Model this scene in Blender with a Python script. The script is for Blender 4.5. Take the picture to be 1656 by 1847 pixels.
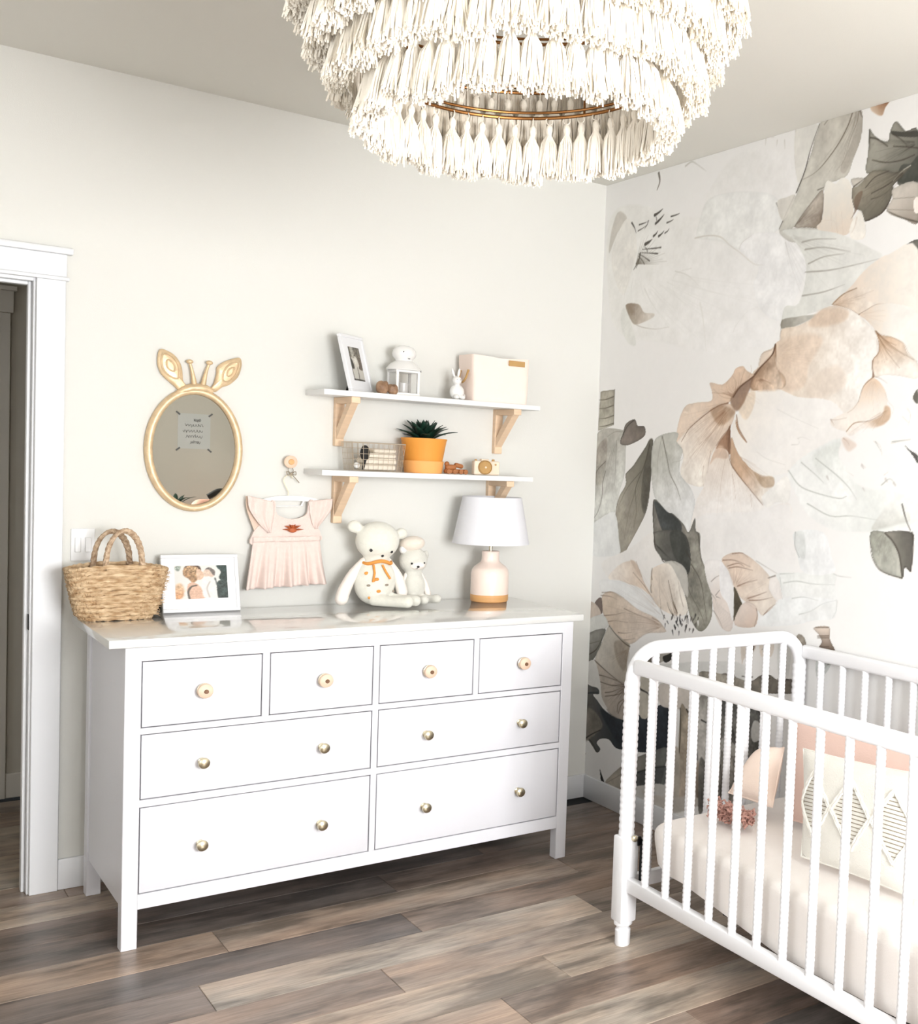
# Nursery: dresser wall and floral wall with a spindle crib, seen from the left
import bpy, bmesh, math, random
import numpy as np
from mathutils import Vector, Matrix, noise as mnoise
for _o in list(bpy.data.objects): bpy.data.objects.remove(_o)
EXPOSURE = 1.37
WIN_P, SIDE_P = 72, 4
MURAL_K = .95
SC = bpy.context.scene
COL = SC.collection
PI = math.pi
R0 = random.Random(7)

# ------------------------------------------------------------------ camera
CAM_POS = np.array([-0.6921, -4.3929, 1.5235])
CAM_F, CAM_PX, CAM_PY = 2041.55, 1393.42, 949.61
YAW, PITCH, ROLL = 0.712832, -0.049243, 0.045189
_f = np.array([math.sin(YAW)*math.cos(PITCH), math.cos(YAW)*math.cos(PITCH), math.sin(PITCH)])
_r = np.array([math.cos(YAW), -math.sin(YAW), 0.0]); _u = np.cross(_r, _f)
_r, _u = math.cos(ROLL)*_r + math.sin(ROLL)*_u, -math.sin(ROLL)*_r + math.cos(ROLL)*_u
cd = bpy.data.cameras.new('camera'); cam = bpy.data.objects.new('camera', cd); COL.objects.link(cam)
cd.sensor_fit = 'HORIZONTAL'; cd.sensor_width = 36.0; cd.lens = CAM_F*36.0/1656
cd.shift_x = (828-CAM_PX)/1656; cd.shift_y = (CAM_PY-923.5)/1656
cd.clip_start = .05; cd.clip_end = 60
cam.matrix_world = Matrix(((_r[0],_u[0],-_f[0],CAM_POS[0]),(_r[1],_u[1],-_f[1],CAM_POS[1]),(_r[2],_u[2],-_f[2],CAM_POS[2]),(0,0,0,1)))
SC.camera = cam
# ------------------------------------------------------------------ world, lights, exposure
SC.view_settings.view_transform = 'Standard'; SC.view_settings.look = 'None'
SC.view_settings.gamma = 1.0; SC.view_settings.use_curve_mapping = False
SC.view_settings.exposure = EXPOSURE
wd = bpy.data.worlds.new('sky'); SC.world = wd; wd.use_nodes = True
wn = wd.node_tree.nodes; wn['Background'].inputs[0].default_value = (.86,.93,1,1); wn['Background'].inputs[1].default_value = 1.6
def area(name, loc, rot, sx, sy, power, col):
    l = bpy.data.lights.new(name, 'AREA'); l.shape = 'RECTANGLE'; l.size = sx; l.size_y = sy; l.energy = power; l.color = col
    o = bpy.data.objects.new(name, l); COL.objects.link(o); o.location = loc; o.rotation_euler = rot; return o
# daylight through the window in the wall behind the camera, and an added fill lamp at the left wall
area('window_daylight', (.62,-5.12,1.5), (PI/2-.3,0,0), 1.35, 1.35, WIN_P, (.985,.99,1))
area('side_fill_light', (-1.36,-3.0,1.7), (PI/2,0,-PI/2), 1.5, 1.3, SIDE_P, (.985,.99,1))

# ------------------------------------------------------------------ helpers
def lin(c):
    return tuple(((v/255)/12.92 if v/255 <= .04045 else ((v/255+.055)/1.055)**2.4) for v in c[:3])
MATS = {}
def mat(name, col, rough=.6, metal=0, var=0, vscale=20, bump=0, bscale=200, stretch=(1,1,1), col2=None, coat=0, sheen=0, spec=.5, trans=0, sss=0, emit=0, alpha=1, tex='noise'):
    m = bpy.data.materials.new(name); m.use_nodes = True; N = m.node_tree.nodes; L = m.node_tree.links
    b = N['Principled BSDF']; c = lin(col) + (1,)
    b.inputs['Base Color'].default_value = c; b.inputs['Roughness'].default_value = rough; b.inputs['Metallic'].default_value = metal
    b.inputs['Specular IOR Level'].default_value = spec
    if coat: b.inputs['Coat Weight'].default_value = coat; b.inputs['Coat Roughness'].default_value = .03
    if sheen: b.inputs['Sheen Weight'].default_value = sheen; b.inputs['Sheen Roughness'].default_value = .5
    if trans: b.inputs['Transmission Weight'].default_value = trans
    if sss: b.inputs['Subsurface Weight'].default_value = sss; b.inputs['Subsurface Radius'].default_value = (.02,.015,.01)
    if emit: b.inputs['Emission Color'].default_value = c; b.inputs['Emission Strength'].default_value = emit
    if alpha < 1: b.inputs['Alpha'].default_value = alpha
    if var or col2 or bump:
        tc = N.new('ShaderNodeTexCoord'); mp = N.new('ShaderNodeMapping'); mp.inputs['Scale'].default_value = stretch
        L.new(tc.outputs['Object'], mp.inputs[0])
        def tx(s, det):
            if tex == 'weave':
                w = N.new('ShaderNodeTexWave'); w.inputs['Scale'].default_value = s; w.inputs['Distortion'].default_value = 1.5; o = w.outputs['Fac']
            else:
                w = N.new('ShaderNodeTexNoise'); w.inputs['Scale'].default_value = s; w.inputs['Detail'].default_value = det; o = w.outputs['Fac']
            L.new(mp.outputs[0], w.inputs['Vector']); return o
        if var or col2:
            o = tx(vscale, 6); rp = N.new('ShaderNodeValToRGB'); L.new(o, rp.inputs[0])
            c2 = lin(col2) if col2 else tuple(v*(1-var) for v in c[:3])
            rp.color_ramp.elements[0].position = .3; rp.color_ramp.elements[1].position = .7
            rp.color_ramp.elements[0].color = tuple(c2) + (1,); rp.color_ramp.elements[1].color = c
            L.new(rp.outputs[0], b.inputs['Base Color'])
        if bump:
            o = tx(bscale, 3); bm_ = N.new('ShaderNodeBump'); bm_.inputs['Strength'].default_value = min(1, bump); bm_.inputs['Distance'].default_value = .002
            L.new(o, bm_.inputs['Height']); L.new(bm_.outputs[0], b.inputs['Normal'])
    MATS[name] = m; return m
def vcmat(name, rough=.6, bump=0, spec=.3):
    m = bpy.data.materials.new(name); m.use_nodes = True; N = m.node_tree.nodes; L = m.node_tree.links
    a = N.new('ShaderNodeAttribute'); a.attribute_name = 'print'; b = N['Principled BSDF']
    L.new(a.outputs['Color'], b.inputs['Base Color']); b.inputs['Roughness'].default_value = rough; b.inputs['Specular IOR Level'].default_value = spec
    return m

class MB:
    """collects shapes into one mesh"""
    def __init__(s): s.v = []; s.f = []; s.sm = []
    def add(s, vs, fs, smooth=False):
        k = len(s.v); s.v += [tuple(v) for v in vs]; s.f += [tuple(i+k for i in f) for f in fs]; s.sm += [smooth]*len(fs); return s
    def box(s, a, b, M=None):
        (x0,y0,z0),(x1,y1,z1) = a, b
        vs = [Vector(p) for p in ((x0,y0,z0),(x1,y0,z0),(x1,y1,z0),(x0,y1,z0),(x0,y0,z1),(x1,y0,z1),(x1,y1,z1),(x0,y1,z1))]
        if M is not None: vs = [M @ v for v in vs]
        return s.add(vs, [(0,3,2,1),(4,5,6,7),(0,1,5,4),(1,2,6,5),(2,3,7,6),(3,0,4,7)])
    def bbox(s, a, b, r=.003, seg=2, M=None):
        """box with rounded edges"""
        bm = bmesh.new(); bmesh.ops.create_cube(bm, size=1)
        for v in bm.verts: v.co = Vector((a[i]+(b[i]-a[i])*(v.co[i]+.5) for i in range(3)))
        bmesh.ops.bevel(bm, geom=bm.edges[:], offset=r, segments=seg, profile=.5, affect='EDGES')
        return s.frombm(bm, M, True)
    def frombm(s, bm, M=None, smooth=True):
        bm.verts.index_update()
        vs = [(M @ v.co if M is not None else v.co.copy()) for v in bm.verts]; fs = [[v.index for v in f.verts] for f in bm.faces]
        bm.free(); return s.add(vs, fs, smooth)
    def lathe(s, prof, n=24, c=(0,0,0), M=None, sx=1, sy=1, cap=True, pw=None):
        vs = []; fs = []
        for r, z in prof:
            for i in range(n):
                a = 2*PI*i/n; ca, sa = math.cos(a), math.sin(a)
                if pw: ca = math.copysign(abs(ca)**pw, ca); sa = math.copysign(abs(sa)**pw, sa)
                vs.append(Vector((c[0]+r*sx*ca, c[1]+r*sy*sa, c[2]+z)))
        for j in range(len(prof)-1):
            for i in range(n):
                a = j*n+i; b = j*n+(i+1)%n; fs.append((a,b,b+n,a+n))
        if cap:
            fs.append(tuple(range(n-1,-1,-1))); k = (len(prof)-1)*n; fs.append(tuple(range(k,k+n)))
        if M is not None: vs = [M @ v for v in vs]
        return s.add(vs, fs, True)
    def tube(s, pts, r, n=8, closed=False, cap=True, flat=1.0, up=None):
        pts = [Vector(p) for p in pts]; m = len(pts); rr = r if isinstance(r, (list,tuple)) else [r]*m
        vs = []; fs = []; pn = None
        for i, p in enumerate(pts):
            t = (pts[(i+1)%m]-pts[i-1]) if closed else (pts[min(i+1,m-1)]-pts[max(i-1,0)])
            if t.length < 1e-9: t = Vector((0,0,1))
            t.normalize()
            if pn is None:
                ref = Vector(up) if up else (Vector((0,0,1)) if abs(t.z) < .9 else Vector((1,0,0)))
                pn = ref - t*ref.dot(t)
            else: pn = pn - t*pn.dot(t)
            if pn.length < 1e-6: pn = t.orthogonal()
            pn.normalize(); bn = t.cross(pn)
            for k in range(n):
                a = 2*PI*k/n; vs.append(p + pn*math.cos(a)*rr[i]*flat + bn*math.sin(a)*rr[i])
        q = m if closed else m-1
        for i in range(q):
            for k in range(n):
                a = i*n+k; b = i*n+(k+1)%n; c = ((i+1)%m)*n+(k+1)%n; d = ((i+1)%m)*n+k; fs.append((a,b,c,d))
        if cap and not closed: fs.append(tuple(range(n-1,-1,-1))); fs.append(tuple((m-1)*n+k for k in range(n)))
        return s.add(vs, fs, True)
    def ball(s, c, r, n=16, m=10, M=None):
        r = r if isinstance(r, (tuple,list)) else (r,r,r); vs = []; fs = []
        for j in range(1, m):
            th = PI*j/m
            for i in range(n):
                a = 2*PI*i/n; vs.append(Vector((r[0]*math.sin(th)*math.cos(a), r[1]*math.sin(th)*math.sin(a), r[2]*math.cos(th))))
        vs += [Vector((0,0,r[2])), Vector((0,0,-r[2]))]; t = len(vs)-2
        for j in range(m-2):
            for i in range(n):
                a = j*n+i; b = j*n+(i+1)%n; fs.append((a,a+n,b+n,b))
        for i in range(n): fs.append((t,i,(i+1)%n)); k = (m-2)*n; fs.append((t+1,k+(i+1)%n,k+i))
        if M is not None: vs = [M @ v for v in vs]
        vs = [v+Vector(c) for v in vs]; return s.add(vs, fs, True)
    def prism(s, poly, y0, y1, M=None, smooth=False):
        """closed polygon in x,z pushed along y"""
        n = len(poly); vs = [Vector((p[0],y0,p[1])) for p in poly]+[Vector((p[0],y1,p[1])) for p in poly]
        fs = [tuple(range(n)), tuple(range(2*n-1,n-1,-1))]+[(i,(i+1)%n+0,(i+1)%n+n,i+n)[::-1] for i in range(n)]
        if M is not None: vs = [M @ v for v in vs]
        return s.add(vs, fs, smooth)
    def grid(s, fn, nu, nv, smooth=True, thick=0):
        P = [[Vector(fn(i/nu, j/nv)) for i in range(nu+1)] for j in range(nv+1)]
        vs = [p for row in P for p in row]; w = nu+1
        fs = [(j*w+i, j*w+i+1, (j+1)*w+i+1, (j+1)*w+i) for j in range(nv) for i in range(nu)]
        return s.add(vs, fs, smooth)
    def mesh(s, name, m, angle=.7):
        me = bpy.data.meshes.new(name); me.from_pydata(s.v, [], s.f); me.validate()
        bm = bmesh.new(); bm.from_mesh(me); bmesh.ops.recalc_face_normals(bm, faces=bm.faces[:]); bm.to_mesh(me); bm.free()
        for p in me.polygons: p.use_smooth = True
        try: me.set_sharp_from_angle(angle=angle)
        except Exception: pass
        if m is not None: me.materials.append(m)
        return me
    def build(s, name, m, parent=None, loc=(0,0,0), angle=.7, solid=0, subsurf=0, bevel=0):
        o = bpy.data.objects.new(name, s.mesh(name, m, angle)); COL.objects.link(o); o.location = loc
        if parent is not None: o.parent = parent
        if solid: q = o.modifiers.new('thick','SOLIDIFY'); q.thickness = solid; q.offset = 0
        if subsurf: q = o.modifiers.new('sub','SUBSURF'); q.levels = subsurf; q.render_levels = subsurf
        if bevel: q = o.modifiers.new('bevel','BEVEL'); q.width = bevel; q.segments = 2; q.limit_method = 'ANGLE'; q.angle_limit = .6
        return o
def thing(name, label, cat, loc=(0,0,0), rz=0, group=None):
    o = bpy.data.objects.new(name, None); COL.objects.link(o); o.location = loc; o.rotation_euler = (0,0,rz)
    o.empty_display_size = .05; o['label'] = label; o['category'] = cat
    if group: o['group'] = group
    return o
def struct(o): o['kind'] = 'structure'; return o
def copy_of(o, parent, loc, rot=None):
    c = o.copy(); COL.objects.link(c); c.parent = parent; c.location = loc
    if rot: c.rotation_euler = rot
    return c
def arc(c, r, a0, a1, n, ax='xz'):
    out = []
    for i in range(n+1):
        a = a0+(a1-a0)*i/n; p = [c[0],c[1],c[2]]
        if ax == 'xz': p[0] += r*math.cos(a); p[2] += r*math.sin(a)
        elif ax == 'xy': p[0] += r*math.cos(a); p[1] += r*math.sin(a)
        else: p[1] += r*math.cos(a); p[2] += r*math.sin(a)
        out.append(tuple(p))
    return out
def smooth_closed(pts, k=6):
    n = len(pts); out = []
    for i in range(n):
        p0,p1,p2,p3 = [np.array(pts[(i+j-1)%n], float) for j in range(4)]
        for t in [q/k for q in range(k)]:
            out.append(.5*((2*p1)+(-p0+p2)*t+(2*p0-5*p1+4*p2-p3)*t*t+(-p0+3*p1-3*p2+p3)*t**3))
    return np.array(out)
def smooth_open(pts, k=6):
    P = [np.array(p, float) for p in pts]; P = [2*P[0]-P[1]]+P+[2*P[-1]-P[-2]]; out = []
    for i in range(1, len(P)-2):
        p0,p1,p2,p3 = P[i-1:i+3]
        for t in [q/k for q in range(k)]:
            out.append(.5*((2*p1)+(-p0+p2)*t+(2*p0-5*p1+4*p2-p3)*t*t+(-p0+3*p1-3*p2+p3)*t**3))
    out.append(P[-2]); return np.array(out)

# ------------------------------------------------------------------ a painter for flat print (wallpaper, photographs)
class Canvas:
    def __init__(s, u0, u1, v0, v1, nu, nv, base, seed=3):
        s.u = np.linspace(u0,u1,nu+1); s.v = np.linspace(v0,v1,nv+1); s.nu, s.nv = nu, nv
        s.img = np.zeros((nv+1,nu+1,3)); s.img[:] = base; rg = np.random.RandomState(seed)
        def vn(cell):
            h = max(3,int((v1-v0)/cell)); w = max(3,int((u1-u0)/cell)); g = rg.rand(h+2,w+2)
            yy = np.linspace(0,h,nv+1); xx = np.linspace(0,w,nu+1); yi = np.minimum(yy.astype(int),h-1); xi = np.minimum(xx.astype(int),w-1)
            fy = (yy-yi)[:,None]; fx = (xx-xi)[None,:]; fy = fy*fy*(3-2*fy); fx = fx*fx*(3-2*fx)
            a = g[yi][:,xi]; b = g[yi][:,xi+1]; c = g[yi+1][:,xi]; d = g[yi+1][:,xi+1]
            return (a*(1-fx)+b*fx)*(1-fy)+(c*(1-fx)+d*fx)*fy-.5
        S_ = (u1-u0)/1960.
        s.n = vn(70*S_)+.7*vn(25*S_)+.5*vn(9*S_)
    def win(s, x0, x1, y0, y1):
        a = np.searchsorted(s.u,[x0,x1]); b = np.searchsorted(s.v,[y0,y1]); return a[0],min(a[1]+1,s.nu+1),b[0],min(b[1]+1,s.nv+1)
    def seg(s, X, Y, P, closed, parity):
        d2 = np.full(X.shape,1e18); ins = np.zeros(X.shape,bool); n = len(P)
        for i in range(n if closed else n-1):
            ax,ay = P[i]; bx,by = P[(i+1)%n]; dx,dy = bx-ax,by-ay; l = dx*dx+dy*dy+1e-9
            t = np.clip(((X-ax)*dx+(Y-ay)*dy)/l,0,1); d2 = np.minimum(d2,(X-ax-t*dx)**2+(Y-ay-t*dy)**2)
            if parity and ay != by: ins ^= ((ay > Y) != (by > Y)) & (X < (bx-ax)*(Y-ay)/(by-ay)+ax)
        return np.sqrt(d2), ins
    def fill(s, pts, c, c2, g, soft, edge, noise, alpha, sm):
        P = smooth_closed(pts,4) if sm else np.array(pts,float); m = soft+2
        x0,x1,y0,y1 = s.win(P[:,0].min()-m,P[:,0].max()+m,P[:,1].min()-m,P[:,1].max()+m)
        if x1-x0 < 2 or y1-y0 < 2: return
        X,Y = np.meshgrid(s.u[x0:x1],s.v[y0:y1]); n = s.n[y0:y1,x0:x1]; d,ins = s.seg(X,Y,P,True,True)
        sd = np.where(ins,d,-d); mk = np.clip(.5+(sd+n*min(soft,8)*.5)/(soft+1e-6),0,1); mk = mk*mk*(3-2*mk)*alpha
        col = np.zeros(X.shape+(3,)); col[:] = c
        if c2 is not None:
            gx,gy = g[2]-g[0],g[3]-g[1]; t = np.clip(((X-g[0])*gx+(Y-g[1])*gy)/(gx*gx+gy*gy+1e-9)+n*.25,0,1)[...,None]
            col = col*(1-t)+np.array(c2,float)*t
        col = col*(1+n[...,None]*noise*1.3)
        if edge: col = col*(1-edge*np.exp(-np.maximum(sd,0)/5.)[...,None])
        s.img[y0:y1,x0:x1] = s.img[y0:y1,x0:x1]*(1-mk[...,None])+np.clip(col,0,255)*mk[...,None]
    def stroke(s, pts, w0, w1, c, alpha):
        P = smooth_open(pts,4) if len(pts) > 2 else smooth_open([pts[0],((pts[0][0]+pts[1][0])/2,(pts[0][1]+pts[1][1])/2),pts[1]],3); W = max(w0,w1)+4
        x0,x1,y0,y1 = s.win(P[:,0].min()-W,P[:,0].max()+W,P[:,1].min()-W,P[:,1].max()+W)
        if x1-x0 < 2 or y1-y0 < 2: return
        X,Y = np.meshgrid(s.u[x0:x1],s.v[y0:y1]); mk = np.zeros(X.shape); n = len(P); nn = s.n[y0:y1,x0:x1]; cell = max(s.u[1]-s.u[0],s.v[1]-s.v[0])
        for i in range(n-1):
            ax,ay = P[i]; bx,by = P[i+1]; dx,dy = bx-ax,by-ay; l = dx*dx+dy*dy+1e-9
            t = np.clip(((X-ax)*dx+(Y-ay)*dy)/l,0,1); d = np.sqrt((X-ax-t*dx)**2+(Y-ay-t*dy)**2)
            k = (i+t)/(n-1); w = (w0+(w1-w0)*k)*.5*(1+nn*.5)
            mk = np.maximum(mk,np.clip((w-d)/cell+.5,0,1)*np.clip(w*2.6/cell,.6,1))
        mk = (mk*alpha)[...,None]; s.img[y0:y1,x0:x1] = s.img[y0:y1,x0:x1]*(1-mk)+np.array(c,float)*mk
    def lin(s, k=1.0):
        x = np.clip(s.img/255.,0,1); return np.clip(np.where(x <= .04045,x/12.92,((x+.055)/1.055)**2.4)*k,0,1)
def canvas_mesh(name, cv, fn, m, k=1.0, extra=None):
    """flat print: one vertex colour per grid point; fn maps the grid (u,v) arrays to xyz"""
    U,V = np.meshgrid(cv.u,cv.v); co = fn(U,V).reshape(-1,3); w = cv.nu+1
    i = (np.arange(cv.nv)[:,None]*w+np.arange(cv.nu)[None,:]).ravel(); q = np.stack([i,i+1,i+1+w,i+w],1)
    me = bpy.data.meshes.new(name); me.vertices.add(len(co)); me.vertices.foreach_set('co',co.astype(np.float32).ravel())
    me.loops.add(q.size); me.polygons.add(len(q)); me.polygons.foreach_set('loop_start',np.arange(0,q.size,4,dtype=np.int32))
    me.loops.foreach_set('vertex_index',q.astype(np.int32).ravel()); me.update(calc_edges=True)
    a = me.attributes.new('print','FLOAT_COLOR','POINT'); c = np.concatenate([cv.lin(k).reshape(-1,3),np.ones((len(co),1))],1)
    a.data.foreach_set('color',c.astype(np.float32).ravel()); me.materials.append(m); return me

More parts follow.
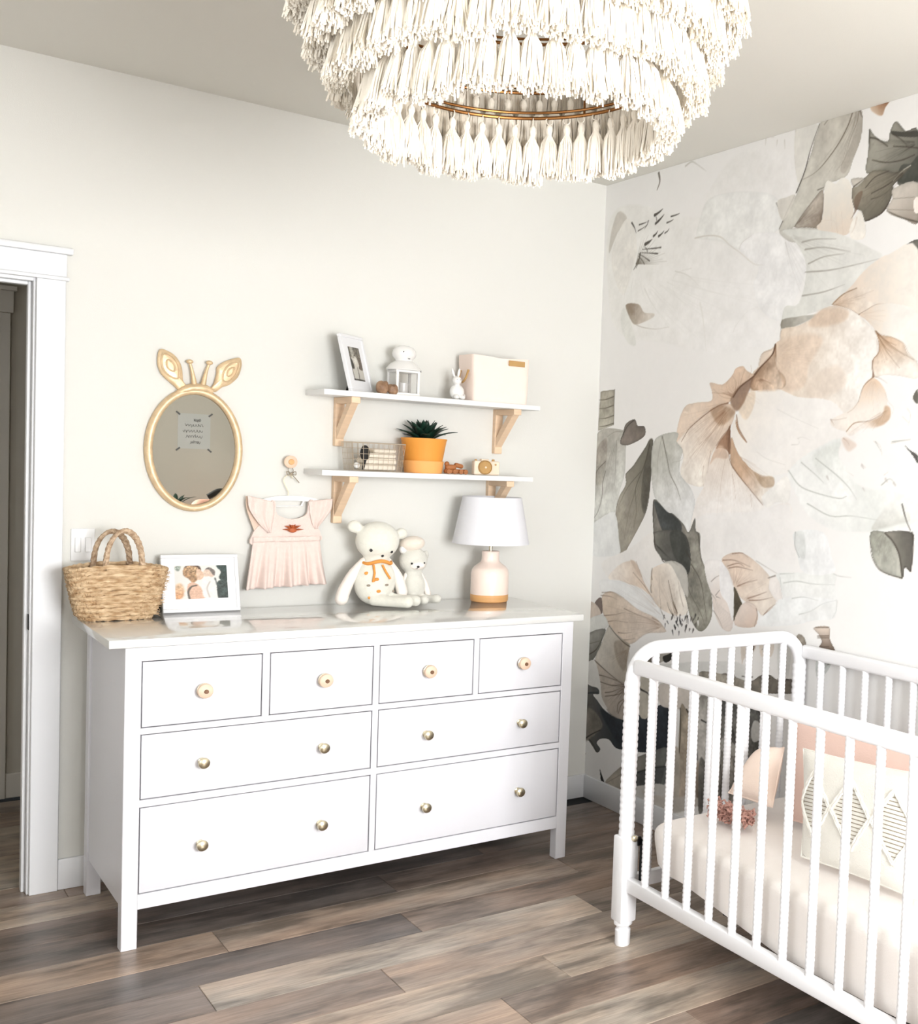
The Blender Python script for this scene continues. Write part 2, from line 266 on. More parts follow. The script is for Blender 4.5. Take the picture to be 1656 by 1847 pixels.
# traced wallpaper print: millimetres on the wall (distance from the corner, height)
MURAL_OPS=[
('F',[(34,2598),(33,2362),(135,2100),(484,2036),(799,1978),(1221,1987),(1238,2076),(1347,2127),(1354,2258),(1287,2354),(1169,2399),(1211,2468),(1274,2533),(1243,2663),(1076,2723),(903,2724),(754,2613),(707,2523),(462,2574),(195,2647)],(236,234,228),(240,238,236),(261,2602,1119,2100),16.4,0,0.02,1,1),
('F',[(708,2507),(757,2581),(938,2585),(1160,2535),(1212,2453),(1169,2399),(1037,2408),(954,2364),(848,2408),(698,2442)],(234,234,229),(239,239,236),(711,2457,1090,2516),9.8,0.05,0.05,1,1),
('F',[(966,2362),(1037,2408),(1169,2399),(1309,2351),(1354,2258),(1321,2174),(1238,2076),(1118,2115),(1063,2212),(1082,2287)],(240,239,238),None,None,6.3,0.02,0.05,1,1),
('S',[(678,2441),(766,2440),(847,2424),(908,2385),(980,2345),(1057,2298),(1112,2288)],5.5,2.2,(205,198,186),0.8),
('S',[(966,2362),(983,2387),(1037,2406)],3.2,2.1,(200,196,186),0.6),
('S',[(552,2322),(639,2297),(726,2243)],5.5,1.1,(206,203,194),0.7),
('S',[(731,2178),(756,2110),(784,1986)],8.8,2.2,(222,220,210),0.5),
('S',[(665,2323),(553,2310),(543,2243),(648,2168)],3.5,1.2,(214,211,203),0.5),
('S',[(950,2049),(973,2079),(1033,2122),(1093,2133)],4.2,1.1,(222,220,214),0.5),
('S',[(405,2744),(415,2708),(398,2677)],10.4,3.5,(96,86,72),0.8),
('S',[(594,2741),(636,2751),(678,2731),(735,2697)],7.8,2.2,(190,186,174),0.7),
('F',[(98,2625),(175,2588),(105,2535),(44,2452),(47,2524)],(190,182,168),None,None,9.0,0,0.05,0.7,1),
('F',[(159,2581),(216,2564),(253,2498),(258,2427),(231,2360),(173,2259),(84,2357),(68,2467)],(232,228,220),None,None,5.4,0,0.05,0.9,1),
('S',[(216,2564),(239,2539),(252,2516)],9.7,2.4,(60,54,46),0.85),
('S',[(273,2548),(309,2550),(335,2553)],8.1,2.3,(60,54,46),0.85),
('S',[(342,2556),(333,2540),(314,2525)],7.3,2.4,(60,54,46),0.85),
('S',[(387,2572),(421,2581),(445,2591)],15.0,2.3,(60,54,46),0.85),
('S',[(397,2536),(430,2551),(455,2566)],17.4,2.3,(60,54,46),0.85),
('S',[(385,2486),(404,2494),(414,2504)],10.9,2.4,(60,54,46),0.85),
('S',[(326,2459),(355,2466),(375,2474)],13.9,2.3,(60,54,46),0.85),
('S',[(423,2481),(446,2489),(459,2498)],10.4,2.3,(60,54,46),0.85),
('S',[(344,2426),(336,2438),(319,2451)],4.6,2.3,(60,54,46),0.85),
('S',[(289,2424),(281,2394),(262,2365)],9.3,2.3,(60,54,46),0.85),
('S',[(324,2376),(304,2396),(274,2417)],5.8,2.3,(60,54,46),0.85),
('S',[(362,2385),(323,2405),(274,2426)],5.8,2.3,(60,54,46),0.85),
('S',[(421,2409),(360,2418),(289,2428)],5.8,2.3,(60,54,46),0.85),
('S',[(442,2432),(378,2435),(304,2440)],6.0,2.4,(60,54,46),0.85),
('S',[(276,2399),(264,2379),(243,2360)],7.3,2.4,(60,54,46),0.85),
('S',[(479,2529),(506,2532),(523,2536)],6.9,2.3,(60,54,46),0.85),
('S',[(507,2551),(540,2552),(565,2555)],5.8,2.3,(60,54,46),0.85),
('S',[(467,2488),(486,2494),(496,2502)],5.8,2.3,(60,54,46),0.85),
('S',[(267,2523),(306,2531),(336,2540)],6.0,2.4,(60,54,46),0.85),
('S',[(404,2548),(400,2561),(387,2576)],6.0,2.4,(60,54,46),0.85),
('S',[(261,2383),(278,2433),(292,2473)],4.8,1.2,(120,112,98),0.5),
('S',[(261,2383),(286,2430),(316,2485)],4.8,1.2,(120,112,98),0.5),
('S',[(261,2383),(295,2428),(344,2494)],4.6,1.2,(120,112,98),0.5),
('S',[(261,2383),(302,2425),(336,2459)],4.8,1.2,(120,112,98),0.5),
('S',[(261,2383),(310,2422),(366,2466)],4.8,1.2,(120,112,98),0.5),
('S',[(261,2383),(317,2418),(399,2469)],4.8,1.2,(120,112,98),0.5),
('S',[(261,2383),(323,2414),(375,2440)],4.6,1.2,(120,112,98),0.5),
('S',[(261,2383),(329,2410),(408,2441)],4.8,1.2,(120,112,98),0.5),
('S',[(261,2383),(335,2406),(443,2439)],4.8,1.2,(120,112,98),0.5),
('S',[(261,2383),(340,2401),(404,2416)],4.6,1.2,(120,112,98),0.5),
('S',[(261,2383),(344,2397),(439,2412)],4.8,1.2,(120,112,98),0.5),
('S',[(261,2383),(348,2392),(474,2405)],4.8,1.2,(120,112,98),0.5),
('S',[(261,2383),(351,2387),(424,2391)],4.6,1.2,(120,112,98),0.5),
('S',[(261,2383),(353,2383),(457,2382)],4.6,1.2,(120,112,98),0.5),
('S',[(261,2383),(354,2378),(490,2370)],4.8,1.2,(120,112,98),0.5),
('S',[(261,2383),(355,2373),(431,2365)],4.8,1.2,(120,112,98),0.5),
('F',[(193,2213),(289,2209),(338,2170),(408,2161),(402,2144),(295,2125),(246,2138)],(150,132,112),(215,205,192),(227,2183,387,2136),5.4,0,0.05,1,1),
('F',[(155,2171),(194,2195),(284,2047),(237,2041),(176,2098)],(222,222,214),None,None,8.9,0,0.05,0.8,1),
('S',[(193,2208),(232,2156),(295,2117),(420,2095),(524,2097)],6.0,1.2,(170,160,145),0.6),
('S',[(1097,2757),(1097,2731)],5.0,2.0,(196,190,178),0.7),
('S',[(1127,2758),(1145,2752)],5.3,2.1,(196,190,178),0.7),
('S',[(1163,2737),(1161,2717)],5.0,2.0,(196,190,178),0.7),
('S',[(1204,2730),(1208,2699)],5.0,2.0,(196,190,178),0.7),
('S',[(1264,2755),(1265,2659),(1279,2591)],5.0,2.0,(196,190,178),0.7),
('F',[(1389,2751),(1452,2764),(1528,2765),(1586,2766),(1605,2733),(1601,2660),(1568,2595),(1543,2548),(1487,2537),(1439,2532),(1421,2508),(1325,2448),(1281,2406),(1218,2400),(1196,2407),(1235,2461),(1288,2528),(1315,2586),(1351,2654)],(196,190,176),(206,203,190),(1549,2742,1272,2455),1.3,0.12,0.07,1,1),
('F',[(1559,2767),(1587,2764),(1603,2731),(1601,2660),(1559,2591),(1529,2557),(1508,2580),(1555,2656),(1578,2716)],(172,162,148),None,None,5.0,0,0.05,0.6,1),
('F',[(1267,2754),(1385,2748),(1336,2650),(1296,2561),(1271,2627)],(224,221,211),None,None,2.6,0,0.05,0.8,1),
('S',[(1389,2751),(1350,2674),(1324,2601),(1283,2529)],3.1,5.3,(70,62,52),0.9),
('S',[(1273,2517),(1240,2474),(1196,2410)],6.6,2.8,(70,62,52),0.9),
('S',[(1173,2508),(1198,2466),(1221,2431)],3.8,1.4,(70,62,52),0.7),
('S',[(1559,2767),(1532,2712),(1484,2656),(1414,2602),(1366,2580),(1316,2570)],5.8,1.3,(96,82,66),0.8),
('S',[(1587,2764),(1578,2719),(1545,2658),(1525,2603),(1485,2571)],4.0,0.9,(120,106,90),0.7),
('S',[(1571,2756),(1561,2700),(1536,2660),(1512,2586)],2.7,0.9,(120,106,90),0.6),
('S',[(1415,2744),(1447,2764),(1500,2763),(1547,2766)],3.6,1.3,(120,112,96),0.7),
('S',[(1586,2766),(1597,2741),(1605,2730)],4.5,1.8,(70,62,52),0.8),
('F',[(1178,2510),(1231,2520),(1279,2516),(1216,2436)],(214,209,197),None,None,3.7,0,0.05,0.9,1),
('F',[(1281,2406),(1325,2448),(1377,2491),(1425,2514),(1427,2417),(1410,2386),(1344,2396)],(150,134,118),(190,180,166),(1428,2400,1331,2498),2.1,0.2,0.12,1,1),
('S',[(1395,2520),(1430,2525),(1444,2534)],3.3,1.4,(70,62,52),0.8),
('S',[(1281,2406),(1334,2457),(1402,2501)],3.3,1.4,(110,96,82),0.7),
('F',[(1197,2400),(1276,2402),(1400,2385),(1462,2342),(1383,2342),(1316,2347),(1253,2358)],(206,203,193),None,None,2.1,0.1,0.05,1,1),
('F',[(1430,2520),(1448,2544),(1488,2527),(1515,2543),(1554,2526),(1574,2478),(1583,2412),(1567,2349),(1481,2347),(1400,2387),(1427,2417)],(236,232,222),(226,209,190),(1498,2522,1509,2356),2.0,0,0.03,1,1),
('S',[(1410,2386),(1428,2407),(1487,2399),(1509,2356)],1.9,0.9,(200,178,156),0.5),
('S',[(1470,2434),(1475,2394),(1485,2353)],1.8,0.9,(196,170,146),0.5),
('S',[(1494,2431),(1500,2390),(1510,2350)],1.8,0.9,(196,170,146),0.5),
('S',[(1523,2427),(1529,2387),(1538,2346)],1.8,0.9,(196,170,146),0.5),
('F',[(1642,2767),(1680,2772),(1737,2769),(1711,2742),(1694,2719),(1649,2741)],(214,186,158),(150,104,70),(1664,2731,1709,2769),5.7,0,0.05,1,1),
('S',[(1648,2767),(1683,2769),(1718,2768)],3.8,2.1,(110,72,48),0.8),
('S',[(1731,2772),(1761,2771),(1779,2764)],3.8,1.7,(150,138,124),0.7),
('F',[(1640,2682),(1659,2665),(1683,2645),(1728,2627),(1739,2662),(1763,2686),(1808,2646),(1863,2635),(1875,2468),(1790,2473),(1776,2500),(1721,2534),(1636,2539),(1640,2615)],(160,156,142),(100,98,88),(1671,2622,1856,2496),1.3,0.25,0.14,1,1),
('F',[(1795,2537),(1837,2536),(1869,2555),(1874,2475),(1824,2473),(1776,2490)],(74,76,68),None,None,5.0,0,0.2,0.85,1),
('F',[(1743,2658),(1800,2644),(1863,2635),(1864,2617),(1788,2631),(1749,2645)],(60,58,52),None,None,2.5,0,0.05,0.8,1),
('S',[(1646,2655),(1683,2642),(1729,2611)],4.5,2.7,(70,62,52),0.9),
('S',[(1756,2606),(1816,2593),(1867,2580)],2.5,3.4,(70,62,52),0.9),
('S',[(1661,2578),(1724,2559),(1793,2554),(1852,2561)],2.5,3.8,(70,62,52),0.9),
('S',[(1748,2648),(1789,2622),(1816,2598)],4.5,1.8,(70,62,52),0.8),
('S',[(1640,2682),(1646,2614)],5.3,1.8,(70,62,52),0.8),
('F',[(1570,2498),(1628,2524),(1663,2541),(1721,2534),(1774,2519),(1837,2530),(1805,2504),(1764,2477),(1758,2440),(1731,2400),(1687,2384),(1638,2378),(1613,2417),(1584,2431)],(150,142,124),(110,104,90),(1611,2504,1731,2397),1.2,0.25,0.14,1,1),
('F',[(1563,2531),(1628,2522),(1584,2499)],(206,198,184),None,None,2.0,0.2,0.05,1,1),
('S',[(1635,2491),(1678,2519),(1739,2528)],3.1,3.1,(70,62,52),0.85),
('S',[(1664,2467),(1738,2484),(1805,2511)],2.7,3.6,(70,62,52),0.85),
('S',[(1665,2448),(1705,2451),(1748,2464)],3.0,1.3,(70,62,52),0.7),
('S',[(1837,2530),(1800,2518),(1763,2493)],3.8,2.1,(190,186,170),0.9),
('S',[(1643,2378),(1709,2391),(1754,2435),(1765,2474)],4.2,2.5,(70,62,52),0.8),
('S',[(1577,2503),(1628,2522)],3.6,1.8,(70,62,52),0.8),
('F',[(1570,2394),(1599,2422),(1622,2480),(1586,2466),(1585,2418)],(120,96,78),None,None,3.3,0,0.05,0.7,1),
('F',[(1600,2409),(1622,2413),(1644,2355),(1638,2320),(1577,2328),(1570,2371)],(238,232,222),None,None,2.6,0,0.05,1,1),
('S',[(1600,2396),(1593,2368),(1578,2347)],2.7,0.9,(180,150,126),0.7),
('S',[(1644,2365),(1646,2339),(1633,2321)],2.2,0.9,(190,180,166),0.7),
('F',[(1765,2467),(1875,2468),(1883,2342),(1819,2360),(1740,2396),(1763,2436)],(204,194,180),(160,148,134),(1792,2444,1841,2351),1.3,0.15,0.08,1,1),
('S',[(1767,2434),(1861,2425)],2.1,1.3,(70,62,52),0.7),
('S',[(1740,2398),(1806,2368),(1883,2342)],2.1,5.1,(70,62,52),0.8),
('S',[(1744,2402),(1864,2383)],1.7,1.3,(70,62,52),0.6),
('F',[(1858,2413),(1878,2422),(1881,2373),(1864,2378)],(242,230,220),None,None,1.9,0,0.05,1,1),
('F',[(1825,2272),(1887,2286),(1891,2228),(1851,2214),(1826,2210),(1827,2226),(1853,2241),(1848,2257)],(120,118,108),(62,64,60),(1863,2280,1838,2215),1.2,0.3,0.15,1,1),
('F',[(1876,2196),(1890,2201),(1893,2162),(1882,2176)],(50,48,44),None,None,2.7,0,0.05,1,1),
('F',[(1215,2400),(1317,2394),(1501,2356),(1686,2278),(1726,2246),(1634,2187),(1498,2108),(1328,2077),(1240,2042),(1246,2121),(1324,2129),(1354,2258),(1287,2354)],(216,217,209),(228,227,221),(1273,2385,1648,2269),4.2,0,0.04,1,1),
('F',[(1238,2076),(1328,2081),(1426,2081),(1341,2054),(1240,2042)],(150,145,132),(196,192,180),(1251,2053,1404,2079),4.5,0,0.05,1,1),
('S',[(1326,2346),(1396,2348),(1502,2336)],5.8,1.9,(140,132,120),0.7),
('S',[(1364,2265),(1444,2281),(1547,2280)],5.7,1.9,(140,132,120),0.7),
('S',[(1350,2237),(1479,2231),(1601,2236),(1717,2244)],5.7,1.9,(140,132,120),0.7),
('S',[(1339,2154),(1452,2158),(1555,2174)],5.7,1.9,(140,132,120),0.7),
('S',[(1344,2318),(1441,2314),(1577,2284)],6.0,2.0,(140,132,120),0.7),
('F',[(1498,2108),(1586,2164),(1670,2225),(1763,2255),(1887,2254),(1910,1910),(1860,1919),(1819,1975),(1714,2008),(1642,2068),(1570,2095)],(240,232,220),(229,206,184),(1842,2180,1559,2110),5.4,0,0.04,1,1),
('F',[(1498,2110),(1551,2141),(1610,2156),(1688,2149),(1642,2116),(1725,2092),(1636,2064),(1585,2089)],(224,196,168),(236,222,206),(1528,2115,1675,2130),2.8,0,0.08,1,1),
('S',[(1615,2156),(1551,2141),(1498,2110)],3.8,4.3,(130,96,66),0.85),
('S',[(1498,2110),(1534,2104),(1595,2083),(1636,2064)],3.3,1.9,(140,105,78),0.8),
('S',[(1631,2065),(1674,2080),(1720,2094),(1786,2087)],3.8,0.9,(140,105,78),0.8),
('S',[(1603,2122),(1651,2132),(1698,2141)],1.9,0.9,(140,105,78),0.4),
('S',[(1553,2116),(1607,2125),(1661,2128)],1.9,0.9,(140,105,78),0.4),
('F',[(1636,2064),(1674,2079),(1720,2092),(1795,2089),(1901,2048),(1911,1904),(1860,1936),(1840,1963),(1770,1984),(1727,1997),(1697,2023),(1661,2049)],(240,235,226),(226,202,178),(1798,2039,1646,2067),2.7,0,0.03,1,1),
('F',[(1707,2012),(1727,1994),(1793,1979),(1845,1955),(1865,1922),(1898,1901),(1911,1894),(1915,1842),(1834,1851),(1765,1857),(1718,1848),(1702,1883),(1709,1913),(1732,1929),(1734,1963)],(215,180,146),(241,232,220),(1758,1955,1788,1859),2.0,0.08,0.07,1,1),
('S',[(1717,2004),(1751,1960),(1797,1926)],2.7,1.3,(130,92,60),0.8),
('S',[(1717,2004),(1769,1936),(1832,1878)],2.8,1.4,(130,92,60),0.8),
('S',[(1717,2004),(1779,1955),(1852,1917)],2.7,1.3,(130,92,60),0.8),
('S',[(1717,2004),(1759,1973),(1813,1952)],2.7,1.4,(130,92,60),0.8),
('S',[(1717,2004),(1800,1947),(1893,1901)],2.7,1.4,(130,92,60),0.8),
('S',[(1722,1997),(1803,1976),(1850,1953),(1870,1922),(1898,1901)],1.8,1.3,(140,105,78),0.6),
('S',[(1709,1913),(1732,1929),(1735,1956),(1712,2008)],5.4,2.2,(150,108,74),0.6),
('S',[(1709,1913),(1706,1883),(1715,1855)],7.2,9.9,(130,90,62),0.75),
('S',[(1718,1855),(1752,1844),(1781,1829)],2.8,0.9,(140,105,78),0.5),
('F',[(1238,2042),(1321,2048),(1401,2071),(1452,2100),(1519,2105),(1585,2087),(1636,2061),(1682,2030),(1717,1997),(1735,1956),(1727,1929),(1705,1903),(1708,1855),(1672,1822),(1651,1771),(1604,1737),(1530,1716),(1373,1695),(1174,1707),(1084,1730),(1074,1869),(1107,1906),(1187,1948),(1207,1992),(1229,2005)],(228,205,180),(243,238,231),(1216,1950,1694,1859),2.1,0.04,0.06,1,1),
('F',[(1426,2091),(1519,2100),(1581,2079),(1558,2046),(1456,2035),(1381,2047)],(220,186,154),None,None,15.4,0,0.08,0.6,1),
('F',[(1213,1984),(1351,2017),(1459,1992),(1391,1902),(1374,1830),(1253,1818),(1225,1894)],(224,194,166),None,None,22.2,0,0.08,0.6,1),
('F',[(1395,1851),(1467,1885),(1543,1896),(1586,1852),(1554,1808),(1442,1785),(1387,1808)],(228,208,188),None,None,22.1,0,0.05,0.6,1),
('F',[(1187,1948),(1207,1984),(1213,1909),(1261,1870),(1269,1833),(1196,1816),(1137,1821),(1077,1826),(1074,1869),(1119,1905)],(176,138,106),(206,172,140),(1111,1860,1251,1856),8.8,0.15,0.14,1,1),
('F',[(1119,1905),(1128,1958),(1185,1974),(1207,1990),(1187,1948)],(236,214,192),None,None,2.2,0.15,0.05,1,1),
('S',[(1074,1869),(1119,1905),(1187,1948),(1204,1988)],4.2,6.3,(90,60,42),0.9),
('S',[(1205,1984),(1210,1947),(1212,1906)],6.8,1.6,(130,88,58),0.8),
('S',[(1235,2076),(1232,2042),(1226,2006)],3.5,2.0,(120,104,84),0.7),
('S',[(1138,1897),(1143,1867),(1140,1829)],2.6,1.0,(140,100,72),0.5),
('S',[(1161,1896),(1167,1866),(1164,1828)],2.5,1.0,(140,100,72),0.5),
('S',[(1185,1895),(1190,1865),(1187,1827)],2.6,1.0,(140,100,72),0.5),
('S',[(1208,1894),(1213,1864),(1210,1827)],2.6,1.0,(140,100,72),0.5),
('S',[(1231,1894),(1236,1864),(1233,1826)],2.5,1.0,(140,100,72),0.5),
('F',[(1013,1807),(1109,1821),(1226,1825),(1340,1793),(1517,1775),(1608,1704),(1660,1656),(1530,1584),(1412,1545),(1292,1516),(1178,1505),(1105,1525),(1042,1563),(995,1608),(967,1651),(976,1706),(1005,1737)],(242,238,233),(240,232,222),(1238,1653,1051,1787),3.7,0,0.02,1,1),
('F',[(1018,1733),(1003,1761),(1049,1807),(1097,1817),(1095,1760),(1056,1714)],(228,205,178),None,None,10.9,0,0.1,0.8,1),
('S',[(995,1612),(1041,1570),(1099,1525),(1166,1504),(1219,1502)],3.7,3.7,(250,244,234),0.9),
('S',[(993,1730),(1009,1683),(1036,1652),(1062,1627)],6.6,3.8,(140,100,70),0.85),
('F',[(991,1714),(1016,1667),(1062,1625),(1023,1652),(996,1683)],(176,134,98),None,None,2.3,0,0.05,1,1),
('S',[(1231,1750),(1318,1720),(1456,1679)],2.5,1.0,(196,192,184),0.7),
('S',[(1350,1643),(1377,1648),(1416,1638)],2.5,1.0,(196,192,184),0.7),
('S',[(1303,1527),(1333,1502),(1384,1471),(1456,1451),(1534,1449)],2.5,1.0,(196,192,184),0.7),
('S',[(1125,1591),(1186,1566),(1290,1546)],2.5,1.0,(196,192,184),0.7),
('S',[(1319,1620),(1357,1623),(1356,1643)],2.5,1.0,(196,192,184),0.7),
('F',[(1594,1737),(1651,1771),(1672,1822),(1718,1848),(1773,1806),(1786,1752),(1760,1725),(1680,1705),(1632,1695),(1599,1670),(1532,1684),(1520,1709)],(241,231,219),(226,196,166),(1701,1746,1686,1835),2.8,0,0.04,1,1),
('S',[(1716,1852),(1672,1822),(1651,1771)],3.3,1.9,(140,105,78),0.8),
('S',[(1651,1771),(1628,1747),(1600,1733)],2.2,1.3,(140,105,78),0.6),
('S',[(1515,1711),(1546,1709),(1596,1716)],2.8,0.9,(140,105,78),0.6),
('S',[(1520,1709),(1537,1691)],4.3,1.4,(140,105,78),0.6),
('F',[(1599,1667),(1637,1698),(1709,1705),(1764,1728),(1776,1755),(1800,1745),(1798,1708),(1748,1684),(1672,1677),(1625,1653)],(206,164,124),(240,228,216),(1718,1715,1701,1681),9.8,0,0.1,0.8,1),
('S',[(1599,1669),(1637,1698),(1704,1705),(1755,1723),(1778,1738)],3.3,1.9,(150,108,72),0.8),
('F',[(1576,1642),(1600,1649),(1652,1625),(1619,1601),(1593,1614)],(222,192,170),None,None,12.6,0,0.05,0.6,1),
('S',[(1586,1646),(1606,1635),(1617,1622)],3.3,0.9,(150,112,86),0.7),
('S',[(1733,1637),(1762,1623),(1774,1590)],2.4,0.9,(190,172,158),0.7),
('S',[(1813,1631),(1849,1638),(1898,1645)],2.2,0.9,(190,172,158),0.7),
('S',[(1877,1744),(1892,1724),(1885,1691)],2.2,0.9,(190,172,158),0.7),
('S',[(1774,1796),(1789,1769),(1814,1748),(1811,1728)],2.2,0.9,(190,172,158),0.7),
('S',[(1566,1564),(1583,1544)],2.4,0.9,(190,172,158),0.7),
('S',[(1857,1718),(1885,1698)],2.2,0.9,(190,172,158),0.7),
('S',[(1556,1642),(1564,1600),(1565,1579),(1588,1544),(1644,1518)],2.4,0.9,(190,172,158),0.7),
('S',[(1680,1560),(1701,1547)],2.4,0.9,(190,172,158),0.7),
('S',[(1788,1526),(1805,1536)],2.3,0.9,(190,172,158),0.7),
('F',[(1872,1625),(1900,1609),(1932,1593),(1934,1567),(1910,1592)],(90,88,84),None,None,1.3,0,0.05,1,1),
('F',[(1897,1778),(1917,1806),(1921,1760)],(110,106,96),None,None,2.0,0,0.05,1,1),
('F',[(1310,1526),(1437,1603),(1570,1648),(1565,1584),(1600,1521),(1702,1482),(1817,1473),(1942,1452),(1946,1386),(1835,1345),(1712,1329),(1562,1326),(1432,1368),(1349,1453)],(238,239,236),(231,234,229),(1390,1492,1594,1606),11.3,0,0.04,1,1),
('F',[(1438,1589),(1571,1634),(1565,1584),(1641,1508),(1665,1439),(1575,1434),(1476,1502)],(224,228,221),(236,237,234),(1543,1605,1552,1462),17.0,0,0.06,0.8,1),
('S',[(1450,1574),(1559,1519),(1623,1479),(1665,1439)],3.8,1.9,(150,154,144),0.7),
('S',[(1310,1526),(1369,1476),(1448,1454),(1575,1438),(1615,1447)],4.0,2.0,(150,154,144),0.7),
('S',[(1418,1412),(1538,1375),(1640,1381),(1767,1375)],3.8,1.9,(150,154,144),0.7),
('S',[(1375,1558),(1454,1516),(1498,1489)],4.0,2.0,(150,154,144),0.7),
('S',[(1740,1636),(1770,1602)],3.8,1.9,(150,154,144),0.7),
('S',[(1815,1636),(1897,1644)],3.6,1.8,(150,154,144),0.7),
('S',[(1778,1492),(1814,1514),(1843,1495)],3.6,1.8,(150,154,144),0.7),
('S',[(1875,1435),(1896,1383),(1937,1319)],3.6,1.8,(150,154,144),0.7),
('S',[(1682,1555),(1691,1545)],8.6,3.8,(186,178,170),0.6),
('S',[(1795,1513),(1803,1504)],8.6,3.8,(186,178,170),0.6),
('S',[(1833,1501),(1841,1492)],8.6,3.8,(186,178,170),0.6),
('S',[(1513,1511),(1522,1501)],9.1,4.0,(186,178,170),0.6),
('S',[(1692,1478),(1701,1469)],8.6,3.8,(186,178,170),0.6),
('F',[(1738,1332),(1804,1337),(1844,1308),(1873,1271),(1894,1195),(1867,1194),(1819,1199),(1773,1223),(1748,1265)],(170,170,155),(188,188,174),(1763,1294,1850,1222),1.6,0.25,0.14,1,1),
('F',[(1804,1337),(1925,1345),(1931,1296),(1929,1218),(1902,1231),(1894,1195),(1873,1264),(1838,1308)],(140,136,124),(104,100,92),(1832,1315,1917,1321),1.6,0.2,0.14,1,1),
('S',[(1804,1335),(1844,1308),(1873,1267),(1891,1195)],3.7,4.7,(70,62,52),0.85),
('S',[(1737,1308),(1749,1253),(1785,1212),(1841,1198),(1891,1193)],2.6,3.7,(70,62,52),0.8),
('S',[(1925,1345),(1933,1300),(1929,1218)],5.2,2.6,(70,62,52),0.8),
('S',[(1899,1231),(1931,1218)],2.5,2.0,(70,62,52),0.7),
('F',[(1784,1403),(1820,1433),(1884,1429),(1914,1384),(1861,1367),(1741,1338)],(196,196,186),(228,228,222),(1844,1352,1839,1420),11.3,0,0.05,0.8,1),
('S',[(1875,1432),(1896,1383),(1917,1351)],5.4,2.7,(70,62,52),0.8),
('F',[(643,1624),(607,1624),(616,1695),(654,1765),(722,1781),(829,1787),(833,1823),(817,1860),(896,1849),(957,1883),(975,1906),(1017,1916),(1043,1899),(1081,1883),(1093,1875),(1010,1838),(969,1800),(939,1777),(876,1766),(799,1739),(701,1683)],(233,208,184),(223,190,160),(732,1740,950,1809),3.2,0.08,0.07,1,1),
('F',[(637,1608),(608,1618),(701,1683),(799,1739),(876,1766),(952,1773),(986,1745),(959,1683),(886,1619),(844,1570),(829,1505),(806,1448),(682,1460),(644,1504),(661,1558)],(230,205,182),(242,234,222),(853,1723,701,1485),3.2,0.05,0.07,1,1),
('F',[(831,1751),(902,1770),(986,1745),(944,1706),(894,1691),(854,1715)],(176,138,104),None,None,14.6,0,0.15,0.7,1),
('F',[(958,1691),(947,1667),(886,1627),(871,1607),(833,1534),(806,1448),(757,1380),(765,1263),(1146,1290),(1331,1358),(1311,1412),(1198,1382),(1174,1398),(1105,1441),(1009,1507),(968,1553),(957,1620)],(238,222,206),(241,236,231),(941,1572,955,1375),3.9,0,0.04,1,1),
('F',[(958,1687),(935,1663),(892,1627),(875,1599),(900,1603),(939,1596),(966,1581)],(150,108,80),(178,136,106),(947,1671,900,1607),3.1,0,0.12,1,1),
('F',[(875,1599),(913,1611),(953,1580),(942,1560),(877,1563),(839,1538)],(214,176,146),None,None,9.3,0,0.1,0.7,1),
('F',[(968,1644),(995,1608),(1029,1570),(1099,1525),(1166,1504),(1231,1499),(1228,1465),(1196,1411),(1204,1388),(1174,1398),(1105,1441),(1009,1507),(968,1553)],(214,174,138),(243,237,228),(1045,1516,1184,1425),2.3,0.1,0.09,1,1),
('F',[(1112,1514),(1161,1500),(1225,1499),(1228,1465),(1163,1462)],(176,140,100),None,None,7.8,0,0.15,0.6,1),
('F',[(1166,1424),(1228,1465),(1293,1505),(1324,1469),(1316,1413),(1249,1406),(1198,1384)],(243,240,234),None,None,4.4,0.02,0.05,1,1),
('S',[(939,1777),(876,1766),(799,1735),(701,1683),(669,1654),(643,1624)],4.9,2.2,(120,80,54),0.85),
('S',[(958,1691),(954,1620),(964,1557),(1008,1511),(1105,1441),(1174,1394)],4.7,2.6,(110,72,48),0.9),
('S',[(959,1683),(910,1647),(874,1611)],3.7,3.1,(120,80,54),0.7),
('F',[(1093,1875),(1034,1853),(998,1839),(963,1808),(952,1777),(992,1745),(1028,1768),(1061,1818),(1095,1852)],(150,114,88),(140,104,80),(989,1784,1082,1863),12.4,0,0.15,0.85,1),
('F',[(1121,1908),(1188,1950),(1207,1923),(1240,1870),(1254,1828),(1168,1819),(1078,1833),(1093,1871)],(184,146,114),(224,198,172),(1105,1882,1242,1840),16.3,0,0.16,1,1),
('S',[(1203,1987),(1188,1950),(1127,1908),(1087,1875),(1010,1838),(969,1800)],4.7,8.4,(100,68,48),0.85),
('S',[(963,1801),(911,1813),(833,1819)],3.8,1.1,(140,100,70),0.6),
('S',[(969,1808),(937,1817),(898,1818)],2.6,1.0,(140,100,70),0.6),
('S',[(957,1793),(899,1802),(839,1835)],2.2,1.1,(140,100,70),0.6),
('S',[(980,1831),(984,1855),(957,1883)],2.6,1.0,(140,100,70),0.6),
('S',[(1010,1846),(1020,1877),(1034,1904)],2.6,1.0,(140,100,70),0.6),
('S',[(957,1797),(922,1841),(933,1864)],2.2,1.1,(140,100,70),0.6),
('S',[(1057,1872),(1073,1898),(1066,1918)],2.1,1.0,(140,100,70),0.6),
('S',[(1105,1882),(1109,1905),(1121,1950),(1152,1963),(1187,1969)],2.1,1.0,(140,100,70),0.6),
('S',[(940,1773),(851,1755)],2.1,1.0,(140,100,70),0.6),
('S',[(928,1762),(904,1738),(860,1715)],2.6,1.0,(140,100,70),0.6),
('S',[(954,1754),(929,1738),(907,1699)],2.6,1.0,(140,100,70),0.6),
('S',[(930,1730),(857,1667),(761,1613)],1.6,1.1,(140,100,70),0.6),
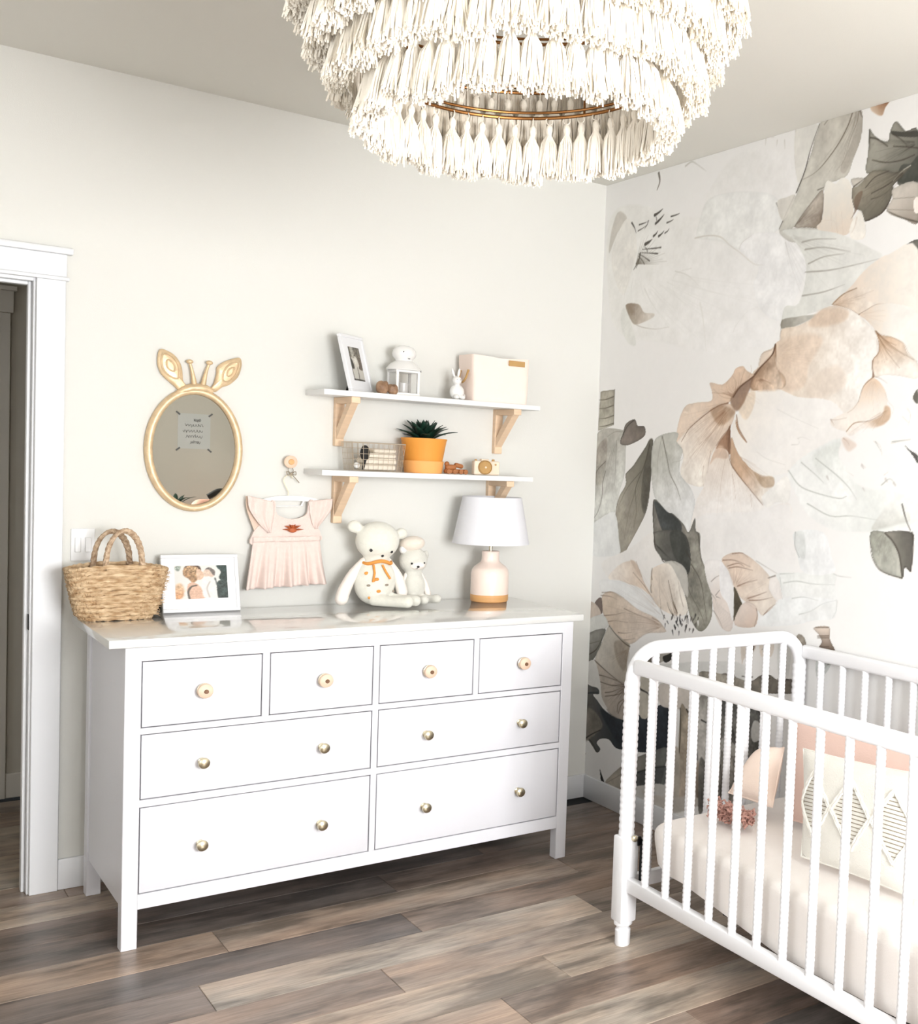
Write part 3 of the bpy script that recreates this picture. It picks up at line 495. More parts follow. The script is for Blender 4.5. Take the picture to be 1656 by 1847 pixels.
('S',[(906,1707),(819,1642),(703,1559)],1.6,1.1,(140,100,70),0.6),
('S',[(842,1590),(832,1546),(829,1505)],3.3,1.1,(140,100,70),0.6),
('S',[(984,1502),(1000,1456),(1009,1409)],2.2,1.1,(140,100,70),0.6),
('S',[(800,1529),(796,1488),(806,1448)],2.2,1.1,(140,100,70),0.6),
('S',[(941,1572),(921,1492),(914,1412)],1.6,1.0,(140,100,70),0.6),
('S',[(1100,1429),(1109,1383)],2.1,1.0,(140,100,70),0.6),
('S',[(1033,1340),(1033,1312),(1033,1282)],4.4,1.6,(186,180,172),0.8),
('F',[(763,1312),(843,1341),(1110,1365),(1296,1406),(1332,1377),(1359,1304),(1367,1193),(1252,1198),(1122,1186),(933,1177),(827,1176),(794,1264)],(239,236,233),None,None,15.7,0,0.02,1,1),
('F',[(16,1843),(130,1849),(134,1693),(5,1667),(10,1766)],(168,160,142),(190,185,166),(64,1842,75,1693),1.7,0.2,0.12,1,0),
('S',[(7,1805),(59,1806),(125,1818)],2.3,4.7,(70,62,52),0.7),
('S',[(10,1766),(62,1768),(127,1780)],2.3,4.7,(70,62,52),0.7),
('S',[(13,1721),(65,1723),(131,1735)],2.3,4.5,(70,62,52),0.7),
('S',[(15,1686),(67,1689),(133,1701)],2.3,4.5,(70,62,52),0.7),
('S',[(130,1849),(131,1777),(131,1693)],4.5,2.8,(90,84,72),0.7),
('F',[(-2,1650),(60,1676),(154,1676),(247,1659),(236,1593),(236,1484),(197,1399),(172,1313),(87,1291),(-5,1233),(-9,1172),(-10,1303),(-6,1477),(-5,1572)],(184,180,168),(216,217,209),(41,1607,197,1399),3.3,0.1,0.1,1,1),
('F',[(3,1581),(79,1633),(86,1531),(53,1435),(-3,1433)],(150,138,126),(176,170,154),(4,1563,82,1479),8.7,0,0.15,0.7,1),
('S',[(78,1531),(9,1486),(-3,1433)],3.4,3.4,(70,62,52),0.7),
('S',[(81,1488),(61,1436),(58,1371),(30,1305),(-8,1268)],4.1,2.3,(70,62,52),0.7),
('S',[(161,1625),(161,1524),(156,1427)],2.8,2.3,(100,96,84),0.7),
('S',[(86,1642),(147,1663),(209,1663)],1.7,2.8,(110,100,88),0.7),
('S',[(1,1260),(72,1277),(149,1312)],2.3,1.2,(130,128,116),0.6),
('F',[(209,1655),(229,1697),(295,1717),(322,1689),(370,1688),(383,1656),(345,1631),(250,1605),(189,1613)],(140,128,118),(120,110,100),(249,1626,303,1701),1.6,0.25,0.12,1,1),
('S',[(209,1651),(245,1689),(295,1715)],6.7,4.5,(66,64,58),0.7),
('S',[(195,1634),(217,1655)],3.5,2.3,(70,62,52),0.7),
('F',[(410,1626),(442,1626),(438,1531),(434,1429),(416,1335),(363,1258),(295,1178),(253,1130),(223,1128),(185,1229),(176,1313),(198,1378),(247,1434),(244,1480),(301,1519),(383,1595)],(166,158,142),(120,116,102),(237,1359,419,1490),1.6,0.18,0.12,1,1),
('F',[(410,1626),(442,1626),(438,1531),(434,1429),(403,1318),(371,1365),(376,1488),(400,1571)],(92,88,78),None,None,8.3,0,0.2,0.75,1),
('S',[(418,1612),(388,1530),(336,1446),(324,1404),(337,1322),(320,1255)],5.1,1.7,(70,62,52),0.7),
('S',[(361,1496),(263,1422),(200,1344)],4.5,1.7,(90,84,74),0.7),
('S',[(323,1412),(278,1311),(249,1192)],3.4,1.7,(90,84,74),0.7),
('S',[(383,1595),(301,1519),(244,1480)],2.3,2.8,(70,62,52),0.6),
('F',[(446,1620),(507,1653),(615,1661),(611,1622),(653,1591),(637,1536),(647,1489),(722,1437),(752,1384),(742,1338),(721,1266),(688,1280),(611,1326),(542,1342),(484,1375),(452,1426),(434,1531)],(192,192,181),(230,231,230),(560,1574,662,1360),1.6,0.08,0.07,1,1),
('S',[(507,1645),(548,1553),(573,1491),(624,1437),(654,1387)],5.4,2.2,(96,90,76),0.8),
('S',[(504,1644),(482,1552),(482,1451)],3.4,1.7,(130,126,112),0.6),
('S',[(558,1454),(579,1396)],2.7,1.1,(150,148,136),0.6),
('S',[(611,1622),(653,1591),(652,1552),(583,1538)],2.2,1.6,(140,138,124),0.6),
('F',[(-14,1233),(87,1287),(172,1304),(211,1189),(208,1126),(-13,1107)],(232,233,231),None,None,5.2,0,0.04,1,1),
('S',[(-4,1216),(-9,1111)],3.5,1.8,(206,205,200),0.7),
('F',[(462,1380),(563,1334),(607,1328),(681,1290),(718,1259),(756,1320),(766,1271),(795,1256),(800,1182),(830,1136),(876,1058),(896,962),(873,902),(821,870),(764,904),(716,991),(667,1086),(562,1128),(500,1174),(472,1242)],(120,116,108),(160,157,142),(569,1248,844,939),2.5,0.2,0.16,1,1),
('F',[(470,1374),(563,1335),(611,1322),(667,1286),(665,1223),(689,1167),(623,1162),(565,1216),(503,1300)],(62,66,66),None,None,6.4,0,0.25,0.9,1),
('F',[(476,1243),(675,1257),(735,1180),(728,1090),(656,1120),(585,1130),(527,1137),(487,1184)],(110,108,100),(84,84,80),(508,1203,647,1152),2.4,0.2,0.2,1,1),
('F',[(591,1251),(675,1257),(721,1187),(734,1098),(656,1132),(610,1178)],(66,68,64),None,None,8.3,0,0.2,0.8,1),
('S',[(472,1242),(488,1176),(542,1130),(615,1108),(675,1052),(720,999)],5.1,2.8,(70,62,52),0.85),
('S',[(745,1132),(809,1074),(842,989),(863,919)],4.9,2.2,(70,62,52),0.7),
('S',[(727,1098),(731,1033),(818,946),(855,894)],5.4,2.2,(90,88,76),0.7),
('S',[(700,1185),(744,1148)],4.5,3.4,(70,62,52),0.8),
('S',[(783,1256),(802,1185),(818,1139)],6.5,1.6,(70,62,52),0.7),
('S',[(463,1374),(472,1249),(500,1151)],3.8,3.2,(70,62,52),0.8),
('F',[(557,1123),(634,1134),(713,1105),(733,1017),(720,999),(661,1058),(601,1110)],(196,192,182),None,None,3.3,0.1,0.05,1,1),
('F',[(79,1079),(238,1138),(359,1191),(461,1242),(480,1180),(542,1126),(471,1094),(470,1005),(480,972),(418,999),(326,1006),(231,1014),(133,1017)],(240,236,231),None,None,5.2,0,0.02,1,1),
('F',[(133,1017),(226,1084),(319,1110),(367,1080),(417,1024),(480,972),(403,997),(310,1005),(231,1014)],(232,210,188),(240,230,218),(369,1054,165,1029),6.7,0,0.06,1,1),
('F',[(303,1109),(350,1104),(400,1048),(369,1054)],(206,180,156),None,None,7.0,0,0.05,0.7,1),
('S',[(330,1059),(417,1012),(480,967),(557,913)],2.8,2.8,(120,96,78),0.8),
('S',[(350,1108),(400,1044),(433,1001)],3.5,1.8,(150,124,104),0.7),
('S',[(231,1014),(326,1006),(389,991)],1.8,1.8,(160,140,120),0.6),
('F',[(68,997),(231,1009),(389,991),(481,963),(557,913),(580,891),(486,887),(379,904),(268,939),(170,959),(89,945)],(238,238,236),None,None,2.6,0.03,0.03,1,1),
('F',[(90,927),(162,958),(268,939),(379,904),(508,886),(583,849),(577,832),(447,809),(344,751),(249,751),(182,786),(147,817),(103,856)],(216,194,170),(232,214,196),(177,866,451,857),2.6,0.12,0.07,1,1),
('S',[(81,931),(156,935),(213,928)],3.7,1.2,(120,96,78),0.7),
('S',[(89,945),(187,956),(268,941)],3.5,1.2,(120,96,78),0.7),
('S',[(112,844),(209,861),(272,877),(381,878)],3.5,1.2,(120,96,78),0.7),
('S',[(139,820),(211,834),(306,838)],3.5,1.2,(120,96,78),0.7),
('S',[(231,784),(286,789),(340,801)],3.5,1.2,(120,96,78),0.7),
('S',[(265,757),(312,764),(365,778)],3.5,1.2,(120,96,78),0.7),
('S',[(486,883),(546,870),(576,848)],3.4,1.1,(120,96,78),0.7),
('S',[(271,895),(381,882),(501,876)],3.4,1.1,(120,96,78),0.7),
('F',[(33,893),(82,922),(97,883),(95,851),(45,849)],(120,104,96),None,None,3.6,0,0.1,1,1),
('F',[(-31,886),(34,889),(87,850),(21,823),(-21,804)],(206,188,172),None,None,4.5,0,0.1,1,1),
('F',[(-21,804),(95,846),(147,817),(125,787),(-33,733)],(222,222,216),None,None,2.7,0.06,0.05,1,1),
('F',[(-33,729),(125,787),(104,730),(74,671),(-40,584)],(150,148,140),(120,118,110),(-14,713,42,643),1.8,0.2,0.14,1,1),
('S',[(-35,636),(57,682),(103,739)],5.5,2.5,(70,62,52),0.7),
('S',[(-30,692),(87,727)],2.5,1.8,(70,62,52),0.5),
('F',[(156,805),(207,780),(297,753),(329,740),(310,680),(310,566),(213,581),(129,603),(52,631),(104,721)],(208,200,186),(190,178,160),(147,705,286,681),2.6,0.1,0.09,1,1),
('F',[(202,735),(265,753),(322,735),(298,626),(232,659)],(150,134,116),None,None,12.7,0,0.15,0.6,1),
('S',[(156,805),(216,773),(281,747),(329,736)],3.5,4.7,(70,62,52),0.7),
('S',[(60,632),(146,601),(230,574),(310,566)],2.9,2.3,(70,62,52),0.6),
('F',[(46,633),(139,604),(238,578),(316,559),(334,426),(250,404),(161,430),(118,481),(103,544)],(196,182,166),(178,164,150),(152,552,280,522),3.1,0.1,0.1,1,1),
('S',[(81,573),(161,575),(239,573)],3.7,2.2,(70,60,52),0.8),
('S',[(103,544),(202,545),(296,567)],3.7,2.2,(70,60,52),0.8),
('S',[(146,503),(204,518),(279,548)],3.5,2.1,(70,60,52),0.8),
('S',[(147,487),(224,506),(289,528)],3.5,2.1,(70,60,52),0.8),
('S',[(248,436),(255,474),(301,504)],3.7,2.2,(70,60,52),0.8),
('S',[(258,432),(275,468),(301,494)],3.7,2.2,(70,60,52),0.8),
('S',[(46,633),(159,597),(306,558)],3.5,2.1,(70,60,52),0.8),
('F',[(-43,585),(46,633),(103,544),(118,481),(171,432),(89,454),(57,487),(96,499),(35,510),(3,521),(-29,538)],(224,222,216),None,None,3.1,0,0.03,1,1),
('F',[(-39,525),(14,512),(85,511),(97,488),(47,477),(89,454),(152,423),(241,408),(335,416),(416,453),(486,482),(571,528),(638,541),(651,363),(567,337),(480,306),(335,284),(250,276),(190,301),(121,289),(93,264),(124,244),(96,221),(53,245),(11,263),(-40,247),(-41,408)],(104,102,96),(52,58,64),(16,336,243,366),2.1,0.15,0.16,1,1),
('F',[(111,426),(308,405),(486,477),(639,536),(650,368),(480,311),(296,297),(196,345)],(44,50,58),None,None,14.0,0,0.2,0.9,1),
('F',[(-40,392),(62,406),(136,355),(80,305),(-20,251)],(140,130,118),None,None,10.9,0,0.15,0.7,1),
('S',[(-30,249),(40,291),(118,329)],5.1,2.9,(36,34,32),0.9),
('S',[(31,267),(63,252),(95,226)],6.6,3.7,(60,58,54),0.8),
('S',[(-31,410),(60,433)],2.9,1.5,(60,58,54),0.6),
('S',[(-35,465),(37,483),(87,492)],4.4,5.9,(50,54,58),0.8),
('F',[(-40,241),(-21,201),(5,195),(-47,187),(-54,210)],(110,106,100),None,None,3.3,0,0.05,1,1),
('F',[(125,157),(147,129),(174,97),(140,95)],(34,34,34),None,None,1.6,0,0.05,1,0),
('F',[(174,97),(220,146),(338,232),(498,310),(634,360),(622,282),(594,194),(544,151),(499,166),(437,140),(400,152),(272,94)],(176,166,150),(110,112,108),(321,212,575,220),3.1,0.15,0.12,1,1),
('F',[(397,198),(622,282),(631,213),(553,158),(490,164),(437,145)],(78,82,82),None,None,8.3,0,0.2,0.85,1),
('S',[(415,203),(520,248),(631,281)],4.0,3.4,(40,40,38),0.8),
('S',[(184,105),(268,152),(395,229)],2.1,2.1,(110,100,88),0.7),
('F',[(401,137),(628,202),(618,103),(405,75)],(206,203,196),None,None,5.2,0,0.05,1,1),
('F',[(422,619),(494,626),(504,480),(425,454)],(190,182,164),None,None,5.0,0,0.1,1,1),
('S',[(417,567),(481,558),(500,530)],8.4,3.5,(40,38,36),0.8),
('F',[(564,618),(797,634),(795,546),(706,534),(571,528)],(206,196,184),None,None,4.8,0,0.06,1,1),
('F',[(713,550),(755,543),(797,527),(786,393),(785,221),(765,166),(715,173),(710,351)],(166,152,130),(190,172,150),(741,506,745,211),4.0,0.15,0.16,1,1),
('S',[(710,540),(718,477),(717,378),(706,241)],6.1,4.0,(40,36,32),0.8),
('S',[(755,543),(781,514)],9.4,4.0,(40,40,38),0.8),
('S',[(782,392),(774,267),(763,186)],2.7,2.0,(60,54,48),0.7),
('S',[(712,203),(723,166)],5.2,3.2,(60,54,48),0.8),
('F',[(652,348),(719,353),(718,129),(635,93)],(190,180,164),None,None,7.7,0,0.08,1,1),
('F',[(852,528),(923,528),(915,421),(905,342),(841,351),(842,453)],(66,72,76),None,None,5.7,0,0.25,1,1),
('F',[(841,351),(908,347),(908,183),(844,186)],(170,152,132),(120,104,90),(866,337,876,185),4.8,0,0.14,1,1),
('S',[(902,375),(905,274),(900,181)],3.9,2.6,(50,46,42),0.7),
('F',[(456,140),(614,148),(843,206),(846,167),(602,74)],(200,192,180),None,None,8.0,0,0.05,1,1),
('F',[(418,684),(523,773),(672,799),(669,741),(572,709),(515,683)],(176,172,158),(196,190,178),(461,708,639,765),3.3,0.1,0.16,1,1),
('F',[(574,730),(619,750),(663,773),(641,732),(593,708)],(50,48,44),None,None,1.7,0,0.05,1,1),
('F',[(461,704),(512,721),(511,686),(463,687)],(100,92,78),None,None,3.5,0,0.2,1,1),
('S',[(596,771),(624,771),(659,781)],3.9,3.4,(90,74,58),0.7),
('S',[(720,802),(725,778)],11.8,8.6,(48,46,46),0.8),
('S',[(763,725),(794,716)],5.4,2.7,(90,84,80),0.7),
('S',[(850,825),(854,814)],6.5,2.2,(60,56,54),0.7),
('S',[(986,853),(996,839),(1011,857)],3.1,2.1,(80,78,76),0.7),
('F',[(529,685),(712,727),(1071,784),(1124,723),(848,708),(783,681)],(216,216,212),None,None,8.0,0,0.03,1,1),
('F',[(829,600),(925,617),(992,618),(993,465),(905,350),(845,360)],(150,146,138),(196,192,184),(907,602,921,401),7.2,0,0.2,1,1),
('F',[(964,613),(1103,621),(1251,638),(1243,512),(1218,376),(1136,275),(1094,224),(983,201),(987,416)],(96,96,92),(150,142,130),(1042,574,1101,255),5.7,0.15,0.35,1,1),
('F',[(1185,585),(1239,562),(1233,532),(1183,499),(1162,535)],(206,204,198),None,None,4.6,0,0.05,0.8,1),
('F',[(992,476),(1077,465),(1071,423),(986,428)],(186,182,172),None,None,6.0,0,0.05,0.7,1),
('F',[(855,363),(907,326),(897,179),(859,157)],(120,116,110),None,None,7.2,0,0.25,1,1),
('F',[(466,1072),(500,1101),(586,1121),(645,1081),(691,1028),(729,967),(731,935),(685,917),(593,918),(527,935),(471,988)],(230,214,196),(238,230,218),(551,997,661,1050),4.0,0,0.07,1,1),
('S',[(591,1051),(623,982),(663,922)],3.4,4.5,(120,98,74),0.6),
('S',[(525,1069),(533,994),(549,929)],1.8,2.9,(120,98,74),0.6),
('S',[(661,1058),(678,1002),(703,956)],2.2,3.2,(120,98,74),0.6),
('S',[(472,1090),(469,1034),(475,988)],3.4,4.5,(120,98,74),0.6),
('F',[(837,1152),(933,1165),(979,1130),(1021,1064),(1026,913),(964,901),(909,957),(885,1026),(848,1086)],(238,234,231),(228,214,204),(917,1116,955,1022),2.4,0.04,0.04,1,1),
('S',[(881,1077),(906,1095),(931,1106)],3.8,1.6,(120,108,98),0.7),
('S',[(911,1025),(941,1052),(977,1067)],3.8,1.6,(120,108,98),0.7),
('S',[(885,1030),(918,1006)],3.8,1.6,(120,108,98),0.7),
('S',[(902,964),(936,937),(964,905)],3.6,1.5,(120,108,98),0.7),
('S',[(917,1021),(943,1017)],3.8,1.6,(120,108,98),0.7),
('S',[(912,1005),(941,953),(964,903)],2.2,1.1,(150,140,130),0.45),
('S',[(925,999),(951,954),(972,904)],2.1,1.0,(150,140,130),0.45),
('S',[(938,992),(961,956),(981,905)],2.1,1.0,(150,140,130),0.45),
('S',[(952,986),(971,957),(990,907)],2.2,1.1,(150,140,130),0.45),
('S',[(965,980),(981,958),(999,908)],2.2,1.1,(150,140,130),0.45),
('S',[(978,974),(991,960),(1007,909)],2.1,1.0,(150,140,130),0.45),
('S',[(991,967),(1001,961),(1016,910)],2.1,1.0,(150,140,130),0.45),
('S',[(1004,961),(1011,962),(1024,911)],2.2,1.1,(150,140,130),0.45),
('F',[(940,1169),(1005,1202),(1077,1203),(1150,1178),(1221,1140),(1236,1120),(1232,1084),(1275,1044),(1205,983),(1162,1004),(1075,1030),(1021,1074),(988,1127)],(229,204,182),(236,222,206),(1045,1146,1215,1028),2.7,0.07,0.06,1,1),
('S',[(948,1167),(1021,1173),(1116,1157)],4.3,1.8,(130,94,72),0.75),
('S',[(979,1147),(1044,1164),(1081,1154)],4.3,1.8,(130,94,72),0.75),
('S',[(987,1140),(1045,1150),(1131,1145)],4.3,1.8,(130,94,72),0.75),
('S',[(1043,1075),(1099,1096),(1161,1112)],4.3,1.8,(130,94,72),0.75),
('S',[(1110,1036),(1165,1054),(1216,1073)],4.3,1.8,(130,94,72),0.75),
('S',[(1118,1030),(1180,1038),(1254,1057)],4.3,1.8,(130,94,72),0.75),
('S',[(1205,983),(1237,1013),(1276,1036)],4.3,1.8,(130,94,72),0.75),
('S',[(1211,988),(1257,1020)],4.1,1.7,(130,94,72),0.75),
('S',[(1005,1197),(1063,1205),(1099,1192)],4.3,1.8,(130,94,72),0.75),
('F',[(1021,1070),(1068,1025),(1076,1007),(1050,972),(1030,942)],(96,86,68),None,None,1.8,0,0.15,1,1),
('F',[(933,1159),(980,1126),(1021,1074),(1026,941),(989,1002),(941,1043)],(238,236,236),None,None,2.7,0,0.05,1,1),
('F',[(1039,925),(1056,987),(1090,1018),(1132,1023),(1169,1000),(1159,936)],(228,210,196),(222,196,176),(1090,1014,1145,948),2.7,0.06,0.05,1,1),
('S',[(1162,1004),(1170,978),(1156,936)],3.1,3.1,(120,98,78),0.7),
('F',[(1143,1178),(1268,1145),(1236,1126),(1232,1084),(1282,1041),(1309,1044),(1291,1108),(1275,1141)],(241,234,228),None,None,1.7,0.03,0.05,1,1),
('S',[(1149,1183),(1206,1166),(1275,1146)],4.1,2.3,(170,164,156),0.6),
('S',[(1222,1125),(1262,1138)],3.5,5.8,(110,96,84),0.7),
('F',[(1268,1145),(1353,1158),(1570,1177),(1579,1134),(1594,1086),(1586,1023),(1491,1002),(1366,968),(1194,941),(1172,960),(1205,983),(1282,1036),(1315,1045),(1291,1108)],(232,234,230),(238,239,238),(1355,1132,1365,981),2.6,0,0.04,1,1),
('F',[(1294,1055),(1423,1079),(1582,1085),(1512,1055),(1389,1006),(1234,955),(1205,974),(1276,1036)],(238,240,239),None,None,5.2,0,0.05,1,1),
('S',[(1288,1147),(1366,1157)],3.5,1.7,(170,174,166),0.65),
('S',[(1310,1116),(1381,1130),(1469,1129),(1579,1138)],3.5,1.7,(170,174,166),0.65),
('S',[(1359,1065),(1423,1077),(1498,1073)],3.5,1.7,(170,174,166),0.65),
('S',[(1402,1012),(1464,1032),(1523,1065),(1594,1086)],3.3,1.7,(170,174,166),0.65),
('S',[(1570,1175),(1600,1170),(1658,1171)],3.3,1.7,(170,174,166),0.65),
('S',[(1594,1082),(1591,1048),(1575,1021)],3.3,1.7,(170,174,166),0.65),
('S',[(1289,1134),(1308,1057)],3.5,1.7,(170,174,166),0.65),
('F',[(1356,1305),(1506,1316),(1554,1236),(1570,1179),(1417,1164),(1373,1242)],(231,233,232),(239,240,240),(1397,1265,1536,1234),4.3,0,0.05,1,1),
('S',[(1362,1305),(1362,1258),(1388,1217)],5.2,2.9,(130,134,130),0.7),
('F',[(1356,1296),(1407,1304),(1420,1216),(1380,1229)],(200,204,200),None,None,8.2,0,0.1,0.6,1),
('F',[(1480,975),(1559,988),(1568,945),(1595,905),(1516,906),(1526,931),(1509,954)],(222,202,184),(120,100,84),(1535,978,1546,904),1.6,0.2,0.12,1,1),
('S',[(1492,977),(1559,986)],3.3,2.8,(90,74,60),0.8),
('S',[(1503,948),(1561,957)],3.5,2.9,(90,74,60),0.8),
('S',[(1505,942),(1561,950)],3.3,2.8,(90,74,60),0.8),
('S',[(1517,912),(1564,919)],3.5,2.9,(90,74,60),0.8),
('F',[(1197,896),(1271,907),(1262,839),(1202,830)],(226,214,200),None,None,2.6,0,0.05,1,1),
('S',[(1207,855),(1265,904)],3.1,2.4,(110,100,90),0.7),
('F',[(1085,876),(1170,888),(1159,841),(1105,806),(1092,785)],(214,202,188),None,None,3.6,0,0.05,1,1),
('F',[(1128,877),(1163,887),(1155,841),(1115,816)],(110,92,78),None,None,4.3,0,0.15,1,1),
('F',[(1394,933),(1447,915),(1444,764),(1434,733),(1383,723),(1396,812)],(120,112,98),(150,140,126),(1403,813,1435,904),3.3,0.1,0.25,1,1),
('S',[(1429,899),(1427,839),(1405,775)],5.2,3.5,(70,66,58),0.7),
('F',[(1298,906),(1382,927),(1373,874),(1354,766),(1308,762)],(220,220,216),None,None,4.3,0,0.05,1,1),
('F',[(971,724),(1037,733),(1096,717),(1153,727),(1206,759),(1261,768),(1302,757),(1354,770),(1406,770),(1409,728),(1184,688),(1056,678),(974,678)],(150,142,128),(120,112,100),(1010,707,1329,744),1.8,0.2,0.22,1,1),
('S',[(971,721),(1037,730)],3.8,3.8,(60,54,48),0.8),
('S',[(1095,736),(1159,744)],3.7,3.7,(60,54,48),0.8),
('S',[(1200,748),(1261,756)],3.5,3.5,(60,54,48),0.8),
('S',[(1302,760),(1361,768)],3.5,3.5,(60,54,48),0.8),
('F',[(1506,864),(1576,865),(1552,821),(1511,799)],(200,204,198),None,None,3.3,0,0.1,1,1),
('S',[(1576,865),(1562,856)],4.4,4.4,(110,106,100),0.7),
('F',[(847,716),(1124,723),(1133,679),(936,663),(851,672)],(166,158,142),None,None,2.4,0.15,0.25,1,1),
('S',[(1004,585),(1047,532),(1076,476)],5.7,4.8,(44,42,40),0.8),
('S',[(1085,612),(1086,502),(1073,388)],5.4,4.6,(44,42,40),0.8),
('S',[(1200,622),(1230,606),(1246,586)],5.4,4.6,(44,42,40),0.8),
('S',[(1177,446),(1214,472),(1236,493)],5.4,4.6,(44,42,40),0.8),
('S',[(990,369),(998,294),(991,215)],5.7,4.8,(44,42,40),0.8),
('S',[(1169,318),(1200,354),(1217,387)],5.4,4.6,(44,42,40),0.8),
('S',[(854,520),(892,515),(914,508)],5.7,4.8,(44,42,40),0.8),
('S',[(619,905),(617,895)],5.5,2.3,(236,234,230),0.9),
('S',[(698,902),(708,895)],8.3,2.3,(90,84,80),0.9),
('S',[(629,902),(622,890)],10.8,2.3,(90,84,80),0.9),
('S',[(759,917),(756,901)],9.2,2.2,(90,84,80),0.9),
('S',[(583,865),(588,851)],6.2,2.3,(236,234,230),0.9),
('S',[(634,848),(642,829)],10.3,2.3,(44,44,46),0.9),
('S',[(787,894),(794,881)],7.3,2.2,(90,84,80),0.9),
('S',[(668,907),(665,889)],5.3,2.3,(44,44,46),0.9),
('S',[(680,850),(681,834)],9.0,2.2,(60,58,58),0.9),
('S',[(806,923),(801,907)],6.5,2.2,(90,84,80),0.9),
('S',[(671,878),(675,868)],7.1,2.3,(44,44,46),0.9),
('S',[(737,908),(740,890)],5.6,2.2,(60,58,58),0.9),
('S',[(632,912),(630,903)],11.1,2.3,(90,84,80),0.9),
('S',[(746,862),(738,850)],10.6,2.2,(236,234,230),0.9),
('S',[(777,872),(770,856)],10.2,2.2,(90,84,80),0.9),
('S',[(595,882),(605,872)],5.1,2.3,(44,44,46),0.9),
('S',[(675,894),(682,874)],8.3,2.2,(236,234,230),0.9),
('S',[(573,903),(568,885)],6.0,2.3,(44,44,46),0.9),
('S',[(699,882),(696,874)],10.3,2.3,(90,84,80),0.9),
('S',[(753,901),(763,889)],6.3,2.2,(236,234,230),0.9),
('S',[(683,905),(683,889)],7.4,2.2,(60,58,58),0.9),
('S',[(684,919),(680,907)],6.4,2.3,(60,58,58),0.9),
('S',[(665,900),(663,880)],6.7,2.2,(44,44,46),0.9),
('S',[(805,908),(809,891)],9.3,2.2,(236,234,230),0.9),
('S',[(658,887),(668,873)],10.5,2.2,(60,58,58),0.9),
('S',[(647,870),(654,855)],10.1,2.3,(60,58,58),0.9),
('S',[(726,878),(723,858)],10.5,2.2,(44,44,46),0.9),
('S',[(773,913),(768,900)],8.5,2.2,(90,84,80),0.9),
('S',[(726,922),(720,905)],8.6,2.3,(236,234,230),0.9),
('S',[(787,933),(781,914)],9.9,2.3,(60,58,58),0.9),
('S',[(701,861),(696,845)],7.1,2.3,(236,234,230),0.9),
('S',[(733,919),(735,909)],9.9,2.3,(44,44,46),0.9),
('S',[(654,863),(655,855)],10.3,2.3,(44,44,46),0.9),
('S',[(582,869),(581,851)],7.0,2.3,(60,58,58),0.9),
('S',[(752,870),(750,861)],10.8,2.3,(90,84,80),0.9),
('S',[(689,891),(698,874)],5.5,2.3,(60,58,58),0.9),
('S',[(722,861),(723,852)],8.2,2.2,(90,84,80),0.9),
('S',[(684,897),(687,878)],9.5,2.3,(44,44,46),0.9),
('S',[(721,917),(715,899)],8.8,2.3,(44,44,46),0.9),
('S',[(691,893),(688,882)],5.9,2.2,(44,44,46),0.9),
('S',[(731,884),(728,865)],7.6,2.2,(90,84,80),0.9),
('S',[(793,900),(796,888)],6.6,2.3,(90,84,80),0.9),
('S',[(591,1051),(621,988),(663,926)],2.8,4.5,(90,76,58),0.7),
('S',[(617,987),(630,960),(655,934)],2.8,4.5,(90,76,58),0.7),
('S',[(472,1090),(467,1066),(475,1043)],2.8,4.5,(90,76,58),0.7),
('S',[(469,1021),(464,1004),(471,988)],2.8,4.5,(90,76,58),0.7),
('S',[(590,959),(604,936),(629,914)],2.8,4.5,(90,76,58),0.7),
('S',[(731,939),(726,916),(731,894)],2.7,4.3,(90,76,58),0.7),
('S',[(541,936),(555,913),(580,891)],2.8,4.5,(90,76,58),0.7),
('S',[(927,1758),(782,1705),(645,1634)],1.8,0.7,(150,108,78),0.45887471953236236),
('S',[(919,1753),(810,1710),(693,1651)],2.8,0.7,(150,108,78),0.40170043341020945),
('S',[(918,1749),(833,1710),(731,1660)],2.4,0.7,(150,108,78),0.43075302030936646),
('S',[(912,1749),(797,1699),(675,1623)],2.5,0.7,(150,108,78),0.31706018541233205),
('S',[(921,1747),(884,1728),(831,1701)],2.2,0.6,(150,108,78),0.3450037304751779),
('S',[(917,1747),(821,1697),(713,1627)],2.1,0.7,(150,108,78),0.2559645197851955),
('S',[(923,1746),(870,1716),(802,1674)],3.4,0.6,(150,108,78),0.41861992433646755),
('S',[(908,1742),(871,1723),(811,1686)],3.0,0.7,(150,108,78),0.47664841247439027),
('S',[(923,1747),(827,1691),(730,1618)],3.5,0.7,(150,108,78),0.49047523447455643),
('S',[(909,1738),(869,1714),(807,1673)],2.4,0.6,(150,108,78),0.3825889290308613),
('S',[(914,1740),(839,1694),(753,1629)],3.1,0.6,(150,108,78),0.338481051217179),
('S',[(915,1739),(805,1666),(693,1569)],2.7,0.7,(150,108,78),0.48008260979798223),
('S',[(925,1742),(819,1667),(711,1577)],2.3,0.7,(150,108,78),0.42489290951756087),
('S',[(921,1741),(859,1699),(790,1646)],3.2,0.6,(150,108,78),0.3273907812373652),
('S',[(913,1732),(798,1643),(677,1525)],2.6,0.7,(150,108,78),0.41285359974169766),
('S',[(927,1738),(834,1661),(737,1571)],2.6,0.7,(150,108,78),0.48353858978344466),
('S',[(907,1717),(836,1653),(737,1557)],3.0,0.7,(150,108,78),0.4769134052378302),
('S',[(931,1741),(863,1683),(796,1620)],2.9,0.7,(150,108,78),0.31827493308428734),
('S',[(929,1739),(860,1678),(791,1609)],2.7,0.7,(150,108,78),0.463485751796218),
('S',[(907,1710),(869,1671),(802,1599)],2.5,0.7,(150,108,78),0.4292402747262438),
('S',[(933,1735),(889,1687),(840,1632)],2.9,0.7,(150,108,78),0.27072579435114386),
('S',[(921,1714),(842,1612),(744,1478)],1.7,0.7,(150,108,78),0.3139225135143606),
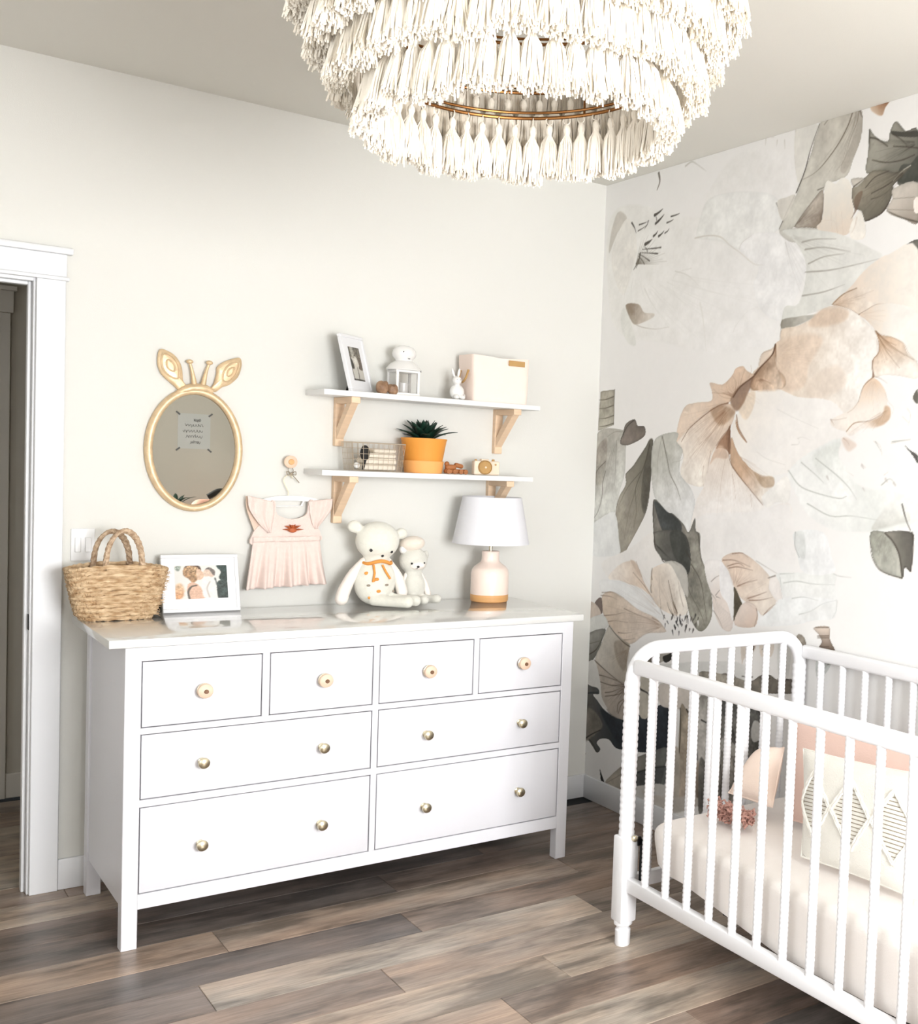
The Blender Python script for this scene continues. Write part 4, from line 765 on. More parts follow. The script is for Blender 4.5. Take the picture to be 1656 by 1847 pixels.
('S',[(938,1733),(859,1623),(779,1501)],2.8,0.6,(150,108,78),0.3463914703381401),
('S',[(937,1735),(898,1686),(859,1630)],1.7,0.7,(150,108,78),0.33605025138419864),
('S',[(942,1736),(879,1639),(827,1533)],2.3,0.7,(150,108,78),0.25770271440667214),
('S',[(930,1713),(895,1652),(853,1560)],3.4,0.7,(150,108,78),0.43891553841876607),
('S',[(918,1779),(863,1771),(793,1764)],2.2,0.7,(150,108,78),0.32514406082161085),
('S',[(899,1776),(872,1772),(814,1764)],1.7,0.7,(150,108,78),0.24686619220933928),
('S',[(899,1772),(796,1752),(653,1731)],2.0,0.7,(150,108,78),0.3278136281088324),
('S',[(896,1768),(862,1760),(794,1744)],2.0,0.6,(150,108,78),0.34825037124029806),
('S',[(897,1769),(813,1747),(693,1718)],2.2,0.7,(150,108,78),0.2602535319031425),
('S',[(909,1768),(869,1754),(809,1735)],2.4,0.7,(150,108,78),0.3757625600510964),
('S',[(913,1767),(811,1730),(683,1692)],2.5,0.7,(150,108,78),0.28892421121015216),
('S',[(924,1770),(792,1717),(639,1670)],1.5,0.7,(150,108,78),0.2433973882466275),
('S',[(903,1760),(786,1712),(632,1656)],1.8,0.7,(150,108,78),0.3014485967658119),
('S',[(904,1759),(837,1728),(742,1688)],2.1,0.6,(150,108,78),0.38084035416955503),
('S',[(962,1807),(931,1819),(891,1832)],1.9,0.6,(130,92,66),0.2666287739198975),
('S',[(956,1810),(927,1819),(882,1832)],3.0,0.6,(130,92,66),0.3054820439225794),
('S',[(967,1804),(923,1815),(874,1826)],1.8,0.7,(130,92,66),0.30360010814472915),
('S',[(957,1806),(911,1815),(848,1822)],3.0,0.6,(130,92,66),0.29835890450481),
('S',[(961,1805),(938,1811),(903,1817)],3.1,0.6,(130,92,66),0.4700126878402998),
('S',[(964,1807),(950,1811),(927,1819)],2.5,0.6,(130,92,66),0.2944475435601961),
('S',[(964,1809),(945,1817),(914,1830)],3.3,0.7,(130,92,66),0.3869097173967635),
('S',[(972,1809),(957,1820),(936,1833)],3.3,0.7,(130,92,66),0.46201102205590866),
('S',[(973,1810),(957,1825),(935,1844)],2.4,0.6,(130,92,66),0.2903301515304021),
('S',[(979,1806),(968,1825),(954,1843)],1.7,0.7,(130,92,66),0.4065876863849759),
('S',[(978,1811),(972,1827),(962,1847)],2.2,0.6,(130,92,66),0.4993197185430281),
('S',[(980,1809),(976,1828),(969,1848)],2.9,0.7,(130,92,66),0.3190762087399208),
('S',[(982,1812),(980,1835),(975,1862)],2.6,0.6,(130,92,66),0.4760787753826644),
('S',[(982,1812),(981,1831),(980,1854)],3.0,0.6,(130,92,66),0.4038580187821743),
('S',[(983,1812),(986,1837),(987,1865)],2.4,0.6,(130,92,66),0.2607027969455049),
('S',[(989,1822),(996,1850),(1000,1891)],2.9,0.6,(130,92,66),0.4899668979032378),
('S',[(990,1822),(993,1830),(1000,1851)],3.0,0.6,(130,92,66),0.35260692026721885),
('S',[(993,1820),(1011,1856),(1028,1905)],2.1,0.6,(130,92,66),0.29785380120218485),
('S',[(916,1599),(889,1564),(855,1510)],2.8,0.7,(176,146,122),0.3479797149479862),
('S',[(929,1598),(891,1533),(849,1454)],2.6,0.6,(176,146,122),0.32979491062738486),
('S',[(931,1591),(896,1519),(859,1431)],1.7,0.7,(176,146,122),0.3087521718471861),
('S',[(937,1592),(911,1526),(884,1453)],1.7,0.7,(176,146,122),0.3832690743617104),
('S',[(931,1566),(910,1499),(882,1403)],1.5,0.7,(176,146,122),0.32349050409322333),
('S',[(934,1555),(930,1538),(917,1487)],1.6,0.7,(176,146,122),0.24309623384494647),
('S',[(938,1576),(913,1463),(897,1337)],2.8,0.7,(176,146,122),0.3078446937741621),
('S',[(942,1548),(932,1485),(919,1383)],2.3,0.6,(176,146,122),0.3933128624634391),
('S',[(949,1569),(937,1462),(930,1339)],1.6,0.7,(176,146,122),0.22914038190813654),
('S',[(952,1557),(950,1533),(947,1483)],1.3,0.6,(176,146,122),0.33558684990953824),
('S',[(956,1546),(955,1505),(955,1429)],2.0,0.6,(176,146,122),0.26315862116928884),
('S',[(959,1578),(960,1491),(967,1402)],2.7,0.6,(176,146,122),0.20457311265054418),
('S',[(962,1579),(971,1465),(989,1352)],2.4,0.6,(176,146,122),0.27323689516837213),
('S',[(972,1578),(987,1481),(1004,1383)],1.6,0.7,(176,146,122),0.39103597991823325),
('S',[(978,1539),(982,1516),(995,1453)],2.6,0.6,(176,146,122),0.2688763626106024),
('S',[(984,1545),(995,1501),(1017,1423)],1.5,0.7,(176,146,122),0.34967961129693265),
('S',[(978,1579),(1012,1464),(1057,1351)],2.6,0.6,(176,146,122),0.21823597283435375),
('S',[(996,1545),(1008,1510),(1037,1438)],1.8,0.6,(176,146,122),0.3848395238855582),
('S',[(993,1572),(1026,1497),(1067,1410)],1.5,0.6,(176,146,122),0.21563924644411472),
('S',[(1007,1547),(1014,1533),(1040,1481)],1.6,0.7,(176,146,122),0.20971043270969125),
('S',[(1002,1573),(1060,1470),(1134,1357)],1.6,0.6,(176,146,122),0.3187920441386594),
('S',[(1004,1574),(1057,1487),(1124,1389)],1.3,0.6,(176,146,122),0.3832138696883982),
('S',[(1015,1561),(1021,1551),(1046,1512)],1.4,0.6,(176,146,122),0.3463328846753353),
('S',[(1015,1565),(1070,1486),(1149,1385)],1.4,0.6,(176,146,122),0.28691103812008745),
('S',[(1004,1584),(1029,1547),(1062,1502)],1.9,0.6,(176,146,122),0.39985998961389363),
('S',[(1009,1580),(1069,1501),(1149,1413)],2.0,0.6,(176,146,122),0.3459010039533708),
('S',[(1033,1543),(1097,1494),(1161,1430)],1.6,0.6,(150,108,78),0.225101635849141),
('S',[(1040,1539),(1089,1503),(1152,1450)],1.8,0.6,(150,108,78),0.39828146308604784),
('S',[(1044,1544),(1072,1527),(1118,1495)],1.9,0.6,(150,108,78),0.3461186743999373),
('S',[(1036,1548),(1095,1511),(1165,1464)],2.4,0.6,(150,108,78),0.284742237248663),
('S',[(1051,1548),(1111,1515),(1188,1464)],1.8,0.6,(150,108,78),0.24595528324307228),
('S',[(1040,1558),(1116,1522),(1195,1473)],1.4,0.6,(150,108,78),0.26936146007976025),
('S',[(1054,1550),(1102,1528),(1175,1490)],2.1,0.6,(150,108,78),0.2701967219731095),
('S',[(1054,1553),(1104,1532),(1179,1495)],2.5,0.6,(150,108,78),0.3407965112818303),
('S',[(1052,1559),(1106,1538),(1179,1503)],2.7,0.6,(150,108,78),0.23139494558820617),
('S',[(1035,1567),(1086,1549),(1143,1525)],2.1,0.6,(150,108,78),0.24517967915188787),
('S',[(1028,1570),(1121,1538),(1209,1499)],2.2,0.6,(150,108,78),0.29526314855944924),
('S',[(1028,1571),(1073,1558),(1120,1542)],1.6,0.6,(150,108,78),0.41974631992799455),
('S',[(1102,1860),(1098,1850),(1091,1835)],1.7,0.6,(134,98,72),0.3839705010766723),
('S',[(1103,1861),(1101,1849),(1096,1834)],1.6,0.6,(134,98,72),0.35841142091559647),
('S',[(1105,1862),(1105,1853),(1104,1842)],2.9,0.6,(134,98,72),0.28095049028741137),
('S',[(1109,1858),(1110,1851),(1111,1838)],2.6,0.6,(134,98,72),0.34917011866269504),
('S',[(1109,1859),(1113,1840),(1117,1815)],2.1,0.6,(134,98,72),0.2860637708393594),
('S',[(1111,1859),(1114,1853),(1119,1841)],1.9,0.6,(134,98,72),0.39540004091561654),
('S',[(1112,1861),(1122,1845),(1131,1825)],1.7,0.6,(134,98,72),0.26490029249155816),
('S',[(1113,1862),(1122,1852),(1132,1839)],2.1,0.6,(134,98,72),0.3963904658769097),
('S',[(1117,1859),(1127,1848),(1142,1831)],2.9,0.6,(134,98,72),0.3110241276805382),
('S',[(1120,1859),(1134,1847),(1152,1828)],2.9,0.6,(134,98,72),0.32198444122254666),
('S',[(1117,1862),(1144,1840),(1173,1815)],2.8,0.6,(134,98,72),0.2879961336651262),
('S',[(1120,1860),(1139,1848),(1163,1831)],3.0,0.6,(134,98,72),0.39325648506934596),
('S',[(1123,1860),(1153,1843),(1187,1819)],2.7,0.6,(134,98,72),0.3949738010706231),
('S',[(1129,1860),(1148,1850),(1177,1833)],2.4,0.6,(134,98,72),0.4160380513686686),
('S',[(1127,1861),(1140,1856),(1161,1845)],3.4,0.6,(134,98,72),0.4554811966524287),
('S',[(1127,1861),(1148,1853),(1176,1839)],1.6,0.6,(134,98,72),0.36542382157494147),
('S',[(1119,1865),(1145,1854),(1172,1843)],3.0,0.6,(134,98,72),0.2823350555046711),
('S',[(1133,1861),(1150,1855),(1181,1843)],1.7,0.6,(134,98,72),0.3622968502373327),
('S',[(1133,1862),(1163,1853),(1205,1837)],3.2,0.6,(134,98,72),0.3196052661284743),
('S',[(1135,1862),(1160,1854),(1199,1841)],3.2,0.6,(134,98,72),0.28773022644777724),
('S',[(1124,1865),(1153,1857),(1185,1847)],2.5,0.6,(134,98,72),0.39728087593306394),
('S',[(1128,1864),(1158,1856),(1194,1846)],2.1,0.6,(134,98,72),0.391585305926598),
('S',[(1028,1807),(1034,1784),(1037,1759)],2.3,0.6,(170,134,104),0.21703705361015058),
('S',[(1030,1806),(1038,1785),(1043,1761)],2.2,0.6,(170,134,104),0.2918267525544794),
('S',[(1030,1807),(1041,1781),(1048,1753)],2.5,0.6,(170,134,104),0.21791312468811797),
('S',[(1030,1807),(1039,1788),(1049,1766)],1.9,0.6,(170,134,104),0.38041286008232567),
('S',[(1032,1807),(1045,1786),(1059,1762)],2.7,0.6,(170,134,104),0.21261773614044374),
('S',[(1037,1804),(1055,1783),(1074,1754)],1.7,0.6,(170,134,104),0.3382601143211945),
('S',[(1043,1804),(1059,1789),(1080,1765)],2.1,0.6,(170,134,104),0.2284275958042093),
('S',[(1041,1809),(1055,1801),(1072,1788)],1.5,0.6,(170,134,104),0.3892088649575599),
('S',[(1047,1808),(1071,1795),(1101,1775)],1.6,0.6,(170,134,104),0.2713393477425569),
('S',[(1046,1809),(1082,1793),(1125,1771)],1.4,0.6,(170,134,104),0.3380362515356938),
('S',[(1052,1812),(1085,1802),(1127,1784)],2.0,0.6,(170,134,104),0.23952963100193633),
('S',[(1047,1814),(1069,1810),(1098,1802)],1.4,0.6,(170,134,104),0.3806441260229379),
('S',[(1187,1935),(1191,1904),(1201,1871)],3.0,0.6,(196,158,128),0.2012870108162247),
('S',[(1187,1935),(1194,1901),(1211,1867)],2.5,0.6,(196,158,128),0.32333000853672367),
('S',[(1198,1925),(1202,1916),(1213,1896)],2.3,0.6,(196,158,128),0.34501307371644185),
('S',[(1199,1934),(1213,1912),(1230,1888)],2.4,0.6,(196,158,128),0.3847659572824591),
('S',[(1202,1928),(1226,1895),(1264,1859)],2.8,0.6,(196,158,128),0.2203338875158957),
('S',[(1212,1923),(1228,1904),(1258,1876)],2.2,0.6,(196,158,128),0.21754247661319412),
('S',[(1213,1932),(1240,1909),(1274,1883)],2.9,0.6,(196,158,128),0.23989664421796908),
('S',[(1210,1934),(1271,1889),(1345,1853)],2.3,0.6,(196,158,128),0.29834234735241955),
('S',[(1235,1924),(1244,1919),(1274,1902)],1.7,0.6,(196,158,128),0.3193691283522168),
('S',[(1240,1925),(1256,1917),(1295,1899)],1.9,0.6,(196,158,128),0.20165051205825094),
('S',[(1222,1938),(1262,1920),(1303,1904)],1.7,0.6,(196,158,128),0.2993483298086936),
('S',[(1237,1936),(1323,1906),(1422,1880)],2.6,0.6,(196,158,128),0.21868355974681328),
('S',[(1247,1937),(1309,1920),(1389,1901)],3.2,0.6,(196,158,128),0.21083464066683427),
('S',[(1235,1942),(1313,1922),(1395,1907)],2.0,0.6,(196,158,128),0.39897678133142245),
('S',[(1258,1942),(1355,1925),(1473,1909)],3.2,0.6,(196,158,128),0.2473572196986373),
('S',[(1249,1947),(1332,1936),(1427,1925)],2.7,0.6,(196,158,128),0.31805180842463887),
('S',[(1248,1950),(1345,1943),(1451,1938)],3.0,0.6,(196,158,128),0.3168279653274542),
('S',[(1273,1950),(1320,1949),(1401,1949)],2.4,0.6,(196,158,128),0.20367332306346927),
('S',[(1252,1955),(1347,1958),(1453,1966)],1.9,0.6,(196,158,128),0.2888028938615878),
('S',[(1259,1961),(1309,1965),(1380,1973)],1.7,0.6,(196,158,128),0.3568197549211438),
('S',[(1268,1962),(1287,1964),(1336,1970)],2.4,0.6,(196,158,128),0.3418895822432384),
('S',[(1249,1963),(1298,1971),(1358,1984)],1.9,0.6,(196,158,128),0.3928149547587919),
('S',[(1258,1971),(1298,1982),(1364,2001)],2.1,0.6,(196,158,128),0.3335010741506479),
('S',[(1236,1967),(1278,1979),(1325,1995)],1.6,0.6,(196,158,128),0.3950517904901299),
('S',[(1254,1976),(1272,1983),(1315,2002)],2.6,0.6,(196,158,128),0.20237494714383242),
('S',[(1228,1977),(1253,1989),(1286,2008)],2.6,0.6,(196,158,128),0.3932866585235091),
('S',[(1479,2082),(1455,2067),(1426,2044)],1.8,0.6,(206,170,138),0.36266425027146404),
('S',[(1487,2084),(1457,2057),(1432,2026)],2.4,0.6,(206,170,138),0.2655545623244186),
('S',[(1481,2074),(1474,2066),(1461,2047)],1.5,0.6,(206,170,138),0.37203220745725823),
('S',[(1494,2078),(1481,2051),(1470,2020)],2.5,0.6,(206,170,138),0.29136623021166114),
('S',[(1497,2078),(1487,2045),(1484,2008)],2.8,0.6,(206,170,138),0.39648264980223824),
('S',[(1500,2079),(1497,2035),(1503,1990)],1.4,0.6,(206,170,138),0.2267945054098268),
('S',[(1505,2074),(1509,2036),(1520,1993)],3.1,0.6,(206,170,138),0.26287276099129014),
('S',[(1507,2078),(1515,2048),(1527,2017)],2.5,0.6,(206,170,138),0.3688135795323804),
('S',[(1513,2074),(1520,2059),(1530,2039)],1.5,0.6,(206,170,138),0.29932069972330966),
('S',[(1515,2073),(1535,2042),(1565,2006)],2.8,0.6,(206,170,138),0.2299376269942803),
('S',[(1520,2073),(1538,2051),(1565,2023)],1.6,0.6,(206,170,138),0.35510254021456555),
('S',[(1527,2072),(1534,2065),(1551,2049)],3.0,0.6,(206,170,138),0.2866463005102972),
('S',[(1523,2079),(1548,2059),(1577,2037)],2.4,0.6,(206,170,138),0.23569208214414505),
('S',[(1524,2080),(1543,2067),(1565,2052)],2.5,0.6,(206,170,138),0.3642111348722994),
('S',[(1760,1965),(1793,1944),(1846,1913)],1.8,0.6,(140,100,70),0.37696031826556775),
('S',[(1750,1971),(1796,1939),(1852,1902)],1.9,0.5,(140,100,70),0.44824421812998816),
('S',[(1740,1976),(1771,1952),(1803,1927)],2.2,0.6,(140,100,70),0.42335962063530974),
('S',[(1753,1960),(1763,1951),(1791,1926)],2.0,0.6,(140,100,70),0.4038906761446427),
('S',[(1746,1968),(1768,1947),(1799,1918)],1.1,0.5,(140,100,70),0.2975520656994823),
('S',[(1743,1968),(1768,1942),(1799,1908)],1.6,0.5,(140,100,70),0.460606782129633),
('S',[(1740,1967),(1768,1931),(1805,1888)],1.9,0.5,(140,100,70),0.3643324703998894),
('S',[(1742,1958),(1754,1940),(1779,1905)],2.1,0.5,(140,100,70),0.42695240537448736),
('S',[(1734,1971),(1752,1940),(1775,1904)],1.2,0.5,(140,100,70),0.44157197160260175),
('S',[(1731,1969),(1745,1937),(1765,1898)],2.4,0.6,(140,100,70),0.46182744332570114),
('S',[(1733,1961),(1736,1952),(1746,1928)],1.7,0.5,(140,100,70),0.49508973529357303),
('S',[(1730,1967),(1739,1939),(1753,1902)],2.2,0.6,(140,100,70),0.3174438967125357),
('S',[(1729,1962),(1732,1951),(1739,1925)],2.1,0.6,(140,100,70),0.2794979198548877),
('S',[(1725,1977),(1731,1947),(1738,1916)],2.1,0.5,(140,100,70),0.29441953204959154),
('S',[(1724,1975),(1728,1937),(1736,1897)],2.1,0.6,(140,100,70),0.2827417709291549),
('S',[(1724,1972),(1726,1936),(1732,1894)],1.3,0.5,(140,100,70),0.3174487442976496),
('S',[(1513,2117),(1531,2125),(1554,2138)],1.4,0.6,(150,112,80),0.25271511077251696),
('S',[(1518,2117),(1536,2123),(1563,2133)],2.0,0.6,(150,112,80),0.4003642596819333),
('S',[(1513,2113),(1550,2121),(1588,2131)],1.7,0.6,(150,112,80),0.29056683059722216),
('S',[(1526,2115),(1570,2122),(1627,2133)],1.2,0.6,(150,112,80),0.42173637602338543),
('S',[(1531,2113),(1557,2116),(1598,2121)],1.2,0.6,(150,112,80),0.2651961740472422),
('S',[(1518,2111),(1588,2115),(1657,2121)],2.4,0.6,(150,112,80),0.48667825468581766),
('S',[(1520,2110),(1556,2110),(1594,2111)],1.5,0.6,(150,112,80),0.40536298706785806),
('S',[(1520,2109),(1563,2108),(1606,2107)],1.4,0.6,(150,112,80),0.4539244120635144),
('S',[(1532,2107),(1572,2105),(1625,2102)],1.8,0.6,(150,112,80),0.34614534776871864),
('S',[(1536,2104),(1548,2102),(1580,2098)],2.4,0.6,(150,112,80),0.4158990108623425),
('S',[(1527,2104),(1556,2098),(1597,2090)],2.0,0.6,(150,112,80),0.2784581002823593),
('S',[(1520,2103),(1544,2095),(1577,2086)],2.2,0.6,(150,112,80),0.3750030308578321),
('S',[(1653,2068),(1667,2071),(1688,2076)],2.3,0.6,(190,156,126),0.2371448347747471),
('S',[(1650,2067),(1673,2070),(1698,2074)],2.0,0.5,(190,156,126),0.22604260455195138),
('S',[(1654,2066),(1691,2069),(1731,2074)],1.7,0.6,(190,156,126),0.36753130210065965),
('S',[(1657,2065),(1703,2068),(1753,2071)],1.3,0.6,(190,156,126),0.374256945839688),
('S',[(1665,2060),(1705,2055),(1758,2052)],2.1,0.6,(190,156,126),0.389864683359127),
('S',[(1662,2057),(1699,2047),(1748,2034)],1.8,0.6,(190,156,126),0.35100077025548027),
('S',[(1653,2056),(1685,2039),(1724,2022)],1.7,0.6,(190,156,126),0.26275227316506516),
('S',[(1654,2054),(1664,2048),(1683,2038)],2.4,0.6,(190,156,126),0.3381845302110575),
('S',[(1644,2059),(1664,2047),(1686,2036)],1.9,0.5,(190,156,126),0.28867999097105257),
('S',[(1643,2060),(1650,2055),(1660,2049)],1.4,0.5,(190,156,126),0.2918918047275577),
('S',[(1702,1835),(1693,1826),(1679,1810)],2.3,0.5,(186,150,120),0.25422304531206463),
('S',[(1704,1833),(1694,1819),(1680,1798)],1.5,0.6,(186,150,120),0.33684662561539114),
('S',[(1709,1837),(1695,1812),(1684,1785)],1.4,0.6,(186,150,120),0.3802926172549398),
('S',[(1709,1827),(1703,1809),(1695,1780)],2.0,0.6,(186,150,120),0.22994071120180265),
('S',[(1712,1835),(1704,1800),(1699,1763)],1.9,0.5,(186,150,120),0.2246052691263325),
('S',[(1715,1834),(1713,1806),(1712,1775)],2.4,0.6,(186,150,120),0.2807351597894509),
('S',[(1716,1828),(1717,1787),(1725,1737)],2.3,0.6,(186,150,120),0.3373767001720591),
('S',[(1718,1828),(1719,1813),(1724,1790)],1.4,0.6,(186,150,120),0.21893449984044394),
('S',[(1719,1834),(1731,1792),(1749,1747)],1.6,0.5,(186,150,120),0.24363758040180628),
('S',[(1720,1836),(1736,1796),(1756,1756)],2.1,0.5,(186,150,120),0.21790704768692193),
('S',[(1725,1830),(1733,1815),(1746,1792)],1.3,0.6,(186,150,120),0.30515291182092374),
('S',[(1724,1833),(1730,1823),(1740,1807)],1.9,0.6,(186,150,120),0.2910333801947901),
('S',[(1724,1836),(1737,1819),(1755,1799)],1.3,0.6,(186,150,120),0.294903632095572),
('S',[(1726,1834),(1733,1827),(1747,1813)],1.2,0.6,(186,150,120),0.2286593906418297),
('S',[(1754,1731),(1697,1704),(1623,1668)],1.3,0.6,(160,120,86),0.39726789033256465),
('S',[(1756,1732),(1740,1725),(1711,1712)],2.2,0.5,(160,120,86),0.39996324683322393),
('S',[(1759,1731),(1737,1719),(1702,1700)],1.5,0.6,(160,120,86),0.25266285142949213),
('S',[(1758,1730),(1740,1720),(1709,1701)],2.1,0.5,(160,120,86),0.24467824146991746),
('S',[(1770,1735),(1723,1704),(1677,1667)],1.6,0.5,(160,120,86),0.2839750654840788),
('S',[(1771,1734),(1754,1723),(1734,1707)],1.8,0.5,(160,120,86),0.3860434736222413),
('S',[(1768,1730),(1747,1712),(1719,1684)],2.5,0.6,(160,120,86),0.2980513050544426),
('S',[(1778,1736),(1751,1706),(1724,1674)],1.4,0.6,(160,120,86),0.3876129579320163),
('S',[(1778,1736),(1759,1714),(1744,1687)],1.7,0.5,(160,120,86),0.3774129463070023),
('S',[(1782,1738),(1775,1725),(1768,1711)],1.8,0.6,(160,120,86),0.36809643942341846),
('S',[(1781,1736),(1773,1720),(1767,1700)],1.4,0.6,(160,120,86),0.38962659165273794),
('S',[(1783,1738),(1779,1726),(1776,1711)],2.2,0.6,(160,120,86),0.26365351287557437),
('S',[(1784,1738),(1782,1721),(1783,1701)],1.2,0.5,(160,120,86),0.38149424618138084),
('S',[(1786,1740),(1786,1725),(1791,1710)],1.7,0.5,(160,120,86),0.2752296596994978),
('S',[(534,871),(426,889),(287,907)],2.7,0.7,(130,100,78),0.31714103923872666),
('S',[(522,870),(388,888),(208,905)],1.7,0.7,(130,100,78),0.29295983357992034),
('S',[(516,869),(427,878),(292,890)],2.3,0.7,(130,100,78),0.40257944855525274),
('S',[(508,869),(351,881),(128,891)],3.4,0.7,(130,100,78),0.3751692680043362),
('S',[(523,867),(465,872),(371,878)],2.3,0.7,(130,100,78),0.27547549028766577),
('S',[(514,865),(431,869),(299,872)],2.5,0.7,(130,100,78),0.32020273667773025),
('S',[(541,865),(392,873),(215,868)],1.9,0.7,(130,100,78),0.4441239842683908),
('S',[(529,865),(371,868),(169,857)],2.2,0.7,(130,100,78),0.2597646161503844),
('S',[(553,862),(435,863),(308,859)],3.1,0.7,(130,100,78),0.3887735531941346),
('S',[(532,863),(471,864),(383,863)],3.7,0.7,(130,100,78),0.3318926001509649),
('S',[(526,861),(382,856),(196,840)],2.8,0.7,(130,100,78),0.23011971166594974),
('S',[(537,860),(459,856),(357,849)],2.5,0.7,(130,100,78),0.3463243956467118),
('S',[(542,860),(403,851),(240,833)],2.7,0.7,(130,100,78),0.43937235331619845),
('S',[(518,859),(393,849),(218,824)],2.1,0.7,(130,100,78),0.247703472220931),
('S',[(558,859),(471,849),(380,838)],2.9,0.7,(130,100,78),0.43171957518699167),
('S',[(515,856),(471,851),(380,839)],3.3,0.7,(130,100,78),0.2594654871332836),
('S',[(552,857),(420,836),(276,807)],1.7,0.7,(130,100,78),0.3432157442346182),
('S',[(554,856),(397,825),(226,786)],2.5,0.7,(130,100,78),0.23368149821550896),
('S',[(540,855),(443,837),(325,807)],1.8,0.7,(130,100,78),0.2318237638778789),
('S',[(521,850),(473,840),(384,817)],2.8,0.7,(130,100,78),0.2482404707575871),
('S',[(558,856),(478,837),(392,813)],1.9,0.7,(130,100,78),0.32264849157458475),
('S',[(530,848),(432,819),(299,773)],3.6,0.7,(130,100,78),0.32239009989654466),
('S',[(541,849),(489,833),(413,808)],3.3,0.7,(130,100,78),0.4186150539055745),
('S',[(565,856),(495,835),(425,809)],2.4,0.7,(130,100,78),0.29136548522264877),
('S',[(536,844),(508,834),(449,810)],2.3,0.7,(130,100,78),0.3372714611094692),
('S',[(550,850),(484,825),(406,786)],2.8,0.7,(130,100,78),0.3353214370050577),
('S',[(478,909),(387,926),(234,947)],1.9,0.7,(176,166,158),0.35322148755959054),
('S',[(526,900),(374,931),(203,957)],1.5,0.7,(176,166,158),0.2768342209088595),
('S',[(508,904),(376,931),(209,962)],1.9,0.7,(176,166,158),0.3692655618256848),
('S',[(488,911),(365,940),(181,975)],1.5,0.7,(176,166,158),0.36252180008832313),
('S',[(505,908),(382,939),(216,977)],2.3,0.7,(176,166,158),0.39103757245217374),
('S',[(502,913),(458,926),(374,950)],2.5,0.7,(176,166,158),0.26183990599166507),
('S',[(525,909),(480,925),(414,946)],2.9,0.7,(176,166,158),0.2283214281240271),
('S',[(513,914),(429,942),(300,976)],1.4,0.7,(176,166,158),0.274438568311487),
('S',[(537,905),(498,921),(446,939)],3.0,0.7,(176,166,158),0.274965802699442),
('S',[(544,903),(461,938),(358,967)],2.3,0.7,(176,166,158),0.3914784360655692),
('S',[(546,902),(486,927),(413,952)],2.6,0.7,(176,166,158),0.23854950032759126),
('S',[(544,905),(495,928),(427,953)],1.6,0.7,(176,166,158),0.3317130272203809),
('S',[(506,930),(436,952),(347,977)],1.7,0.7,(170,140,116),0.335140951285826),
('S',[(502,933),(409,965),(288,1001)],1.8,0.7,(170,140,116),0.2821052104408112),
('S',[(494,938),(394,975),(256,1021)],2.6,0.7,(170,140,116),0.41983774820423153),
('S',[(514,932),(376,989),(216,1048)],2.6,0.7,(170,140,116),0.35449721469910317),
('S',[(493,947),(453,966),(375,1002)],2.7,0.7,(170,140,116),0.2736216411826413),
('S',[(488,948),(444,971),(359,1012)],1.8,0.7,(170,140,116),0.38859845952193234),
('S',[(510,943),(434,988),(330,1043)],2.8,0.7,(170,140,116),0.359984283778549),
('S',[(512,942),(454,977),(376,1024)],2.9,0.7,(170,140,116),0.2576705169797498),
('S',[(526,936),(435,999),(327,1063)],1.8,0.7,(170,140,116),0.3794053849316604),
('S',[(518,943),(457,987),(376,1040)],1.6,0.7,(170,140,116),0.38353497997133823),
('S',[(524,940),(454,995),(364,1057)],2.6,0.7,(170,140,116),0.41039224470316016),
('S',[(530,935),(458,992),(377,1052)],1.7,0.7,(170,140,116),0.24273953237498272),
('S',[(532,938),(462,1000),(377,1065)],2.9,0.7,(170,140,116),0.36670191093159105),
('S',[(524,950),(463,1009),(371,1081)],2.2,0.7,(170,140,116),0.44656508265141925),
('S',[(638,911),(589,965),(517,1027)],2.7,0.7,(120,94,72),0.3483836657314912),
('S',[(644,903),(574,982),(491,1062)],2.2,0.7,(120,94,72),0.31510929840033225),
('S',[(646,902),(608,952),(564,1004)],2.3,0.7,(120,94,72),0.3277662676253554),
('S',[(647,902),(602,967),(550,1033)],2.1,0.7,(120,94,72),0.3856106483481954),
('S',[(640,922),(618,962),(577,1021)],2.4,0.6,(120,94,72),0.274839603489446),
('S',[(647,913),(611,984),(558,1063)],2.9,0.6,(120,94,72),0.32476269560071935),
('S',[(645,924),(612,997),(552,1088)],3.6,0.7,(120,94,72),0.3082103240763635),
('S',[(646,924),(626,975),(589,1047)],2.5,0.7,(120,94,72),0.28463587562489207),
('S',[(645,921),(622,978),(588,1054)],1.7,0.7,(120,94,72),0.3636249655967755),
('S',[(649,915),(630,970),(604,1037)],2.7,0.7,(120,94,72),0.34226788101401207),
('S',[(652,926),(635,995),(596,1085)],2.2,0.7,(120,94,72),0.2564705898351549),
('S',[(651,920),(640,964),(623,1025)],2.2,0.7,(120,94,72),0.28209581873495637),
('S',[(654,921),(648,957),(636,1013)],2.6,0.7,(120,94,72),0.32529436109273124),
('S',[(656,906),(645,976),(629,1050)],3.1,0.7,(120,94,72),0.4380117364611508),
('S',[(656,913),(653,943),(648,985)],3.0,0.7,(120,94,72),0.25402892786110753),
('S',[(659,902),(657,958),(651,1015)],1.9,0.6,(120,94,72),0.32146014996447925),
('S',[(659,913),(659,956),(656,1013)],3.4,0.7,(120,94,72),0.42099409515190866),
('S',[(664,913),(667,936),(670,972)],1.7,0.7,(120,94,72),0.3461747590839458),
('S',[(277,710),(200,677),(90,640)],3.8,0.7,(130,108,88),0.2519654894977954),
('S',[(278,707),(226,681),(141,648)],3.1,0.7,(130,108,88),0.23387561742511398),
('S',[(300,717),(246,685),(182,655)],2.4,0.7,(130,108,88),0.3900078215907001),
('S',[(295,715),(244,686),(183,654)],3.6,0.7,(130,108,88),0.2671137620936948),
('S',[(288,706),(254,683),(198,650)],2.8,0.7,(130,108,88),0.21629319668761388),
